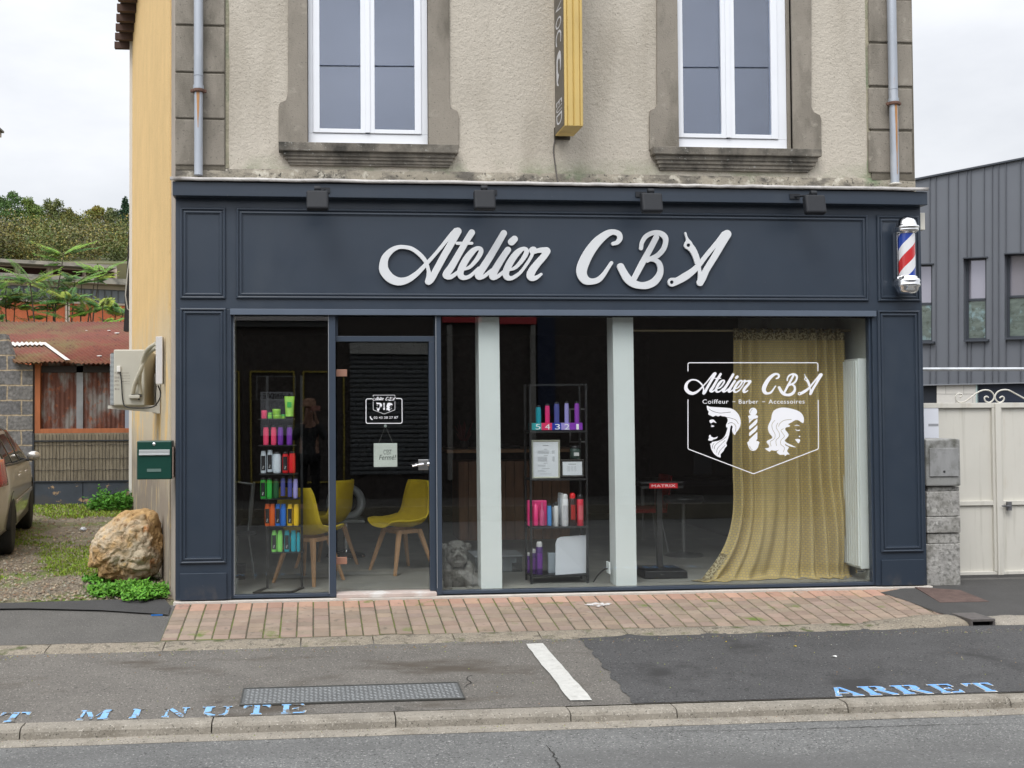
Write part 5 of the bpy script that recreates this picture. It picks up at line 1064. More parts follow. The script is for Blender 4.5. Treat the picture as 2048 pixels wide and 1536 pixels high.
# open shelving unit
yf_=.32; yk=.55
t=thing('open_shelf_unit','black open metal shelf unit between the two white columns','shelf unit',(at(1118,1175,yf_)[0],yf_,.026))
uL,uR=1061.5,1173.5; xl=at(uL,980,yf_)[0]; xr=at(uR,980,yf_)[0]; zt_=at(1118,768,yf_)[1]
for (x,y) in ((xl,yf_),(xr,yf_),(xl,yk),(xr,yk)): m=MB(); m.box(x-.009,x+.009,y-.009,y+.009,.026,zt_); m.build('post',BLACK,t)
SH=[]
for v in (862,957.5,1053,1149):
    z=at(1118,v,yf_)[1]; SH.append(z); m=MB(); m.box(xl-.009,xr+.009,yf_-.012,yk+.01,z-.016,z); m.build('shelf',BLACK,t,bevel=.002)
m=MB(); m.box(xl-.009,xr+.009,yf_-.008,yf_+.008,zt_-.012,zt_); m.box(xl-.009,xr+.009,yk-.008,yk+.008,zt_-.012,zt_); m.build('top_rail',BLACK,t)
z=at(1118,1172,yk)[1]
G2='salon products on the open shelf unit'; Yq=.40
bs_=lambda kind,uc,vb,w,vt,mat,label,cat='bottle',**k: bottle(kind,uc,vb,w,vt,k.pop('Y',Yq),mat,label,cat,G2,**k)
# numbered box
t=thing('numbered_display_box','low display box in five colours numbered 5 4 3 2 1 on the top shelf','display box',(at(1114,860,.34)[0],.34,SH[0]))
yy=.335; us=[1063.5,1083,1104,1122.5,1139,1165]; cs_=[(.01,.33,.36),(.75,.04,.14),(.015,.04,.36),(.38,.30,.68),(.24,.04,.44)]
zA=at(1110,860,yy)[1]; zB=at(1110,846,yy)[1]
for i in range(5):
    m=MB(); m.box(at(us[i],853,yy)[0],at(us[i+1],853,yy)[0],yy,yy+.13,zA,zB); fo=m.build('coloured_block',bcol('block_%s'%'teal pink navy lilac violet'.split()[i],cs_[i]),t)
    m=MB(); u=[1076,1095,1115,1134,1155][i]; text_fit(m,'54321'[i],at(u-(5 if i<4 else 2.5),853,yy)[0],at(u+(5 if i<4 else 2.5),853,yy)[0],at(u,859,yy)[1],at(u,848,yy)[1],yy-.001,.0006); m.build('numeral',WHITE,fo)
for uc,w,vt,mt,lb in ((1077,11,814,teal,'teal bottle standing in the display box marked 5'),(1095,10,811,mag,'pink bottle standing in the display box marked 4'),(1113.5,11,807,nblu,'navy blue bottle standing in the display box marked 3'),(1133.5,9,806,lilac,'lilac bottle standing in the display box marked 2'),(1154,10,806,vio,'violet bottle standing in the display box marked 1')):
    bs_('slim',uc,846.5,w,vt,mt,lb,Y=.41)
# picture frames
def pframe(u0,u1,v0,v1,y,fm,label,bw,lines,lean=0):
    t=thing('picture_frame',label,'picture frame',(at((u0+u1)/2,v1,y)[0],y,at((u0+u1)/2,v1,y)[1]))
    a,b,c_,d_=P2(u0,u1,v0,v1,y); m=MB(); ring_moulding(m,a,b,c_,d_,y+.012,[(0,0),(0,.012),(bw*.3,.016),(bw*.8,.012),(bw,.004),(bw,0)]); m.build('frame',fm,t)
    m=MB(); m.box(a+bw*.9,b-bw*.9,y+.004,y+.011,c_+bw*.9,d_-bw*.9); po=m.build('paper',M('white_paper',(.68,.70,.74),rough=.8),t)
    m=MB()
    for (p,q,r1_,hh) in lines:
        x0=a+(b-a)*p;x1=a+(b-a)*q;z=c_+(d_-c_)*r1_; m.box(x0,x1,y+.0025,y+.0039,z-hh/2,z+hh/2)
    m.build('printed_lines',M('grey_ink',(.30,.31,.33),rough=.8),po)
ln=[(.4,.6,.86,.006),(.44,.56,.76,.003)]+[(.22,.62,.72-.022*i,.0018) for i in range(4)]+[(.72,.82,.72-.022*i,.0018) for i in range(4)]+[(.43,.57,.60,.003)]+[(.22,.55,.56-.022*i,.0018) for i in range(6)]+[(.74,.82,.56-.022*i,.0018) for i in range(6)]+[(.43,.57,.40,.003),(.22,.5,.35,.0018),(.22,.5,.32,.0018),(.36,.64,.26,.003),(.22,.45,.21,.0018),(.22,.5,.18,.0018),(.3,.7,.12,.002)]
pframe(1063,1120,880,957,.36,M('pale_gilt_frame',(.40,.40,.32),rough=.5,var=.1,vs=30),'larger pale framed price list on the middle shelf of the open unit',.018,ln)
pframe(1121.5,1168.5,919,954.5,.35,M('black_carved_frame',(.02,.017,.014),rough=.6,var=.3,vs=40),'smaller black framed notice beside the pale framed price list',.020,[(.33,.65,.74,.006)]+[(.28,.40,.60-.06*i,.002) for i in range(5)]+[(.45,.53,.60-.06*i,.002) for i in range(5)]+[(.58,.66,.60-.06*i,.002) for i in range(5)])
t=thing('dark_wall_frame','empty dark metal frame hanging behind the right side of the shelf unit','frame',(at(1155,850,.6)[0],.6,1.4)); a,b,c_,d_=P2(1139,1174,817,885,.6); m=MB(); ring_moulding(m,a,b,c_,d_,.612,[(0,0),(0,.012),(.012,.012),(.012,0)]); m.build('frame',M('dim_grey_metal',(.14,.14,.14),rough=.4),t)
t=thing('candle_jar','dark glass jar with a black lid standing behind the small black frame','jar',(at(1150,918,.45)[0],.45,at(1150,918,.45)[1])); m=MB(); m.lathe([(.04,0),(.048,.01),(.048,.085),(.04,.10)],(0,0,0),20); m.build('body',M('dark_green_glass',(.05,.08,.07),rough=.15),t,local=True); m=MB(); m.lathe([(.05,.10),(.052,.12),(0,.125)],(0,0,0),20); m.build('lid',CAPK,t,local=True); m=MB(); m.box(-.022,.024,-.051,-.049,.03,.06); m.build('label',LABW,t,local=True)
# third shelf
t=thing('gift_pack','pink blister gift pack holding two bottles at the left of the third shelf','gift pack',(at(1074,1052,.36)[0],.36,SH[2])); a,b,c_,d_=P2(1055.5,1094,1001,1052,.37); m=MB(); m.box(a,b,.37,.42,c_,d_); m.build('backing_card',bcol('hot_pink_card',(.62,.03,.17)),t,bevel=.008)
for u,w,vt,kd in ((1071.5,10,1006,'slim'),(1084,10,1005,'pump')):
    s_=(D+.345)/2127; m=MB(); x,z=at(u,1051,.345); r=w*s_/2; h=(1051-vt)*s_; m.lathe([(r*.9,0),(r,h*.05),(r,h*(.9 if kd=='slim' else .6)),(r*.4,h*(.95 if kd=='slim' else .72)),(r*.4,h)],(x,.345,z),16); m.build('bottle',mag if kd=='slim' else bcol('rose_plastic',(.5,.08,.2)),t)
bs_('slim',1099,1051.5,9,1011,bcol('sky_blue_plastic',(.07,.24,.55)),'small sky blue bottle beside the pink gift pack',Y=.36)
bs_('can',1107.5,1052,6,1006,gry,'thin grey can behind the silver can','spray can'); bs_('can',1112.5,1052.5,9,1003,bcol('bright_silver',(.62,.62,.62)),'silver spray can beside the sky blue bottle','spray can',Y=.36)
bs_('can',1120,1050,9,984,wht,'white spray can at the back of the white group','spray can',cap=LABW,Y=.50); bs_('can',1124,1051,9,985,wht,'white spray can in the middle of the white group','spray can',cap=LABW,Y=.44); bs_('can',1130,1053,14,987,bcol('white_can_paint',(.66,.66,.68)),'white spray can with fine grey print at the front of the white group','spray can',cap=LABW,Y=.36,lab=bcol('pale_print',(.5,.5,.53)))
bs_('can',1145.5,1052,13,985,bcol('black_red_can',(.03,.012,.012)),'black and red spray can with a red cap','spray can',cap=red,lab=bcol('red_mark',(.35,.02,.02)),Y=.36); bs_('can',1160.5,1052,14,987,bcol('crimson_can',(.62,.02,.05)),'crimson spray can with a black cap at the right of the third shelf','spray can',lab=bcol('pale_red_mark',(.62,.12,.15)),Y=.37)
# bottom shelf
for uc,w,vb,vt,yy,lb in ((1057.5,6,1149,1104,.46,'thin purple can half hidden at the left of the bottom shelf'),(1068,11,1149,1097,.40,'shorter purple spray can on the bottom shelf'),(1079,14,1149.5,1082,.37,'taller purple spray can with a silver cap on the bottom shelf')):
    bs_('can',uc,vb,w,vt,bcol('deep_purple_can',(.055,.012,.13)),lb,'spray can',cap=gry,lab=bcol('orange_print',(.12,.02,.22)),Y=yy)
m=MB(); a,b,c_,d_=P2(1097,1111,1106,1144,.42); m.box(a,b,.42,.47,SH[3],d_); tag(m.build('small_carton',M('pale_blue_card',(.30,.35,.40),rough=.8),bevel=.002),'small pale grey carton beside the purple cans on the bottom shelf','carton')
pl=[P(1111,1150,.30),P(1172,1146,.34),P(1172,1070,.38),P(1122,1074,.36),P(1115,1077,.36),P(1111.5,1086,.355)]
m=MB(); n=len(pl); m.add([p for p in pl]+[p+Vector((0,.012,0)) for p in pl],[tuple(range(n)),tuple(range(2*n-1,n-1,-1))]+[(i,(i+1)%n,(i+1)%n+n,i+n) for i in range(n)])
tag(m.build('white_board',M('white_laminate',(.50,.52,.56),rough=.5)),'blank white board with one rounded corner leaning on the bottom shelf','board')
# storage box
yy=1.0; a,b,c_,d_=P2(1003,1044,1113,1170,yy)
t=thing('storage_box','translucent plastic storage box with small items on the floor beside the first column','storage box',((a+b)/2-.1,yy,.026)); m=MB(); aa=a-.25
for q in ((aa,b,yy,yy+.006),(aa,b,yy+.35,yy+.356),(aa,aa+.006,yy+.006,yy+.35),(b-.006,b,yy+.006,yy+.35)): m.box(q[0],q[1],q[2],q[3],.03,d_)
m.build('box',glassmat('frosted_plastic',.12,(.75,.78,.8),.3),t); m=MB(); m.box(aa-.01,b+.01,yy-.01,yy+.366,d_,d_+.012); m.build('lid',M('grey_lid',(.25,.27,.29),rough=.4),t)
m=MB(); m.box(a+.02,b-.09,yy+.03,yy+.2,.03,.11); m.box(a,b-.05,yy+.02,yy+.2,.111,.16); m.build('contents',LABW,t); 
# cable and socket on the second column
x,z=at(1218,1135,.22); t=thing('wall_socket','white socket on the left side of the second white column with a black cable','socket',(x,.22,z)); m=MB(); m.box(x-.012,x+.0,.17,.27,z-.05,z+.05); m.build('plate',WPAINT,t,bevel=.004); m=MB(); m.tube([Vector(p) for p in cr([tuple(P(u,v,y)) for u,v,y in ((1216,1137,.22),(1207,1140,.24),(1196,1150,.3),(1188,1162,.35),(1182,1170,.4),(1175,1168,.5))],5)],.006,6); m.build('cable',MATS['black_rubber'],t)
# stone dog
def blob(mb,c,r,n=16,nz=0,sc=1):
    def f(a,b):
        th=a*2*PI; ph=b*PI; d=Vector((math.sin(ph)*math.cos(th),math.sin(ph)*math.sin(th),math.cos(ph)))
        k=1+nz*mnoise.noise(d*sc+Vector(c)*7); return (c[0]+r[0]*d.x*k,c[1]+r[1]*d.y*k,c[2]+r[2]*d.z*k)
    mb.grid(n,n,f,True,True)
yy=.28; sD=(D+yy)/2127; X=lambda u:at(u,1120,yy)[0]; Z=lambda v:at(915,v,yy)[1]
m=MB()
blob(m,(X(915),yy+.06,Z(1150)),(30*sD,.13,36*sD)); blob(m,(X(912),yy+.0,Z(1108)),(23*sD,.095,21*sD)); blob(m,(X(914),yy+.02,Z(1090)),(18*sD,.08,9*sD))
blob(m,(X(902),yy-.055,Z(1117)),(9*sD,.05,10*sD)); blob(m,(X(924),yy-.055,Z(1117)),(9*sD,.05,10*sD)); blob(m,(X(913),yy-.07,Z(1106)),(9*sD,.04,4.5*sD))
blob(m,(X(913),yy-.085,Z(1101)),(5*sD,.03,3.5*sD))
for u in (888,938): blob(m,(X(u+ (1 if u<900 else -1)),yy+.02,Z(1094)),(6.5*sD,.03,8*sD))
for u in (894,936): blob(m,(X(u),yy-.02,Z(1140)),(11*sD,.07,20*sD)); blob(m,(X(u),yy-.05,Z(1160)),(9*sD,.06,20*sD)); blob(m,(X(u),yy-.09,Z(1177)),(12*sD,.07,6*sD))
for u in (905,910,919,924): blob(m,(X(u),yy-.075,Z(1092+abs(u-914)*.4)),(1.6*sD,.012,4.5*sD))
for u in (904,922): blob(m,(X(u),yy-.078,Z(1099.5)),(4.2*sD,.018,1.9*sD))
for k in range(3): blob(m,(X(913),yy-.075+.006*k,Z(1122+k*4)),((17-k*2)*sD,.03,2.4*sD))
for k,u in ((-1,901),(1,925)): m.tube([Vector((X(913+k*3),yy-.105,Z(1103))),Vector((X(913+k*8),yy-.11,Z(1108))),Vector((X(u),yy-.09,Z(1118))),Vector((X(u),yy-.075,Z(1126)))],[.008,.013,.013,.008],8)
for k in (-1,1): m.tube([Vector((X(914+k*2),yy-.10,Z(1090))),Vector((X(914+k*8),yy-.09,Z(1094))),Vector((X(914+k*14),yy-.06,Z(1101)))],[.006,.009,.006],8)
o=m.build('dog_statue',M('weathered_statue_stone',(.135,.13,.118),rough=.95,var=.3,vs=12,bump=1.0,bs=60,bdist=.012,layers=[((.06,.057,.05),14,.5,.66),((.20,.205,.185),26,.6,.72)])); rm=o.modifiers.new('r','REMESH'); rm.mode='VOXEL'; rm.voxel_size=.006; rm.use_smooth_shade=True
tag(o,'weathered stone statue of a seated bulldog beside the door post','statue')
# promo stand
t=thing('tray_stand','black pedestal stand with a small tray and a red plate in the right window','stand',(at(1319,1165,.62)[0],.62,.026))
x=at(1319,1100,.62)[0]; ztr=at(1319,966,.62)[1]
m=MB(); m.box(x-.024,x+.024,.60,.64,.06,ztr-.02); m.build('post',BLACK,t); m=MB(); a,b,c_,d_=P2(1277,1370,1157,1170,.5); m.prism([(x-.2,.03),(x+.2,.03),(x+.2,.085),(x+.185,.1),(x-.185,.1),(x-.2,.085)],.44,.8); m.build('base',BLACK,t,bevel=.008)
m=MB(); a,b,c_,d_=P2(1281,1367,964,977,.5); m.box(a,b,.5,.74,c_+.02,d_-.01); m.box(a,b,.5,.508,c_,d_); m.build('tray',BLACK,t,bevel=.005)
m=MB(); a,b,c_,d_=P2(1299,1355,966.5,976.5,.497); m.box(a,b,.496,.4995,c_,d_); fo=m.build('plate',bcol('red_plate',(.55,.01,.02)),t); m=MB(); text_fit(m,'MATRIX',a+.02,b-.02,c_+.011,d_-.011,.4955,.0004,spacing=1.1); m.build('lettering',WHITE,fo)
# red chair and chrome stool, far in
t=thing('red_chair','dim red plastic chair with thin legs beyond the second column','chair',(at(1285,1090,2.2)[0],2.2,.026)); RC=bcol('red_shell',(.22,.01,.01)); m=MB(); m.box(-.22,.2,-.2,.2,.44,.47); m.grid(8,8,lambda a,b:(.2+.06*b+.03*math.sin(a*PI),-.2+.4*a,.46+.36*b)); m.build('seat_shell',RC,t,local=True,solid=.015); 
for i,j in ((-1,-1),(1,-1),(-1,1),(1,1)): m=MB(); m.tube([(i*.15,j*.13,.44),(i*.22,j*.2,0)],.009,8); m.build('leg',M('dim_steel',(.3,.3,.3),rough=.3,metal=.8),t,local=True)
t=thing('salon_stool','low black salon stool on a chrome column deep in the shop','stool',(at(1368,1110,1.9)[0],1.9,.026)); m=MB(); m.lathe([(0,.62),(.2,.62),(.21,.58),(.19,.55),(0,.55)],(0,0,0),24); m.build('seat',bcol('black_vinyl',(.015,.015,.016)),t,local=True); m=MB(); m.tube([(0,0,.04),(0,0,.55)],.02,12); m.lathe([(0,.05),(.04,.045),(.19,.015),(.2,0)],(0,0,0),24); m.build('column',MATS['dim_steel'],t,local=True)
t=thing('black_side_table','low black table deep in the shop behind the tray stand','table',(at(1410,1080,3.0)[0],3.0,.026)); m=MB(); m.box(-.7,.5,-.3,.3,.66,.72); m.build('table_top',bcol('black_top',(.02,.02,.022),.3),t,local=True,bevel=.005)
for i,j in ((-.65,-.25),(.45,-.25),(-.65,.25),(.45,.25)): m=MB(); m.tube([(i,j,0),(i,j,.66)],.02,8); m.build('leg',MATS['dim_steel'],t,local=True)
m=MB(); a,b,c_,d_=P2(1388,1424,906,948,3.0); m.box(a,b,3.0,3.02,c_,d_); tag(m.build('grey_notice',bcol('grey_notice',(.055,.06,.07))),'dark grey sheet standing on the black side table','notice')
# curtain
yr=.42; z_r=at(1550,661,yr)[1]
t=thing('curtain_rod','thin brass curtain rod across the top of the right window','curtain rod',(at(1500,661,yr)[0],yr,z_r)); m=MB(); m.tube([(at(1262,661,yr)[0],yr,z_r),(at(1716,661,yr)[0],yr,z_r)],.012,12); m.build('rod',M('dull_brass',(.32,.27,.18),rough=.35,metal=.7),t); m=MB(); blob(m,(at(1718,661,yr)[0],yr,z_r),(.02,.02,.026)); m.build('finial',MATS['dull_brass'],t)
def curtmat():
    m=M('gold_curtain_fabric',(.44,.33,.11),rough=.9,var=.06,vs=5,bump=.3,bs=200,bdist=.002); nt=m.node_tree; L=nt.links.new; b=nt.nodes['Principled BSDF']
    uv=N(nt,'ShaderNodeAttribute',attribute_name='Col'); mp=N(nt,'ShaderNodeMapping'); mp.inputs['Scale'].default_value=(34,1,38); L(uv.outputs['Vector'],mp.inputs[0])
    br=N(nt,'ShaderNodeTexBrick'); br.offset=.5; br.inputs['Scale'].default_value=1; br.inputs['Brick Width'].default_value=1.0; br.inputs['Row Height'].default_value=.8; br.inputs['Mortar Size'].default_value=.17; br.inputs['Mortar Smooth'].default_value=.6
    sp=N(nt,'ShaderNodeSeparateXYZ'); L(mp.outputs[0],sp.inputs[0]); cb=N(nt,'ShaderNodeCombineXYZ'); L(sp.outputs[0],cb.inputs[0]); L(sp.outputs[2],cb.inputs[1]); L(cb.outputs[0],br.inputs['Vector'])
    br.inputs['Color1'].default_value=(.52,.385,.135,1); br.inputs['Color2'].default_value=(.45,.335,.12,1); br.inputs['Mortar'].default_value=(.33,.27,.16,1); L(br.outputs['Color'],b.inputs['Base Color']); return m
CM=curtmat()
def curtain_fn(a,b):  # a along width, b from top to bottom
    top=at(1470+220*a,668,yr)[0]; zb=.028; zt=z_r-.03
    vb=b*b*(3-2*b)
    k=max(0,(b-.55)/.45)
    left=at(1470,900,yr)[0]; right=at(1690+10*b,900,yr)[0]
    flare=-.47*k**3.0*(1-a)**2.4 - .02*b*(1-a)
    x=left+(right-left)*a+flare+.03*k*math.sin(a*9+1)
    ph=(a**1.0)*2*PI*11+1.6*math.sin(a*6+.5)+.7*b*math.sin(a*5+2)
    amp=(.026+.038*b)*(1-.3*b*b)*(.60+.40*math.sin(a*8.5+1.2+b))
    y=yr-.02+amp*math.sin(ph)+.03*b*math.sin(a*11+3*b)-.05*k*(1-a)+.015*math.sin(a*23+b*6)*b
    if a>.72 and b>.6: y-=.05*math.sin((a-.72)/.28*PI)*math.sin((b-.6)/.4*PI)
    q=max(0,(b-.93)/.07); z=zt+(zb-zt)*min(1,b/.955)+.010*q*(1-q)*4*math.sin(a*19)+.004; y-=.13*q**1.3*(.35+.65*abs(math.sin(a*12+.6)))
    return (x,y,z)
t=thing('curtain','gold patterned tab top curtain pooling on the floor beside the radiator','curtain',(at(1580,900,yr)[0],yr,.026))
m=MB(); nu,nv=170,90; m.grid(nu,nv,curtain_fn); m.c=[((i/(nu-1))*1.75,0,(j/(nv-1))*2.25) for i in range(nu) for j in range(nv)]
m.build('cloth',CM,t,solid=.003)
tabm=M('zigzag_tab_fabric',(.42,.36,.22),rough=.9,layers=[((.14,.10,.045),60,.48,.52)])
for k in range(13):
    a=(k+.3)/13; x,y,z=curtain_fn(a,0); m=MB(); w=.022
    m.tube([(x,yr-.018,z-.06),(x,yr-.020,z_r),(x,yr,z_r+.020),(x,yr+.018,z_r),(x,yr+.018,z-.02)],.003,4); mm_=MB()
    pts=[(yr-.022,z-.055),(yr-.020,z_r+.002),(yr-.012,z_r+.016),(yr,z_r+.019),(yr+.012,z_r+.016),(yr+.019,z_r),(yr+.016,z-.02)]
    mm_.add([(x+s*w,p[0],p[1]) for p in pts for s in (-1,1)],[(2*i,2*i+1,2*i+3,2*i+2) for i in range(6)],True); mm_.build('tab',tabm,t,solid=.002)
m=MB(); m.grid(120,3,lambda a,b:(lambda q:(q[0],q[1]-.006,q[2]+.004))(curtain_fn(a,b*.028))); m.build('header_band',tabm,t)
m=MB(); m.grid(3,60,lambda a,b:(lambda q:(q[0]-.004+.0*a,q[1]-.007,q[2]+.003))(curtain_fn(a*.03,.86+b*.14))); m.build('turned_hem',tabm,t)
# radiator
t=thing('radiator','tall white vertical radiator on the side wall beside the gold curtain','radiator',(at(1725,1139,.14)[0],.14,.15)); x0=at(1716.5,930,.14)[0]; x1=at(1738,930,.14)[0]; zb=at(1728,1138,.14)[1]; zt=at(1728,717,.14)[1]
RW=M('white_enamel',(.76,.79,.77),rough=.35); m=MB(); m.box(x0+.012,x1,.14,.74,zb,zt); m.build('side_panel',RW,t,bevel=.006)
m=MB(); k=0; y=.155
while y<.73: m.box(x0-.004,x0+.0115,y,y+.028,zb+.02,zt-.02); y+=.04
m.build('fins',RW,t,bevel=.004); m=MB(); m.tube([(x0+.06,.2,zb-.03),(x0+.06,.2,zb)],.012,10); m.tube([(x0+.0,.2,zb-.03),(x0+.1,.2,zb-.03)],.016,10); m.build('valve',CHROME,t)
# ================================================================== PLANTS
def leafmat(name,rough=.6):
    m=M(name,(.1,.2,.05),attr='Col',rough=rough,var=.12,vs=3,spec=.25); return m
LEAF=leafmat('leaf')
def leaf(mb,p,d,n,l,w,col):
    """one pointed leaf, folded a little along its midrib"""
    d=d.normalized(); sd=d.cross(n).normalized(); n=sd.cross(d)
    vs=[p,p+d*l*.45+sd*w*.5+n*w*.12,p+d*l,p+d*l*.45-sd*w*.5+n*w*.12,p+d*l*.5-n*0]
    o=len(mb.v); mb.add(vs,[(0,1,4),(1,2,4),(2,3,4),(3,0,4)]); mb.c+=[col]*5
def rcol(base,k=.25,rn=RN):
    f=rn.uniform(1-k,1+k); g=rn.uniform(-.12,.12); return (base[0]*f*(1+g),base[1]*f,base[2]*f*(1-g))
def rdir(rn=RN):
    z=rn.uniform(-1,1); a=rn.uniform(0,6.283); q=math.sqrt(1-z*z); return Vector((q*math.cos(a),q*math.sin(a),z))
def crown(mb,c,r,n,ls,cols,rn=RN,lobes=9):
    c=Vector(c); L=[]
    for _ in range(lobes):
        d=rdir(rn); L.append((c+Vector((d.x*r[0]*.6,d.y*r[1]*.6,d.z*r[2]*.6)),rn.uniform(.35,.6),rn.choice(cols)))
    for i in range(n):
        lc,lr,col=L[i%lobes]; d=rdir(rn); k=rn.uniform(.45,1.08)**.6
        p=lc+Vector((d.x*r[0],d.y*r[1],d.z*r[2]))*lr*k
        dd=(d+rdir(rn)*.9+Vector((0,0,-.2))); leaf(mb,p,dd,rdir(rn),ls*rn.uniform(.6,1.4),ls*rn.uniform(.4,.8),rcol(col,.3,rn))
def weed(name,label,spots,n,hgt,col,ls):
    t=thing(name,label,'weed',(spots[0][0],spots[0][1],-.02)); m=MB(); m.c=[]; st=MB()
    for (x,y,rad) in spots:
        for i in range(int(n*rad)):
            a=RN.uniform(0,6.28); q=rad*math.sqrt(RN.random()); bx,by=x+q*math.cos(a),y+q*math.sin(a)*.7
            h=hgt*RN.uniform(.3,1)*(1-.5*q/rad); tip=Vector((bx+RN.uniform(-.06,.06),by+RN.uniform(-.08,.04),-.02+h)); b=Vector((bx,by,-.02))
            if i%3==0: st.tube([b,(b+tip)/2+Vector((RN.uniform(-.01,.01),0,.01)),tip],.0016,3,False)
            for k in range(5):
                p=b.lerp(tip,RN.uniform(.25,1)); d=rdir(); d.z=abs(d.z)*.5+.05; leaf(m,p,d,Vector((RN.uniform(-.4,.4),RN.uniform(-.6,.2),1)),ls*RN.uniform(.6,1.3),ls*RN.uniform(.35,.6),rcol(col,.3))
    m.build('leaves',LEAF,t); st.build('stems',M('weed_stem',(.12,.2,.05)),t)
W1=gr(262,1190,-.02); W2=gr(235,1195,-.02); W3=gr(300,1170,-.02)
weed('weed_clump','low bright green weeds spreading in front of the ochre boulder',[(W1.x,W1.y,.20),(W2.x-.04,W2.y+.05,.16),(gr(300,1195,-.02).x,gr(300,1195,-.02).y,.15),(gr(200,1165,-.02).x,gr(200,1165,-.02).y,.13),(gr(240,1160,-.02).x,gr(240,1160,-.02).y,.2),(gr(262,1180,-.02).x,gr(262,1180,-.02).y,.22),(gr(320,1186,-.02).x,gr(320,1186,-.02).y,.10),(gr(212,1185,-.02).x,gr(212,1185,-.02).y,.15),(gr(278,1201,-.02).x,gr(278,1201,-.02).y,.14)],800,.12,(.10,.27,.025),.042)
W4=gr(232,1022,-.02); weed('weed_clump','bushy green weeds at the foot of the shed corner behind the boulder',[(W4.x,W4.y,.42),(gr(255,1015,-.02).x,gr(255,1015,-.02).y,.3),(gr(208,1018,-.02).x,gr(208,1018,-.02).y,.25)],420,.42,(.065,.20,.018),.075)
W5=gr(312,1160,-.02); 
t=thing('wild_sprig','thin dark green sprig growing between the boulder and the yellow wall','weed',tuple(W5)); m=MB(); m.c=[]; st=MB()
for k in range(9):
    tip=W5+Vector((RN.uniform(-.15,.02),RN.uniform(-.12,.05),RN.uniform(.06,.17))); b=W5+Vector((RN.uniform(-.05,.02),RN.uniform(-.06,.02),0)); mid=(b+tip)/2+Vector((0,-.02,.03)); st.tube([b,mid,tip],.002,4,False)
    for j in range(14):
        q=RN.random(); p=b.lerp(mid,q*2) if q<.5 else mid.lerp(tip,q*2-1); leaf(m,p,rdir(),rdir(),.022,.014,rcol((.06,.13,.03),.3))
m.build('leaves',LEAF,t); st.build('stems',MATS['weed_stem'],t)
# loose stones and moss on the yard
m=MB(); m.c=[]
for i in range(5200):
    u=RN.uniform(-60,345); v=1222-RN.random()**1.3*225
    p=gr(u,v,-.012)
    if p.x>sx(p.y)-.02 or p.y<.2: continue
    r=RN.uniform(.008,.026)*(1 if v>1100 else 1.3); a=RN.uniform(0,3.14); ca,sa=math.cos(a),math.sin(a); k=[RN.uniform(.6,1.1) for _ in range(6)]
    vs=[(p.x+ca*x*r*q-sa*y*r*q*.7,p.y+sa*x*r*q+ca*y*r*q*.7,p.z+z*r*.6) for (x,y,z),q in zip(((1,0,0),(0,1,.05),(-1,0,0),(0,-1,0),(.1,.1,1),(.5,-.6,.55)),k)]
    m.add(vs,[(0,1,4),(1,2,4),(2,3,4),(3,5,4),(5,0,4),(3,0,5)]); c=RN.choice([(.24,.20,.145),(.20,.165,.12),(.15,.125,.09),(.29,.25,.185),(.18,.125,.085)]); m.c+=[rcol(c,.15)]*6
tag(m.build('loose_gravel',M('pebbles',(.3,.25,.2),attr='Col',rough=.95)),'loose gravel stones strewn over the yard beside the shop','gravel',kind='stuff')
m=MB(); m.c=[]
def mossmask(x,y): return mnoise.noise(Vector((x*1.1,y*.8,3.3)))+.5*mnoise.noise(Vector((x*3.1,y*2.6,1)))
n=0
while n<16000:
    u=RN.uniform(-40,300); v=RN.uniform(1004,1216); p=gr(u,v,-.015)
    if p.x>sx(p.y)-.03: continue
    zone=(80<u<230 and 1090<v<1212)+(80<u<260 and 1004<v<1035)*1.0
    zq=1-max(abs(u-158)/95,abs(v-1148)/62)**2 if v>1060 else 1-(abs(v-1018)/20)**2
    if p.y<.30: continue
    if mossmask(p.x,p.y)+max(-.2,.75*zq-.15)<RN.uniform(.0,.35): n+=.15; continue
    n+=1; h=RN.uniform(.008,.026)*(1+.6*(v<1040)); leaf(m,p,Vector((RN.uniform(-.7,.7),RN.uniform(-.7,.7),1)),rdir(),h*1.4,h*.6,rcol((.19,.28,.03) if RN.random()<.8 else (.2,.2,.06),.3))
tag(m.build('short_grass',LEAF),'moss and short grass growing through the gravel yard','grass',kind='stuff')
# boulder
poly=[(700,232),(830,250),(895,300),(940,420),(965,600),(985,800),(930,985),(700,1045),(450,1045),(245,1030),(232,900),(140,885),(128,780),(170,600),(300,420),(420,320),(560,255)]
cx_,cy_=560,660; Yr=1.22; sR=(D+Yr)/2127/5.91; angs=sorted((math.atan2(-(y-cy_),x-cx_),math.hypot(x-cx_,y-cy_)*sR) for x,y in poly)
def rad(a):
    n=len(angs)
    for i in range(n):
        a0,r0=angs[i]; a1,r1=angs[(i+1)%n]; a1=a1+(2*PI if i==n-1 else 0); aa=a if a>=angs[0][0] else a+2*PI
        if a0<=aa<=a1: f=(aa-a0)/(a1-a0+1e-9); return r0*(1-f)+r1*f
    return angs[0][1]
ctr=P(160+cx_/5.91,980+cy_/5.91,Yr); m=MB(); NN=110
def rock(a,b):
    ph=b*PI; th=a*2*PI; d=Vector((math.sin(ph)*math.cos(th),-math.cos(ph),math.sin(ph)*math.sin(th)))
    A=math.atan2(d.z,d.x); rr=rad(A); q=math.hypot(d.x,d.z); dp=.30
    p=Vector((d.x/max(q,1e-6)*rr*q**.8,d.y*dp,d.z/max(q,1e-6)*rr*q**.8))
    n_=mnoise.noise(d*1.7)*.035+abs(mnoise.noise(d*3.4+Vector((3,0,0))))*.05-abs(mnoise.noise(d*7))*.022+mnoise.noise(d*16)*.007+mnoise.noise(d*38)*.004
    return ctr+p+d*(n_-.02)*(1 if q<.85 else 1-(q-.85)*3)
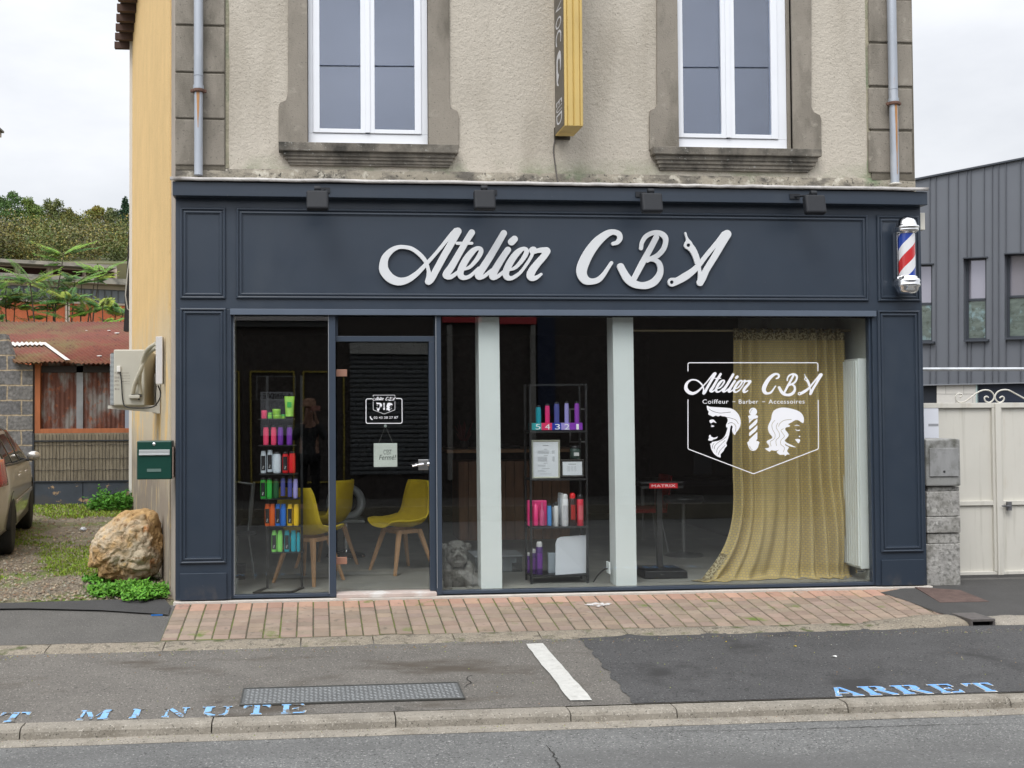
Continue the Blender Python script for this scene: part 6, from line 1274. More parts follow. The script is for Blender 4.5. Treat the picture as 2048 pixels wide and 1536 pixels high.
m.grid(NN*2,NN,rock,True,True)
o=m.build('boulder',M('ochre_rock',(.42,.265,.115),rough=.9,var=.2,vs=7,bump=1.0,bs=34,bdist=.014,bump2=.5,b2s=9,layers=[((.47,.39,.28),1.7,.50,.60),((.50,.34,.16),14,.57,.68),((.50,.20,.06),3.6,.62,.70),((.22,.13,.06),20,.56,.66),((.17,.12,.075),4.5,.60,.74)]))
tag(o,'large rough ochre boulder lying against the yellow side wall','boulder')
# little litter
for u,v,lab,c in ((166,1062,'crumpled clear wrapper lying on the gravel left of the boulder',(.6,.62,.66)),(243,1222,None,None)):
    if lab:
        p=gr(u,v,-.01); m=MB(); blob(m,(p.x,p.y,p.z+.02),(.04,.03,.03),8,.9,3); tag(m.build('litter',M('pale_wrapper',c,rough=.3)),lab,'litter')
p=gr(314,1224,-.03); m=MB(); m.box(p.x-.045,p.x+.045,p.y-.004,p.y+.004,-.058,-.050); tag(m.build('plastic_strip',M('blue_plastic_strip',(.02,.16,.5))),'thin blue plastic strip lying on the asphalt near the shop corner','litter')
# ================================================================== SHED AND YARD BACK
YS=9.4
shed=thing('corrugated_shed','old shed with rusty corrugated iron walls and roof at the back of the yard','shed',(at(160,1000,YS)[0],YS,0))
RUSTC=M('rusty_corrugated',(.095,.035,.022),rough=.9,var=.3,vs=3,stretch=(2,1,.6),bump=.3,bs=60,layers=[((.18,.17,.16),2.2,.47,.60,(1.6,1,.7)),((.20,.065,.03),9,.55,.68)])
RROOF=M('red_rust_roof',(.17,.052,.033),rough=.9,var=.16,vs=2.5,bump=.2,bs=60,layers=[((.15,.105,.045),.8,.46,.62),((.09,.03,.022),5,.55,.7)])
def corr(mb,x0,x1,z0,z1,Y,pitch=.076,amp=.009):
    n=int((x1-x0)/pitch*8); mb.grid(n,2,lambda a,b:(x0+(x1-x0)*a,Y+amp*math.sin((x1-x0)*a/pitch*2*PI),z0+(z1-z0)*b)); return mb
for u0,u1,tint in ((82,160,0),(166,252,0)):
    m=MB(); a,b,c_,d_=P2(u0,u1,722,858,YS); corr(m,a,b,c_,d_,YS+.03); m.build('wall_sheet',RUSTC,shed)
m=MB(); a,b,c_,d_=P2(153,166,722,858,YS); m.box(a,b,YS+.0,YS+.02,c_,d_); m.build('galvanised_flashing',M('aged_zinc_strip',(.20,.21,.22),rough=.7,var=.2,vs=5),shed)
m=MB(); a,b,c_,d_=P2(250,259,780,858,YS); m.box(a,b,YS,YS+.05,c_,d_); m.build('pale_post',M('blue_grey_post',(.28,.31,.36),rough=.8),shed)
OW=M('orange_brown_timber',(.34,.115,.045),rough=.85,var=.15,vs=5,stretch=(4,1,.5))
m=MB(); a,b,c_,d_=P2(71,82,722,870,YS); m.box(a,b,YS-.06,YS+.02,c_,d_); m.build('corner_post',OW,shed,bevel=.004)
m=MB(); a,b,c_,d_=P2(82,261,857,868,YS); m.box(a,b,YS-.06,YS+.02,c_,d_); m.build('timber_rail',OW,shed,bevel=.004)
m=MB(); a,b,c_,d_=P2(64,71,722,1003,YS); m.box(a,b,YS-.07,YS+.02,0,d_); m.build('dark_post',M('dark_timber_post',(.035,.03,.03),rough=.9),shed,bevel=.004)
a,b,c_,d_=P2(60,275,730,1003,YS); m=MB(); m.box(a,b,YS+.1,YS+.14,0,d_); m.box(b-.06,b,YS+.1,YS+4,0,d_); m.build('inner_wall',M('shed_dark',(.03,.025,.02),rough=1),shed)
# roof
dv=Vector((-1.8,3.3,.94)); E0=P(8,727,YS-.25); E1=P(272,727,YS-.25); E0.z=E1.z=(E0.z+E1.z)/2
def roofsheet(mb,xa,xb,t0,t1,up,pitch=.078,amp=.012):
    nrm=Vector((0,-.94,3.3)).normalized(); n=max(3,int((xb-xa)/pitch*8))
    def f(a,b):
        x=xa+(xb-xa)*a; e=.03*mnoise.noise(Vector((round((x)/.6)*3.1,0,5))) if b==0 else 0
        return Vector((x,E0.y,E0.z))+dv*(t0+(t1-t0)*b+e)+nrm*(up+amp*math.sin(x/pitch*2*PI))
    mb.grid(n,3,f); return mb
xA=P(30,727,YS-.25).x; m=MB(); roofsheet(m,xA,E1.x+1.6,0,1.03,0); m.build('roof',RROOF,shed,solid=.003)
m=MB(); roofsheet(m,xA-1.9,xA-.02,.36,1.03,-.01); m.build('roof',RROOF,shed,solid=.003)
xB=P(137,727,YS-.25).x; m=MB(); roofsheet(m,xA+.0,xB,-.012,.36,.03); rfo=m.build('roof_sheet',RROOF,shed,solid=.003)
WE=M('white_edge',(.55,.53,.50),rough=.8,var=.2,vs=8); m=MB(); roofsheet(m,xA,xB-.02,.325,.40,.06); m.build('edge_strip',WE,rfo); m=MB(); roofsheet(m,xB-.05,xB+.03,-.012,.40,.062,10,0); m.build('edge_strip',WE,rfo)
for k,(u,v) in enumerate(((234,669),(218,664),(199,715),(81,697),(173,664))):
    tt=(727-v)/82*.98; q=P(u,v,YS-.25+3.3*tt); m=MB(); nrm=Vector((0,-.94,3.3)).normalized()
    r=(.05,.035,.045,.05,.02)[k]; c=q+nrm*.03; m.add([c+Vector((r*math.cos(a),r*.6*math.sin(a),r*.17*math.sin(a))) for a in [i*PI/5 for i in range(10)]],[tuple(range(10))]); m.build('white_patch',WE,shed,solid=.004)
m=MB(); a,b,_,_=P2(66,262,727,727,YS); m.box(a,b,YS-.0,YS+.08,E0.z-.14,E0.z-.03); m.build('eave_beam',MATS['dark_timber_post'],shed)
# low fence with wire mesh, reed screen and blue base
fe=thing('mesh_fence','low mesh fence over a weathered screen with a peeling blue base before the shed','fence',(at(160,1003,YS-.3)[0],YS-.3,0)); yf=YS-.12
m=MB(); a,b,c_,d_=P2(69,262,866,961,yf); m.box(a,b,yf,yf+.02,c_,d_); m.build('screen',M('weathered_screen',(.205,.175,.125),rough=.95,var=.2,vs=4,stretch=(2,1,.5),layers=[((.12,.10,.07),22,.52,.62,(3,1,.15)),((.11,.10,.08),2.5,.6,.75)],bump=.4,bs=40),fe)
m=MB(); wr=.005
x=a
while x<b: m.bar((x+RN.uniform(-.004,.004),yf-.012,c_),(x+RN.uniform(-.008,.008),yf-.012,d_-.02),wr,wr); x+=.058
for v in (883,890,917,940): z=at(160,v,yf)[1]; m.tube([Vector((a+(b-a)*i/24,yf-.016,z+.006*math.sin(i*1.7))) for i in range(25)],.004,4,False)
m.build('wire_mesh',M('dark_wire',(.035,.03,.027),rough=.8),fe)
m=MB(); z=at(160,881,yf)[1]; m.box(a,b,yf-.03,yf-.018,z-.012,z+.008); m.box(a-.03,a,yf-.03,yf+.03,0,d_); z2=at(160,962,yf)[1]; m.box(a,b,yf-.035,yf-.0,z2-.012,z2+.008); m.box(b-.02,b+.04,yf-.03,yf+.03,0,d_+.1); m.build('frame',M('blue_black_steel',(.018,.022,.028),rough=.7),fe)
m=MB(); a,b,c_,d_=P2(66,259,962,1006,yf-.01); mid=at(166,980,yf)[0]; m.box(a,mid-.006,yf-.01,yf+.01,.0,d_); m.box(mid+.006,b,yf-.012,yf+.01,.0,d_); m.build('base_panel',M('peeling_blue_paint',(.035,.045,.058),rough=.7,var=.2,vs=5,layers=[((.33,.22,.12),4.5,.60,.645,(1,1,1.5)),((.05,.05,.05),1.5,.5,.6)]),fe)
m=MB(); a,b,c_,d_=P2(255,266,958,1004,yf); m.box(a,b+.2,yf+.05,yf+.4,-.05,d_); tag(m.build('concrete_stub',M('pale_concrete',(.30,.28,.24),rough=.95,var=.15,bump=.4,bs=40),bevel=.01),'pale concrete stub between the fence and the yellow wall','post')
# block wall
def blockmat():
    m=bpy.data.materials.new('cinder_blocks'); m.use_nodes=True; nt=m.node_tree; L=nt.links.new; b=nt.nodes['Principled BSDF']; b.inputs['Roughness'].default_value=.95
    tc=N(nt,'ShaderNodeTexCoord'); sp=N(nt,'ShaderNodeSeparateXYZ'); L(tc.outputs['Object'],sp.inputs[0]); cb=N(nt,'ShaderNodeCombineXYZ'); L(sp.outputs[0],cb.inputs[0]); L(sp.outputs[2],cb.inputs[1])
    no=N(nt,'ShaderNodeTexNoise',i_Scale=9.0,i_Detail=5.0); L(tc.outputs['Object'],no.inputs['Vector']); vm=N(nt,'ShaderNodeVectorMath',operation='MULTIPLY_ADD'); vm.inputs[1].default_value=(.03,.03,0); L(no.outputs['Color'],vm.inputs[0]); L(cb.outputs[0],vm.inputs[2])
    br=N(nt,'ShaderNodeTexBrick'); br.inputs['Scale'].default_value=1; br.inputs['Brick Width'].default_value=.46; br.inputs['Row Height'].default_value=.25; br.inputs['Mortar Size'].default_value=.014; br.inputs['Mortar Smooth'].default_value=.2
    br.inputs['Color1'].default_value=(.115,.115,.12,1); br.inputs['Color2'].default_value=(.16,.155,.15,1); br.inputs['Mortar'].default_value=(.33,.27,.19,1); L(vm.outputs[0],br.inputs['Vector'])
    n2=N(nt,'ShaderNodeTexNoise',i_Scale=22.0,i_Detail=6.0); L(tc.outputs['Object'],n2.inputs['Vector']); mr=N(nt,'ShaderNodeMapRange',n1=.3,n2=.7,n3=.65,n4=1.35); L(n2.outputs[0],mr.inputs[0]); sc_=N(nt,'ShaderNodeVectorMath',operation='SCALE'); L(br.outputs['Color'],sc_.inputs[0]); L(mr.outputs[0],sc_.inputs['Scale']); L(sc_.outputs[0],b.inputs['Base Color'])
    bp=N(nt,'ShaderNodeBump',i_Strength=.9,i_Distance=.03); bp.invert=True; ad=N(nt,'ShaderNodeMath',operation='MULTIPLY_ADD',n1=.5); L(n2.outputs[0],ad.inputs[0]); L(br.outputs['Fac'],ad.inputs[2]); L(ad.outputs[0],bp.inputs['Height']); L(bp.outputs[0],b.inputs['Normal']); return m
m=MB(); a,b,_,_=P2(-900,65,690,1000,YS-.1); pts=[(a,-.1),(b,-.1),(b,E0.z-.02),(P(30,727,YS-.1).x,E0.z+.02),(P(10,690,YS-.1).x,at(10,668,YS-.1)[1]),(a,at(10,650,YS-.1)[1])]
m.prism(pts,YS-.1,YS+.12); tag(m.build('block_wall',blockmat()),'grey cinder block wall with pale mortar left of the shed','wall')
# ================================================================== PARKED CAR
car=thing('parked_car','champagne beige hatchback parked on the gravel at the left edge, seen from behind','car',(0,0,0),R(10.2))
car.location=(-3.5-.86+.32,2.35,-.015)
CP=M('champagne_paint',(.52,.475,.40),rough=.34,metal=.2,coat=.8,var=.02)
CG=M('dark_car_glass',(.012,.014,.015),rough=.06,spec=.8)
BLKP=M('black_plastic',(.018,.018,.018),rough=.6); TY=M('tyre_rubber',(.014,.014,.014),rough=.85,bump=.3,bs=60)
ST=[(0,.70,.38,.60,.95,.99,.0),(.10,.79,.28,.55,.97,1.06,.15),(.28,.84,.24,.52,.98,1.22,.5),(.55,.865,.20,.52,.975,1.37,.82),(.95,.875,.18,.52,.965,1.425,.95),(1.6,.88,.18,.52,.95,1.45,1),(2.3,.88,.18,.52,.945,1.43,1),(2.75,.88,.18,.52,.94,1.32,.88),(3.15,.875,.18,.52,.925,1.10,.55),(3.4,.87,.19,.52,.90,.98,.25),(3.8,.83,.22,.5,.84,.87,.1),(4.15,.74,.26,.48,.74,.76,.05),(4.28,.6,.32,.45,.62,.63,0)]
def csec(s,side):
    i=0
    while i<len(ST)-2 and s>ST[i+1][0]: i+=1
    f=(s-ST[i][0])/(ST[i+1][0]-ST[i][0]); f=max(0,min(1,f)); _,w,zb,zm,belt,roof,cf=[p*(1-f)+q*f for p,q in zip(ST[i],ST[i+1])]
    rw=w*.70; hh=max(roof-belt,.01)
    return [(w*.86,zb),(w*.97,zb+.08),(w*.995,zm),(w*1.0,zm+.16),(w*.985,belt-.08),(w*.955,belt),(w*(.955-.10*min(1,hh/.4)),belt+hh*.4),(w*(.955-.20*min(1,hh/.4)),belt+hh*.78),(w*(.955-.33*min(1,hh/.4)),belt+hh*.96),(w*.3,roof),(0,roof+.01)]
m=MB(); SN=[0,.03,.07,.1,.18,.28,.4,.55,.75,.95,1.3,1.6,1.95,2.3,2.55,2.75,2.95,3.15,3.3,3.4,3.6,3.8,4.0,4.15,4.23,4.28]
def carfull(s):
    q=csec(s,1); return [(x,z) for x,z in q]+[(-x,z) for x,z in q[-2::-1]]
rows=[[(x,s,z) for x,z in carfull(s)] for s in SN]; nv=len(rows[0])
m.add([p for r in rows for p in r],[(i*nv+j,i*nv+j+1,(i+1)*nv+j+1,(i+1)*nv+j) for i in range(len(rows)-1) for j in range(nv-1)],True)
m.add(rows[0],[tuple(range(nv))]); m.add(rows[-1],[tuple(range(nv))[::-1]]); m.build('body',CP,car,local=True)
def cpatch(s0,s1,t0,t1,off,n=12,mat=None,name='window',side=1,par=None):
    mb=MB()
    def f(a,b):
        s=s0+(s1-s0)*a; q=csec(s,1); t=t0+(t1-t0)*b; i=min(int(t),9); k=t-i; x=q[i][0]*(1-k)+q[i+1][0]*k; z=q[i][1]*(1-k)+q[i+1][1]*k
        return (side*(x+off),s,z+off*.3)
    mb.grid(n,5,f); return mb.build(name,mat,par or car,local=True,solid=.004)
for sd in (1,-1):
    cpatch(.50,.98,5.15,7.8,.006,mat=CG,side=sd); cpatch(1.04,1.78,5.12,7.95,.006,mat=CG,side=sd); cpatch(1.86,2.85,5.12,7.8,.006,mat=CG,side=sd)
    cpatch(.36,3.1,5.0,5.12,.012,20,mat=BLKP,name='window_trim',side=sd)
    cpatch(.9,3.2,2.05,2.35,.02,14,mat=CP,name='side_moulding',side=sd)
    # tail light wraps round the corner
    mb=MB()
    def tl(a,b):
        s=.0+.30*max(0,a-.35)/.65; q=csec(s,1); z=.77+.28*b+.02*a; w=q[3][0]*(1-.05*b)
        x=w*(.80+.2*min(1,a/.35))+.012; return (sd*x,s-.012*(a<.4),z)
    mb.grid(12,6,tl); mb.build('tail_light',M('red_lens',(.35,.012,.012),rough=.12,coat=1),car,local=True,solid=.02)
    for s0 in (1.22,2.05): 
        mb=MB(); q=csec(s0,1); mb.box(sd*(q[4][0]+.035)-.012,sd*(q[4][0]+.035)+.012,s0-.09,s0+.09,.83,.855); mb.build('door_handle',CP,car,local=True,bevel=.008)
    mb=MB(); q=csec(2.72,1); blob(mb,(sd*(q[5][0]+.10),2.72,1.0),(.085,.045,.06),14); mo_=mb.build('wing_mirror',M('mirror_cap',(.5,.48,.45),rough=.2,metal=.6),car,local=True)
    mb=MB(); mb.box(min(sd*(q[5][0]-.02),sd*(q[5][0]+.10)),max(sd*(q[5][0]-.02),sd*(q[5][0]+.10)),2.70,2.78,.935,.965); mb.build('mirror_arm',BLKP,car,local=True,bevel=.01)
    for s0 in (.78,3.42):
        xw_=sd*(csec(s0,1)[2][0]-.10)
        mb=MB(); mb.lathe([(.20,-.105),(.29,-.105),(.315,-.08),(.318,0),(.315,.08),(.29,.105),(.20,.105)],(xw_,s0,.315),36,'x'); wo=mb.build('wheel',TY,car,local=True)
        mb=MB(); mb.lathe([(.03,.09*sd),(.06,.085*sd),(.19,.07*sd),(.205,.095*sd),(.205,-.02*sd)],(xw_,s0,.315),30,'x'); mb.build('rim',M('alloy_rim',(.35,.35,.35),rough=.3,metal=.8),wo,local=True)
        mb=MB(); mb.grid(28,2,lambda a,b:(sd*(csec(s0,1)[2][0]+.006-(.0 if b else .16)),s0-.36*math.cos(a*PI),.30+.385*math.sin(a*PI)),True); mb.build('wheel_arch',BLKP,car,local=True,solid=.012)
mb=MB(); mb.box(-.62,.62,-.035,.02,.38,.56); mb.build('rear_bumper',CP,car,local=True,bevel=.03); mb=MB(); mb.box(-.26,.26,-.05,-.038,.72,.83); mb.build('number_plate',LABW,car,local=True)
mb=MB(); mb.grid(10,5,lambda a,b:(-.58+1.16*a,.09+.32*b-.01,1.07+.22*b*1.0+.02*math.sin(a*PI))); mb.build('rear_window',CG,car,local=True,solid=.006)
# ================================================================== BACKGROUND LEFT
def line_plane(A_,B_):
    A2=Vector((A_[0],A_[1],0)); B2=Vector((B_[0],B_[1],0)); n=Vector((-(B2-A2).y,(B2-A2).x,0)).normalized()
    o=Vector((0,-D,HC))
    def f(u,v,off=0.0):
        d=ray(u,v); t=(A2-n*off*(1 if n.y>0 else -1)-o).dot(n)/d.dot(n); return o+d*t
    f.dir=(B2-A2).normalized(); f.n=n if n.y>0 else -n
    return f
fac=line_plane((at(0,600,42)[0],42),(at(250,600,44.6)[0],44.6))
F_=thing('brick_factory','old orange brick factory with concrete ledges below the wooded hill','factory',tuple(fac(120,640)))
def fq(mb,u0,u1,v0,v1,off,th,slope=.055):
    # box on the factory plane; photo lines fall slightly to the right
    k=lambda u,v:v+(u)*slope*(818-v)/290.
    a=[fac(u0,k(u0,v0),off),fac(u1,k(u1,v0),off),fac(u1,k(u1,v1),off),fac(u0,k(u0,v1),off)]; b=[p+fac.n*th for p in a]
    mb.add(a+b,[(0,1,2,3),(4,5,6,7),(0,1,5,4),(1,2,6,5),(2,3,7,6),(3,0,4,7)]); return mb
OB=M('orange_brick',(.50,.135,.055),rough=.95,var=.12,vs=2.5,layers=[((.36,.10,.05),14,.5,.62,(1,1,4)),((.42,.16,.09),.8,.5,.7)],bump=.2,bs=12)
LC_=M('lichened_concrete',(.26,.24,.20),rough=.95,var=.2,vs=1.5,layers=[((.12,.115,.10),2.5,.48,.66,(.5,1,1))]); PC_=M('pale_factory_render',(.48,.40,.33),rough=.95,var=.1,vs=1.5)
m=MB(); fq(m,-700,300,598,900,0,.4); m.build('brick_wall',OB,F_)
m=MB(); fq(m,-700,300,556,569,0,.4); m.build('window_head',PC_,F_); m=MB(); fq(m,-700,300,597,601,.08,.5); m.build('window_sill',PC_,F_)
m=MB(); fq(m,-700,320,545,557,.9,2.5); m.build('lower_roof_ledge',LC_,F_)
m=MB(); fq(m,131,139.5,570,900,.12,.12,.0); m.build('pilaster',PC_,F_); m=MB(); fq(m,-110,-101,570,900,.12,.12,.0); m.build('pilaster',PC_,F_)
gm=M('grey_factory_pane',(.16,.18,.20),rough=.25,var=.25,vs=1.2); wf=M('grey_window_bar',(.10,.105,.11),rough=.6)
u=-60
while u<255:
    w=13.5; m=MB(); fq(m,u+1,u+w-1,570,597,-.06,.03); po=m.build('window',gm,F_); u+=w
m=MB(); 
m=MB(); fq(m,-80,262,568.5,571,-.02,.05); fq(m,-80,262,595.5,597.5,-.02,.05); u=-60
while u<262: fq(m,u-.9,u+.9,569,597,-.025,.05); u+=13.5
m.build('window_bars',wf,F_)
m=MB(); fq(m,-700,233,517,524,-1.6,3); m.build('upper_roof_ledge',LC_,F_); m=MB(); fq(m,-700,233,524,531,-2.6,.4); m.build('upper_wall',PC_,F_)
m=MB(); fq(m,-700,230,531,546,-2.9,.2); m.build('dark_openings',M('dark_red_void',(.045,.018,.016),rough=1),F_)
for u in (-60,30,36,95,101,167,229): m=MB(); fq(m,u,u+(5 if u not in(30,95) else 5),524,546,-2.55,.3); m.build('upper_post',PC_,F_)
# hill
def hz(x,y):
    t=(y-52)/70; t=max(0,min(1,t)); return 8.6+ (13.5)*t**.9+ .8*mnoise.noise(Vector((x*.06,y*.06,0)))
hl=MB(); hl.grid(60,40,lambda a,b:(-110+170*a,49+110*b,hz(-110+170*a,49+110*b))); hl.add([(-110,48.8,-.4),(60,48.8,-.4),(60,49,9.4),(-110,49,9.4)],[(0,1,2,3)])
struct('hillside',hl,M('hill_earth',(.12,.11,.055),rough=1,var=.3,vs=.3,layers=[((.07,.085,.03),.5,.45,.6)]))
r2=random.Random(5); bush=MB(); bush.c=[]
def hp(u,v):  # hill point seen at a photo pixel
    o=Vector((0,-D,HC)); d=ray(u,v); t=58
    while t<190:
        p=o+d*t
        if p.z<hz(p.x,p.y): return p
        t+=.7
    return None
BC=[(.14,.15,.035),(.11,.135,.035),(.17,.155,.05),(.085,.115,.03),(.20,.175,.045),(.14,.13,.065)]
for i in range(1000):
    u=r2.uniform(-60,275) if i<640 else (r2.uniform(275,520) if i<860 else r2.uniform(-200,-60)); v=r2.uniform(420,522); p=hp(u,v)
    if not p: continue
    R_=r2.uniform(.8,2.3); kq=r2.uniform(.45,1.35); crown(bush,p+Vector((0,0,R_*.45)),(R_,R_,R_*.95),190,.2,[tuple(q*kq for q in r2.choice(BC))]*2,r2,6)
tag(bush.build('hillside_scrub',LEAF),'dense olive and russet scrub covering the hillside','scrub',kind='stuff')
TRK=M('tree_bark',(.10,.085,.065),rough=.95,var=.2,vs=4)
def tree(name,label,u,vtop,vbase,wpx,cols,n,ls,group,yd_=None,rn=r2):
    p=hp(u,vbase) or Vector((at(u,vbase,110)[0],110,at(u,vbase,110)[1])); s_=(p.y+D)/2127; h=(vbase-vtop)*s_; w=wpx*s_/2
    t=thing(name,label,'tree',tuple(p),0,group); m=MB(); m.c=[]
    nl=11
    for k in range(nl):
        # overlapping clumps, wide below and loose above
        zz_=h*(.05+.85*k/(nl-1)); ww=w*1.3*(1-.62*(k/(nl-1))**2.2)*rn.uniform(.75,1.15); a=rn.uniform(0,6.28)
        crown(m,(p.x+math.cos(a)*w*.35,p.y+math.sin(a)*w*.35,p.z+zz_),(ww*.8,ww*.8,h*.17),n//nl*2,ls*.62,[tuple(q*1.35 for q in c) for c in cols],rn,6)
    m.build('crown',LEAF,t); m=MB(); m.tube([p-Vector((0,0,1)),p+Vector((0,0,h*.5)),p+Vector((.1,0,h*.9))],[.16,.1,.03],8)
    for k in range(6):
        a=rn.uniform(0,6.28); m.tube([p+Vector((0,0,h*(.3+.08*k))),p+Vector((math.cos(a)*w*.7,math.sin(a)*w*.7,h*(.5+.07*k)))],[.06,.02],5)
    m.build('trunk',TRK,t)
GRP='trees on the hill crest'
for a in (('broadleaf_tree','tall dark green tree at the far left of the hill crest',14,386,446,78,[(.05,.095,.025),(.07,.12,.03)],3400),
          ('broadleaf_tree','broad mid green tree second from left on the crest',64,402,450,70,[(.075,.12,.025),(.10,.14,.03)],3000),
          ('broadleaf_tree','feathery olive tree with thin top branches left of the gap',108,400,450,52,[(.12,.13,.045),(.09,.11,.035)],2000),
          ('broadleaf_tree','lower olive tree just left of the gap in the crest',140,418,455,46,[(.13,.125,.035),(.09,.10,.03)],1700),
          ('broadleaf_tree','yellowing green tree just right of the gap in the crest',188,412,456,54,[(.19,.16,.03),(.11,.13,.03)],2300),
          ('broadleaf_tree','greyish green tree between the yellowing tree and the conifer',222,418,456,44,[(.09,.115,.05),(.12,.13,.05)],1700),
          ('conifer','dark pointed conifer on the crest beside the yellow wall',250,400,458,30,[(.02,.05,.022),(.03,.06,.03)],2000),
          ('broadleaf_tree','small rounded bushy tree low on the hill crest at far left',-30,400,450,70,[(.08,.11,.03)],1500)):
    tree(*a,.30,GRP)
# sumac like trees with pinnate leaves in front of the factory
def frond(m,st,b,tip,nl,ll,col,rn):
    b=Vector(b);tip=Vector(tip); L_=(tip-b).length; mid=(b+tip)/2+Vector((0,0,L_*.14)); st.tube([b,mid,tip],[.008,.006,.003],4,False)
    for i in range(nl):
        q=.18+.82*i/(nl-1); p=(b*(1-q)+mid*q)*(1-q)+(mid*(1-q)+tip*q)*q; d=(tip-b).normalized(); sdv=d.cross(Vector((0,-.35,1))).normalized()
        l=ll*(.6+.4*math.sin(PI*min(1,q+.15)))
        for s_ in (-1,1): leaf(m,p,sdv*s_+d*.45+Vector((0,-.1,-.35)),Vector((rn.uniform(-.2,.2),-.5,1)),l,l*.34,rcol(col,.25,rn))
    leaf(m,tip,(tip-b),Vector((0,-.5,1)),ll*.8,ll*.25,col)
YT=15.0
def sumac(label,u,vb,stems,rn,yy=YT):
    s_=(D+yy)/2127; b0=P(u,760,yy); t=thing('pinnate_tree',label,'tree',(b0.x,yy,0),0,'sumac like saplings behind the shed'); m=MB(); m.c=[]; st=MB(); tr=MB()
    for (us,vs_,n,sz) in stems:
        tip=P(us,vs_,yy+rn.uniform(-.5,.5)); base=Vector((b0.x+rn.uniform(-.1,.1),yy,0)); mid=base.lerp(tip,.55)+Vector((rn.uniform(-.25,.25),0,.1)); tr.tube([base,base.lerp(mid,.5)+Vector((rn.uniform(-.12,.12),0,0)),mid,mid.lerp(tip,.5)+Vector((rn.uniform(-.06,.06),0,0)),tip],[.04,.034,.025,.016,.010],6)
        for k in range(int(n*1.05)):
            q=rn.uniform(.0,.42) if k>5 else rn.uniform(0,.06); o_=tip.lerp(mid,q); a=rn.uniform(0,6.28); l=sz*rn.uniform(.7,1.15)
            c=rn.choice([(.16,.30,.03),(.13,.27,.035),(.24,.30,.035),(.085,.21,.045)]) ; frond(m,st,o_,o_+Vector((math.cos(a)*l,math.sin(a)*l*.8,l*rn.uniform(-.05,.6))),15,.155,c,rn)
    m.build('crown',LEAF,t); st.build('leaf_stalks',M('leaf_stalk',(.18,.2,.05)),t); tr.build('trunk',TRK,t)
r3=random.Random(9)
sumac('tallest pinnate leaved sapling in front of the brick factory',120,640,[(128,505,9,.62),(105,575,14,.72),(60,560,12,.75),(150,560,10,.6),(95,600,13,.6),(135,600,9,.6),(50,598,10,.6)],r3)
sumac('pinnate leaved sapling with dark leaves at the left edge above the shed roof',12,640,[(10,590,12,.6),(30,610,12,.6),(-15,575,12,.7)],r3)
sumac('low pinnate leaved sapling above the right end of the shed roof',215,640,[(205,612,10,.5),(232,618,11,.5),(180,622,8,.45),(246,628,8,.45)],r3)
sumac('sparse pinnate leaved sapling with bare stems right of the tallest one',160,640,[(163,560,3,.5),(200,540,6,.5),(190,556,5,.45)],r3,yy=16.0)
# ledge of the house far left
m=MB(); a=P(-400,262,14);b=P(8,262,14); m.box(a.x,b.x-.05,12,14,at(0,275,14)[1],at(0,266,14)[1]); m2=MB(); m2.box(a.x,b.x,11.9,14.02,at(0,265.8,14)[1],at(0,262,14)[1]); m3=MB(); m3.box(a.x,b.x-1.0,12.2,13.6,-.1,at(0,275,14)[1])
nb=thing('neighbour_house','house mostly outside the left edge with only its concrete roof ledge in view','house',(b.x-2,15,0)); m.build('ledge',PC_,nb); m2.build('coping',LC_,nb); m3.build('wall',PC_,nb)
# ================================================================== RIGHT SIDE
gb=line_plane((at(1845,700,17.4)[0],17.4),(at(2048,700,15.5)[0],15.5))
GB=thing('clad_building','modern building clad in grey standing seam metal with dark framed windows','building',tuple(gb(1950,800)))
GC=M('grey_seam_metal',(.135,.145,.165),rough=.55,metal=.2,var=.05,vs=.7); GD=M('anthracite_trim',(.045,.052,.065),rough=.5)
def sl(u,va,vb): return va+(vb-va)*(u-1845)/203.
def gq(mb,u0,u1,fa,fb,off,th):
    a=[gb(u0,fa(u0),off),gb(u1,fa(u1),off),gb(u1,fb(u1),off),gb(u0,fb(u0),off)]; b=[p+gb.n*th for p in a]
    mb.add(a+b,[(0,1,2,3),(4,5,6,7),(0,1,5,4),(1,2,6,5),(2,3,7,6),(3,0,4,7)]); return mb
top=lambda u:sl(u,357,317.5); bot=lambda u:sl(u,769,764.5)
wins=[(1822,1864.5,lambda u:sl(u,529,526),lambda u:sl(u,683,680)),(1927,1972.8,lambda u:sl(u,521,511.5),lambda u:sl(u,681,677)),(2009,2056,lambda u:sl(u,514,507),lambda u:sl(u,679,674.5))]
us_=[1700]+[q for w in wins for q in w[:2]]+[2300]
for i in range(0,len(us_),2):
    m=MB(); gq(m,us_[i],us_[i+1],top,bot,0,.3); m.build('cladding',GC,GB)
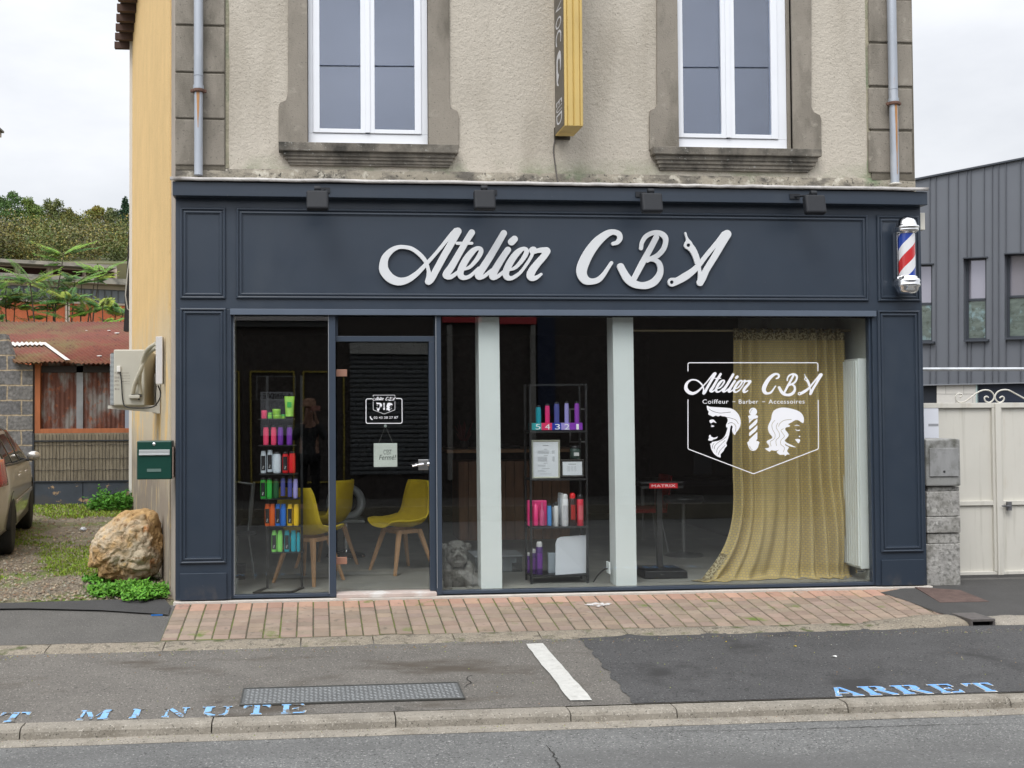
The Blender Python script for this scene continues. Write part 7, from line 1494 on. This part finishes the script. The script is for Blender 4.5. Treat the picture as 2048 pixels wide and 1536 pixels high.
for w in wins:
    m=MB(); gq(m,w[0],w[1],top,w[2],0,.3); m.build('cladding',GC,GB); m=MB(); gq(m,w[0],w[1],w[3],bot,0,.3); m.build('cladding',GC,GB)
    m=MB(); gq(m,w[0]-1.5,w[1]+1.5,lambda u:w[2](u)-2.2,w[2],.06,.36); gq(m,w[0],w[1]+2.5,w[3],lambda u:w[3](u)+4,.12,.40); m.build('window_trim',GD,GB)
    m=MB(); g0=w[0]-0; 
    L_=w[0]+9; gq(m,L_-2,w[1],w[2],w[3],-.26,.05); fo=m.build('window',M('sky_reflection_glass',(.36,.35,.40),rough=.08,metal=.45),GB); m=MB(); gq(m,L_,w[1]-2,lambda u:w[2](u)+(w[3](u)-w[2](u))*.53,lambda u:w[3](u)-3,-.225,.01); m.build('lower_pane',M('green_reflection_pane',(.13,.16,.14),rough=.25,var=.3,vs=3,layers=[((.25,.36,.38),1.6,.52,.60),((.06,.07,.05),7,.55,.7)],stretch=(1,1,3)),fo)  # lavender sky and greenish lower reflections are put into the pane colours
    m=MB(); mv=lambda u:w[2](u)+(w[3](u)-w[2](u))*.51
    gq(m,L_-3,L_+1.2,w[2],w[3],-.2,.06); gq(m,w[1]-2.2,w[1],w[2],w[3],-.2,.06); gq(m,L_,w[1],lambda u:mv(u)-2.2,lambda u:mv(u)+2.2,-.2,.06); gq(m,L_,w[1],w[2],lambda u:w[2](u)+3,-.2,.06); gq(m,L_,w[1],lambda u:w[3](u)-3,w[3],-.2,.06); m.build('frame',GD,fo)
m=MB(); gq(m,1700,2300,lambda u:top(u)-3.5,top,.08,.5); m.build('coping',GD,GB); m=MB(); gq(m,1700,2300,bot,lambda u:bot(u)+2.2,.06,.4); m.build('base_trim',M('grey_drip_trim',(.20,.21,.23),rough=.5),GB)
SEAM=[1859,1871,1896,1915.5,1933,1941,1967.5,1984,1996.4,2011,2040.5,2062,2080,2100,2120]
for u in SEAM:
    segs=[(top,bot)]
    for w in wins:
        if w[0]-1<u<w[1]+1: segs=[(top,lambda q,w=w:w[2](q)-2.5),(lambda q,w=w:w[3](q)+4.5,bot)]
    for f0,f1 in segs: m=MB(); gq(m,u-.55,u+.55,f0,f1,.035,.04); m.build('seam',M('seam_metal',(.105,.113,.13),rough=.5,metal=.2),GB)
m=MB(); gq(m,1873.5,1951.5,bot,lambda u:1000,-.04,.3); m.build('white_block_wall',M('white_blocks',(.58,.56,.52),rough=.9,var=.04),GB)
m=MB()
for v in (787.5,806): gq(m,1873.5,1951.5,lambda u:v,lambda u:v+.8,-.034,.01)
for u,v0,v1 in ((1891,771,787),(1927,771,787),(1911,788,806),(1945,788,806)): gq(m,u,u+.8,lambda q:v0,lambda q:v1,-.034,.01)
m.build('block_joints',M('joint_grey',(.36,.35,.33),rough=1),GB)
m=MB(); gq(m,1700,1873,bot,lambda u:1000,-.12,.2); m.build('dark_doorway',M('navy_black',(.008,.012,.02),rough=.6),GB)
m=MB(); gq(m,1951.5,1954,bot,lambda u:1000,-.02,.2); m.build('jamb',M('pale_green_jamb',(.4,.5,.48),rough=.5),GB)
for k in range(16):
    m=MB() if k==0 else m; v=766+k*3.4; gq(m,1954,2300,lambda u:v,lambda u:v+2.9,-.10,.03)
gq(m,1954,2300,lambda u:764,lambda u:1000,-.14,.03); m.build('roller_shutter',M('navy_shutter',(.02,.028,.05),rough=.5),GB)
# galvanised rail
yr2=4.5; zr_=(at(1850,739,yr2)[1]+at(2040,738,yr2)[1])/2; t=thing('galvanised_rail','horizontal galvanised pipe rail crossing in front of the grey clad building','rail',(at(1900,738,yr2)[0],yr2,0))
m=MB(); xa_=at(1780,738,yr2)[0]; xb_=at(2300,738,yr2)[0]; m.tube([(xa_,yr2,zr_),(xb_,yr2,zr_)],.024,12); m.build('pipe',M('bright_galvanised',(.58,.60,.62),rough=.4,metal=.6,var=.2,vs=6),t)
for x in (xa_+.05,xb_-.05): m=MB(); m.tube([(x,yr2,-.05),(x,yr2,zr_-.02)],.03,10); m.build('post',MATS['bright_galvanised'],t)
# gate
yg=.5; GM=M('cream_gate_paint',(.61,.59,.53),rough=.55,var=.04,vs=1.5,bump=.1,bs=12,layers=[((.44,.36,.25),2.2,.56,.76,(1.5,1,.35)),((.50,.48,.42),9,.55,.75,(2,1,.12)),((.30,.26,.2),4,.60,.75,(1,1,1),(-.0,.22))])
t=thing('metal_gate','cream metal double gate with scrolled ironwork on top beside the shop','gate',(at(1995,1170,yg)[0],yg,0)); zt=at(1990,805.5,yg)[1]; zr2=at(1990,815.5,yg)[1]
def leafg(u0,u1,nm):
    x0=at(u0,990,yg)[0];x1=at(u1,990,yg)[0]; m=MB(); m.box(x0,x1,yg,yg+.012,.01,zt-.01); lo=m.build('gate_leaf',GM,t)
    m=MB(); zm0,zm1=at(1990,1010,yg)[1],at(1990,1001,yg)[1]
    m.box(x0,x1,yg-.03,yg-.0005,zr2,zt); m.box(x0,x1,yg-.022,yg-.0005,zm0,zm1); m.box(x0,x1,yg-.024,yg-.0005,.0,.03)
    w=.042; m.box(x0,x0+w,yg-.028,yg-.0007,.031,zr2-.0005); m.box(x1-w,x1,yg-.028,yg-.0007,.031,zr2-.0005); m.build('leaf_frame',GM,lo,bevel=.003)
leafg(1800,1992,'a'); leafg(1994,2190,'b')
x0=at(1986,990,yg)[0]; x1=at(1999,990,yg)[0]; m=MB(); m.box(x0+.01,x1,yg-.045,yg-.031,.0,zt-.004); m.build('centre_stile',GM,t,bevel=.003)
def scroll(pts): m=MB(); m.tube([P(u,v,yg-.01) for u,v in cr(pts,8)],.0075,6); m.build('scroll',GM,t)
scroll([(1919.5,795),(1924,791),(1922,787.5),(1915,788),(1911,795),(1915,803),(1923,805),(1932,802),(1945,792),(1955,785),(1966,780.5),(1978,781),(1986,787),(1988,795),(1984,802),(1977,805),(1970,801),(1969,795),(1973,793),(1977,795)])
scroll([(2071-0,795),(2066,791),(2068,787),(2075,788),(2079,795),(2075,803),(2067,805),(2058,802),(2045,795),(2030,787),(2017,780.5),(2005,780),(1995,784),(1990,792),(1992,800),(1999,805),(2006,802),(2008,796),(2004,793),(1999,796)])
xw0=at(2190,990,yg)[0]; m=MB(); m.box(xw0+.01,xw0+.28,yg-.12,yg+.16,-.05,1.75); m.box(xw0-.02,xw0+.31,yg-.15,yg+.19,1.75,1.82); m.build('gate_post',M('pale_concrete',(.30,.28,.24),rough=.95,var=.15,bump=.4,bs=40),t,bevel=.01)
m=MB(); m.box(xw0+.29,xw0+14,yg-.06,yg+.12,-.05,1.45); tag(m.build('boundary_wall',BAND),'low rendered boundary wall beyond the right post of the cream gate','wall')
m=MB(); p=P(2017,1012,yg-.03); m.box(p.x-.02,p.x+.02,yg-.05,yg-.025,p.z-.04,p.z+.04); m.tube([p+Vector((0,-.03,0)),P(2004,1012,yg-.07)],.006,8); m.build('gate_latch',M('grey_latch',(.18,.18,.19),rough=.5,metal=.5),t)
m=MB(); a,b,c_,d_=P2(1820,1878,816.5,900,yg-.03); m.box(a,b,yg-.026,yg-.0245,c_,d_); no_=m.build('posted_notice',M('white_sheet',(.70,.72,.78),rough=.6),None); tag(no_,'white printed sheet fixed on the cream gate behind the pillar','notice')
m=MB()
for (u0,u1,v0,v1) in ((1857,1877,847.5,852.5),): a,b,c_,d_=P2(u0,u1,v0,v1,yg-.028); m.box(a,b,yg-.0275,yg-.0262,c_,d_)
lo=m.build('printed_lines',MATS['grey_ink'],no_)
# concrete pillar with a meter box
CPM=M('lichened_pillar_concrete',(.36,.35,.33),rough=.95,var=.2,vs=6,bump=.9,bs=60,bdist=.006,layers=[((.15,.148,.135),26,.46,.66),((.52,.51,.48),18,.55,.72),((.17,.165,.145),5,.48,.7)])
t=thing('concrete_pillar','lichen stained concrete pillar built of stacked blocks between the shop and the gate','pillar',(at(1886,1172,.1)[0],.1,0)); yp=.06
def pblk(u0,u1,v0,v1,y0,y1,bv=.008,mat=CPM,nm='block'): m=MB(); a,b,c_,d_=P2(u0,u1,v0,v1,y0); m.box(a,b,y0,y1,c_,d_); return m.build(nm,mat,t,bevel=bv)
pblk(1853.5,1921,1088,1172,.05,.42); pblk(1855,1920.5,1067,1087,.065,.40); pblk(1854.5,1921.5,1034,1066,.05,.42); pblk(1854,1920,983,1033,.06,.42); pblk(1855,1919,973.5,982.5,.08,.40)
mb_=thing('meter_box','weathered grey meter box with a hinged door on top of the concrete pillar','meter box',(at(1886,973,.05)[0],.05,at(1886,973,.05)[1]))
MBM=M('weathered_grey_box',(.26,.26,.25),rough=.85,var=.18,vs=5,bump=.5,bs=60,bdist=.004,layers=[((.10,.10,.085),6,.5,.64),((.42,.42,.41),9,.6,.7)])
m=MB(); a,b,c_,d_=P2(1852,1921.5,878,972.5,.04); m.box(a,b,.04,.36,c_,d_); m.build('housing',MBM,mb_,bevel=.014)
m=MB(); a,b,c_,d_=P2(1859.5,1917,896,953,.03); m.box(a,b,.028,.0395,c_,d_); do=m.build('door',M('pale_grey_door',(.27,.272,.27),rough=.8,var=.18,vs=5,stretch=(2,1,.5),bump=.4,bs=50,bdist=.003,layers=[((.13,.13,.12),6,.5,.66),((.38,.385,.39),3,.55,.68)]),mb_,bevel=.004)
m=MB(); p=P(1888.5,943,.028); m.lathe([(0,-.006),(.009,-.005),(.011,0)],(p.x,.028,p.z),12,'y'); m.build('lock',BLKP,do)
# ================================================================== ACROSS THE STREET (seen in the glass)
def opp(u,v,Y=-11.2):   # the point whose mirror image in the glass falls on this pixel
    x,z=at(u,v,-Y+2*YG); return x,z
YO=-11.2
op=struct('opposite_pavement',(lambda m:(m.add([(-60,-20,-.15),(60,-20,-.15),(60,-9.35,-.15),(-60,-9.35,-.15)],[(0,1,2,3)]),m)[1])(MB()),PAVEM)
m=MB(); m.box(-60,60,-9.5,-9.35,-.4,-.145); struct('opposite_kerb',m,CONC)
OBK=M('dark_brown_brick',(.085,.072,.066),rough=.95,var=.35,vs=9,bump=.5,bs=25)
OPB=thing('opposite_building','low dark brick shop building across the street, seen reflected in the glass','building',(0,YO,0))
m=MB(); m.box(-30,30,YO-6,YO,-.2,3.9); m.build('brick_wall',OBK,OPB)
m=MB(); m.prism([(YO+.3,3.85),(YO+.3,3.98),(YO-3,5.9),(YO-6.3,3.98),(YO-6.3,3.85)],-30,30,'yz'); m.build('roof',M('opposite_slates',(.05,.05,.055),rough=.9),OPB)
def ob(nm,u0,u1,v0,v1,mat,th=.06,y=YO): 
    x0,z1=opp(u0,v0); x1,z0=opp(u1,v1); m=MB(); m.box(x0,x1,y,y+th,z0,z1); return m.build(nm,mat,OPB)
ob('shop_band',395,660,618,642,M('grey_shop_band',(.74,.70,.70),rough=.7),.12)
ob('lintel',466,662,643,654,M('dark_lintel',(.1,.1,.1),rough=.9),.08)
x0,z1=opp(700,708); x1,z0=opp(865,950); m=MB(); k=0; z=z0
while z<z1: m.prism([(YO+.02,z),(YO+.05,z+.02),(YO+.05,z+.06),(YO+.02,z+.08)],x0,x1,'yz'); z+=.088
m.build('roller_shutter',M('grey_roller_shutter',(.17,.18,.19),rough=.6),OPB)
ob('shutter_box',700,866,685,708,M('shutter_box_grey',(.5,.5,.48),rough=.8),.12)
ob('shop_sign',884,962,628,645,M('red_shop_sign',(.6,.06,.07),rough=.6),.1); ob('shop_sign',998,1071,628,648,MATS['red_shop_sign'],.1)
ob('door_surround',893,905,650,960,M('grey_surround',(.34,.33,.31),rough=.9),.08); ob('door_surround',1060,1072,650,960,MATS['grey_surround'],.08); ob('blue_panel',1074,1110,630,830,M('dark_blue_panel',(.02,.03,.07),rough=.6),.05)
for u0,u1 in ((466,480),(500,590),(605,690)):
    a=opp(u0,742);b=opp(u1,965); m=MB(); ring_moulding(m,a[0],b[0],b[1],a[1],0,[(0,.0),(0,.03),(.03,.03),(.03,0)]); m.v=[(x,YO-y+.01,z) for x,y,z in m.v]; m.build('window_frame',M('dull_yellow_frame',(.45,.36,.07),rough=.7),OPB)
fs_=ob('for_sale_board',521,587,784,870,M('grey_board',(.55,.56,.6),rough=.7),.03,YO+.02)
x0,z1=opp(527,787); x1,z0=opp(583,797); m=MB(); text_fit(m,'A VENDRE',x0,x1,z0,z1,0,.002,mirror=True); m.v=[(x,YO+.06-y*0,z) for x,y,z in m.v]; m.build('lettering',M('dark_red_print',(.10,.012,.012),rough=.7),fs_)
# overhead cable
m=MB(); m.tube([Vector((-30+60*i/60,-6+.02*i,6.02+.35*((i-30)/30)**2+.010*i)) for i in range(61)],.010,6); tag(m.build('overhead_cable',BLKP),'black overhead cable crossing above the road, seen reflected in the upper windows','cable')
# ================================================================== THE PHOTOGRAPHER (reflected in the left pane)
pr=thing('person','person in dark jacket and brimmed hat raising a phone, reflected in the left pane','person',(-.08,-9.28,-.15))
def skin(name,pts,edges,mat,parent,sub=2,root=0):
    me=bpy.data.meshes.new(name); me.from_pydata([p[:3] for p in pts],edges,[]); o=bpy.data.objects.new(name,me); COL.objects.link(o); o.parent=parent; me.materials.append(mat)
    md=o.modifiers.new('k','SKIN'); md.use_smooth_shade=True
    lay=me.skin_vertices[0] if me.skin_vertices else None
    if lay is None: bm=bmesh.new(); bm.from_mesh(me); bm.verts.layers.skin.verify(); bm.to_mesh(me); bm.free(); lay=me.skin_vertices[0]
    for i,p in enumerate(pts): r=p[3]; lay.data[i].radius=(r,r if len(p)<5 else p[4])
    lay.data[root].use_root=True; s_=o.modifiers.new('u','SUBSURF'); s_.levels=sub; s_.render_levels=sub; return o
SKN=M('skin',(.45,.26,.19),rough=.6)
J=[(0,0,.98,.15,.11),(0,0,1.18,.14,.10),(0,0,1.38,.17,.11),(0,.01,1.50,.06,.06),(0,.03,1.60,.075,.09),(0,.03,1.70,.085,.10),(0,.02,1.78,.05,.06),
   (.18,0,1.42,.06,.06),(.26,.05,1.20,.045,.045),(.12,.24,1.52,.03,.03),(.09,.30,1.66,.028,.014),
   (-.18,0,1.42,.06,.06),(-.26,.05,1.20,.045,.045),(-.06,.24,1.52,.03,.03),(-.04,.30,1.66,.028,.014),
   (.10,0,.88,.09,.09),(.11,.01,.48,.06,.06),(.12,-.01,.08,.04,.04),(.12,.14,.03,.035,.03),(-.10,0,.88,.09,.09),(-.11,.01,.48,.06,.06),(-.12,-.01,.08,.04,.04),(-.12,.14,.03,.035,.03)]
EJ=[(0,1),(1,2),(2,3),(3,4),(4,5),(5,6),(2,7),(7,8),(8,9),(9,10),(2,11),(11,12),(12,13),(13,14),(0,15),(15,16),(16,17),(17,18),(0,19),(19,20),(20,21),(21,22)]
body=skin('body',J,EJ,SKN,pr)
fin=[]
for s_ in (1,-1):
    hx=.09 if s_>0 else -.04
    for k in range(4):
        z=1.665+.018*k; skin('finger',[(hx,.305,z,.009),(hx+s_*.01,.335,z+.002,.008),(hx-s_*.02,.345,z+.002,.007)],[(0,1),(1,2)],SKN,pr,1)
    skin('thumb',[(hx,.30,1.665,.010),(hx-s_*.03,.31,1.675,.009),(hx-s_*.045,.312,1.69,.008)],[(0,1),(1,2)],SKN,pr,1)
JA=[(x,y,z,r+.018,(q[0] if q else r)+.018) for (x,y,z,r,*q) in J]
skin('jacket',[JA[0],JA[1],(0,0,1.40,.18,.12),JA[7],JA[8],(.13,.22,1.49,.042,.042),JA[11],JA[12],(-.07,.22,1.49,.042,.042),(0,0,.86,.17,.13)],[(9,0),(0,1),(1,2),(2,3),(3,4),(4,5),(2,6),(6,7),(7,8)],M('dark_patterned_jacket',(.05,.052,.055),rough=.9,var=.5,vs=20),pr)
skin('trousers',[(0,0,.95,.16,.12),JA[15],JA[16],JA[17],JA[19],JA[20],JA[21]],[(0,1),(1,2),(2,3),(0,4),(4,5),(5,6)],M('black_trousers',(.012,.012,.014),rough=.9),pr)
m=MB(); m.lathe([(.19,1.755),(.195,1.76),(.115,1.775),(.11,1.86),(.07,1.89),(0,1.895)],(0,.02,0),28,sy=1.1); m.build('hat',M('tan_hat',(.30,.17,.11),rough=.9),pr,local=True)
for s_ in (1,-1): m=MB(); blob(m,(s_*.032,.122,1.672),(.012,.008,.007),8); m.build('eye',LABW,pr,local=True)
m=MB(); blob(m,(0,.135,1.645),(.014,.022,.022),10); m.build('nose',SKN,pr,local=True); m=MB(); blob(m,(0,.12,1.605),(.025,.008,.006),8); m.build('mouth',M('lips',(.35,.12,.10)),pr,local=True)
ph=MB(); ph.box(-.055,.105,-8.968,-8.960,1.53,1.61); o=ph.build('phone',M('rose_phone',(.42,.20,.17),rough=.3)); tag(o,'phone held up in both hands by the photographer','phone')

# ================================================================== CRACKS, LEAVES, GRIT
def crack(name,label,pts,zf,mat,w=.006):
    m=MB(); q=[]
    for a,b in zip(pts[:-1],pts[1:]):
        n=max(2,int(math.hypot(b[0]-a[0],b[1]-a[1])/.03))
        for i in range(n): t=i/n; q.append((a[0]+(b[0]-a[0])*t+RN.uniform(-.012,.012),a[1]+(b[1]-a[1])*t+RN.uniform(-.008,.008)))
    q.append(pts[-1]); L=[];R2=[]
    for i,p in enumerate(q):
        a=q[max(i-1,0)];b=q[min(i+1,len(q)-1)]; d=Vector((b[0]-a[0],b[1]-a[1])).normalized(); ww=w*RN.uniform(.3,1)*(1-abs(i/len(q)-.5)); L.append((p[0]-d.y*ww,p[1]+d.x*ww)); R2.append((p[0]+d.y*ww,p[1]-d.x*ww))
    vs=[(x,y,zf(y)) for x,y in L+R2]; n=len(q); m.add(vs,[(i,i+1,n+i+1,n+i) for i in range(n-1)]); o=m.build(name,mat); tag(o,label,'crack'); return o
CRK=M('crack_dirt',(.018,.017,.015),rough=1)
def gp(u,v): p=gr(u,v,-.28); return (p.x,p.y)
crack('road_crack','thin branching crack in the road near the bottom left edge',[gp(1090,1490),gp(1105,1505),gp(1112,1520),gp(1120,1536),gp(1122,1560)],lambda y:-.2795,CRK)
crack('road_crack','long faint crack in the road running along the right part of the gutter',[gp(1320,1462),gp(1500,1460),gp(1700,1455),gp(1860,1450),gp(2040,1447)],lambda y:-.2795,CRK,.004)
crack('bay_crack','short dark crack beside the steel cover plate in the parking bay',[(0.93,-2.2),(.99,-2.12),(.98,-2.02),(1.03,-1.95)],lambda y:bz(y)+.004,CRK)
for u,v,r in ((1590,1297,.012),(1668,1314,.022),(1452,1290,.006)):
    p=gr(u,v,-.17); m=MB(); z=bz(p.y)+.010; m.add([(p.x+r*math.cos(a),p.y+r*.6*math.sin(a),z+.004*math.sin(2*a)) for a in [k*PI/4 for k in range(8)]],[tuple(range(8))])
    tag(m.build('fallen_leaf',M('dry_leaf' if r<.02 else 'pale_scrap',(.5,.38,.05) if r<.02 else (.6,.6,.58),rough=.8),solid=.002),{.012:'tiny yellow leaf on the dark asphalt patch above the word ARRET',.022:'small white scrap on the dark asphalt patch',.006:'tiniest yellow speck of leaf on the dark asphalt patch'}[r],'litter')
m=MB(); m.c=[]
for i in range(1500):
    x=RN.uniform(-3,6.5); k=RN.random()
    if k<.45: y=-1.15-RN.random()**2*.10-(.06 if x<1 else 0); z=bz(y)+.004
    elif k<.8: y=-2.755-RN.random()**2*.05; z=-.272
    else: y=RN.uniform(-2.6,-1.2); z=bz(y)+.004
    r=RN.uniform(.002,.006); m.add([(x-r,y,z),(x,y-r,z),(x+r,y,z),(x,y+r,z),(x,y,z+r)],[(0,1,4),(1,2,4),(2,3,4),(3,0,4)]); m.c+=[rcol(RN.choice([(.3,.27,.22),(.12,.1,.08),(.2,.22,.06),(.2,.12,.06)]),.3)]*5
tag(m.build('kerb_grit',MATS['pebbles']),'fine grit and moss crumbs gathered along the kerbs','grit',kind='stuff')
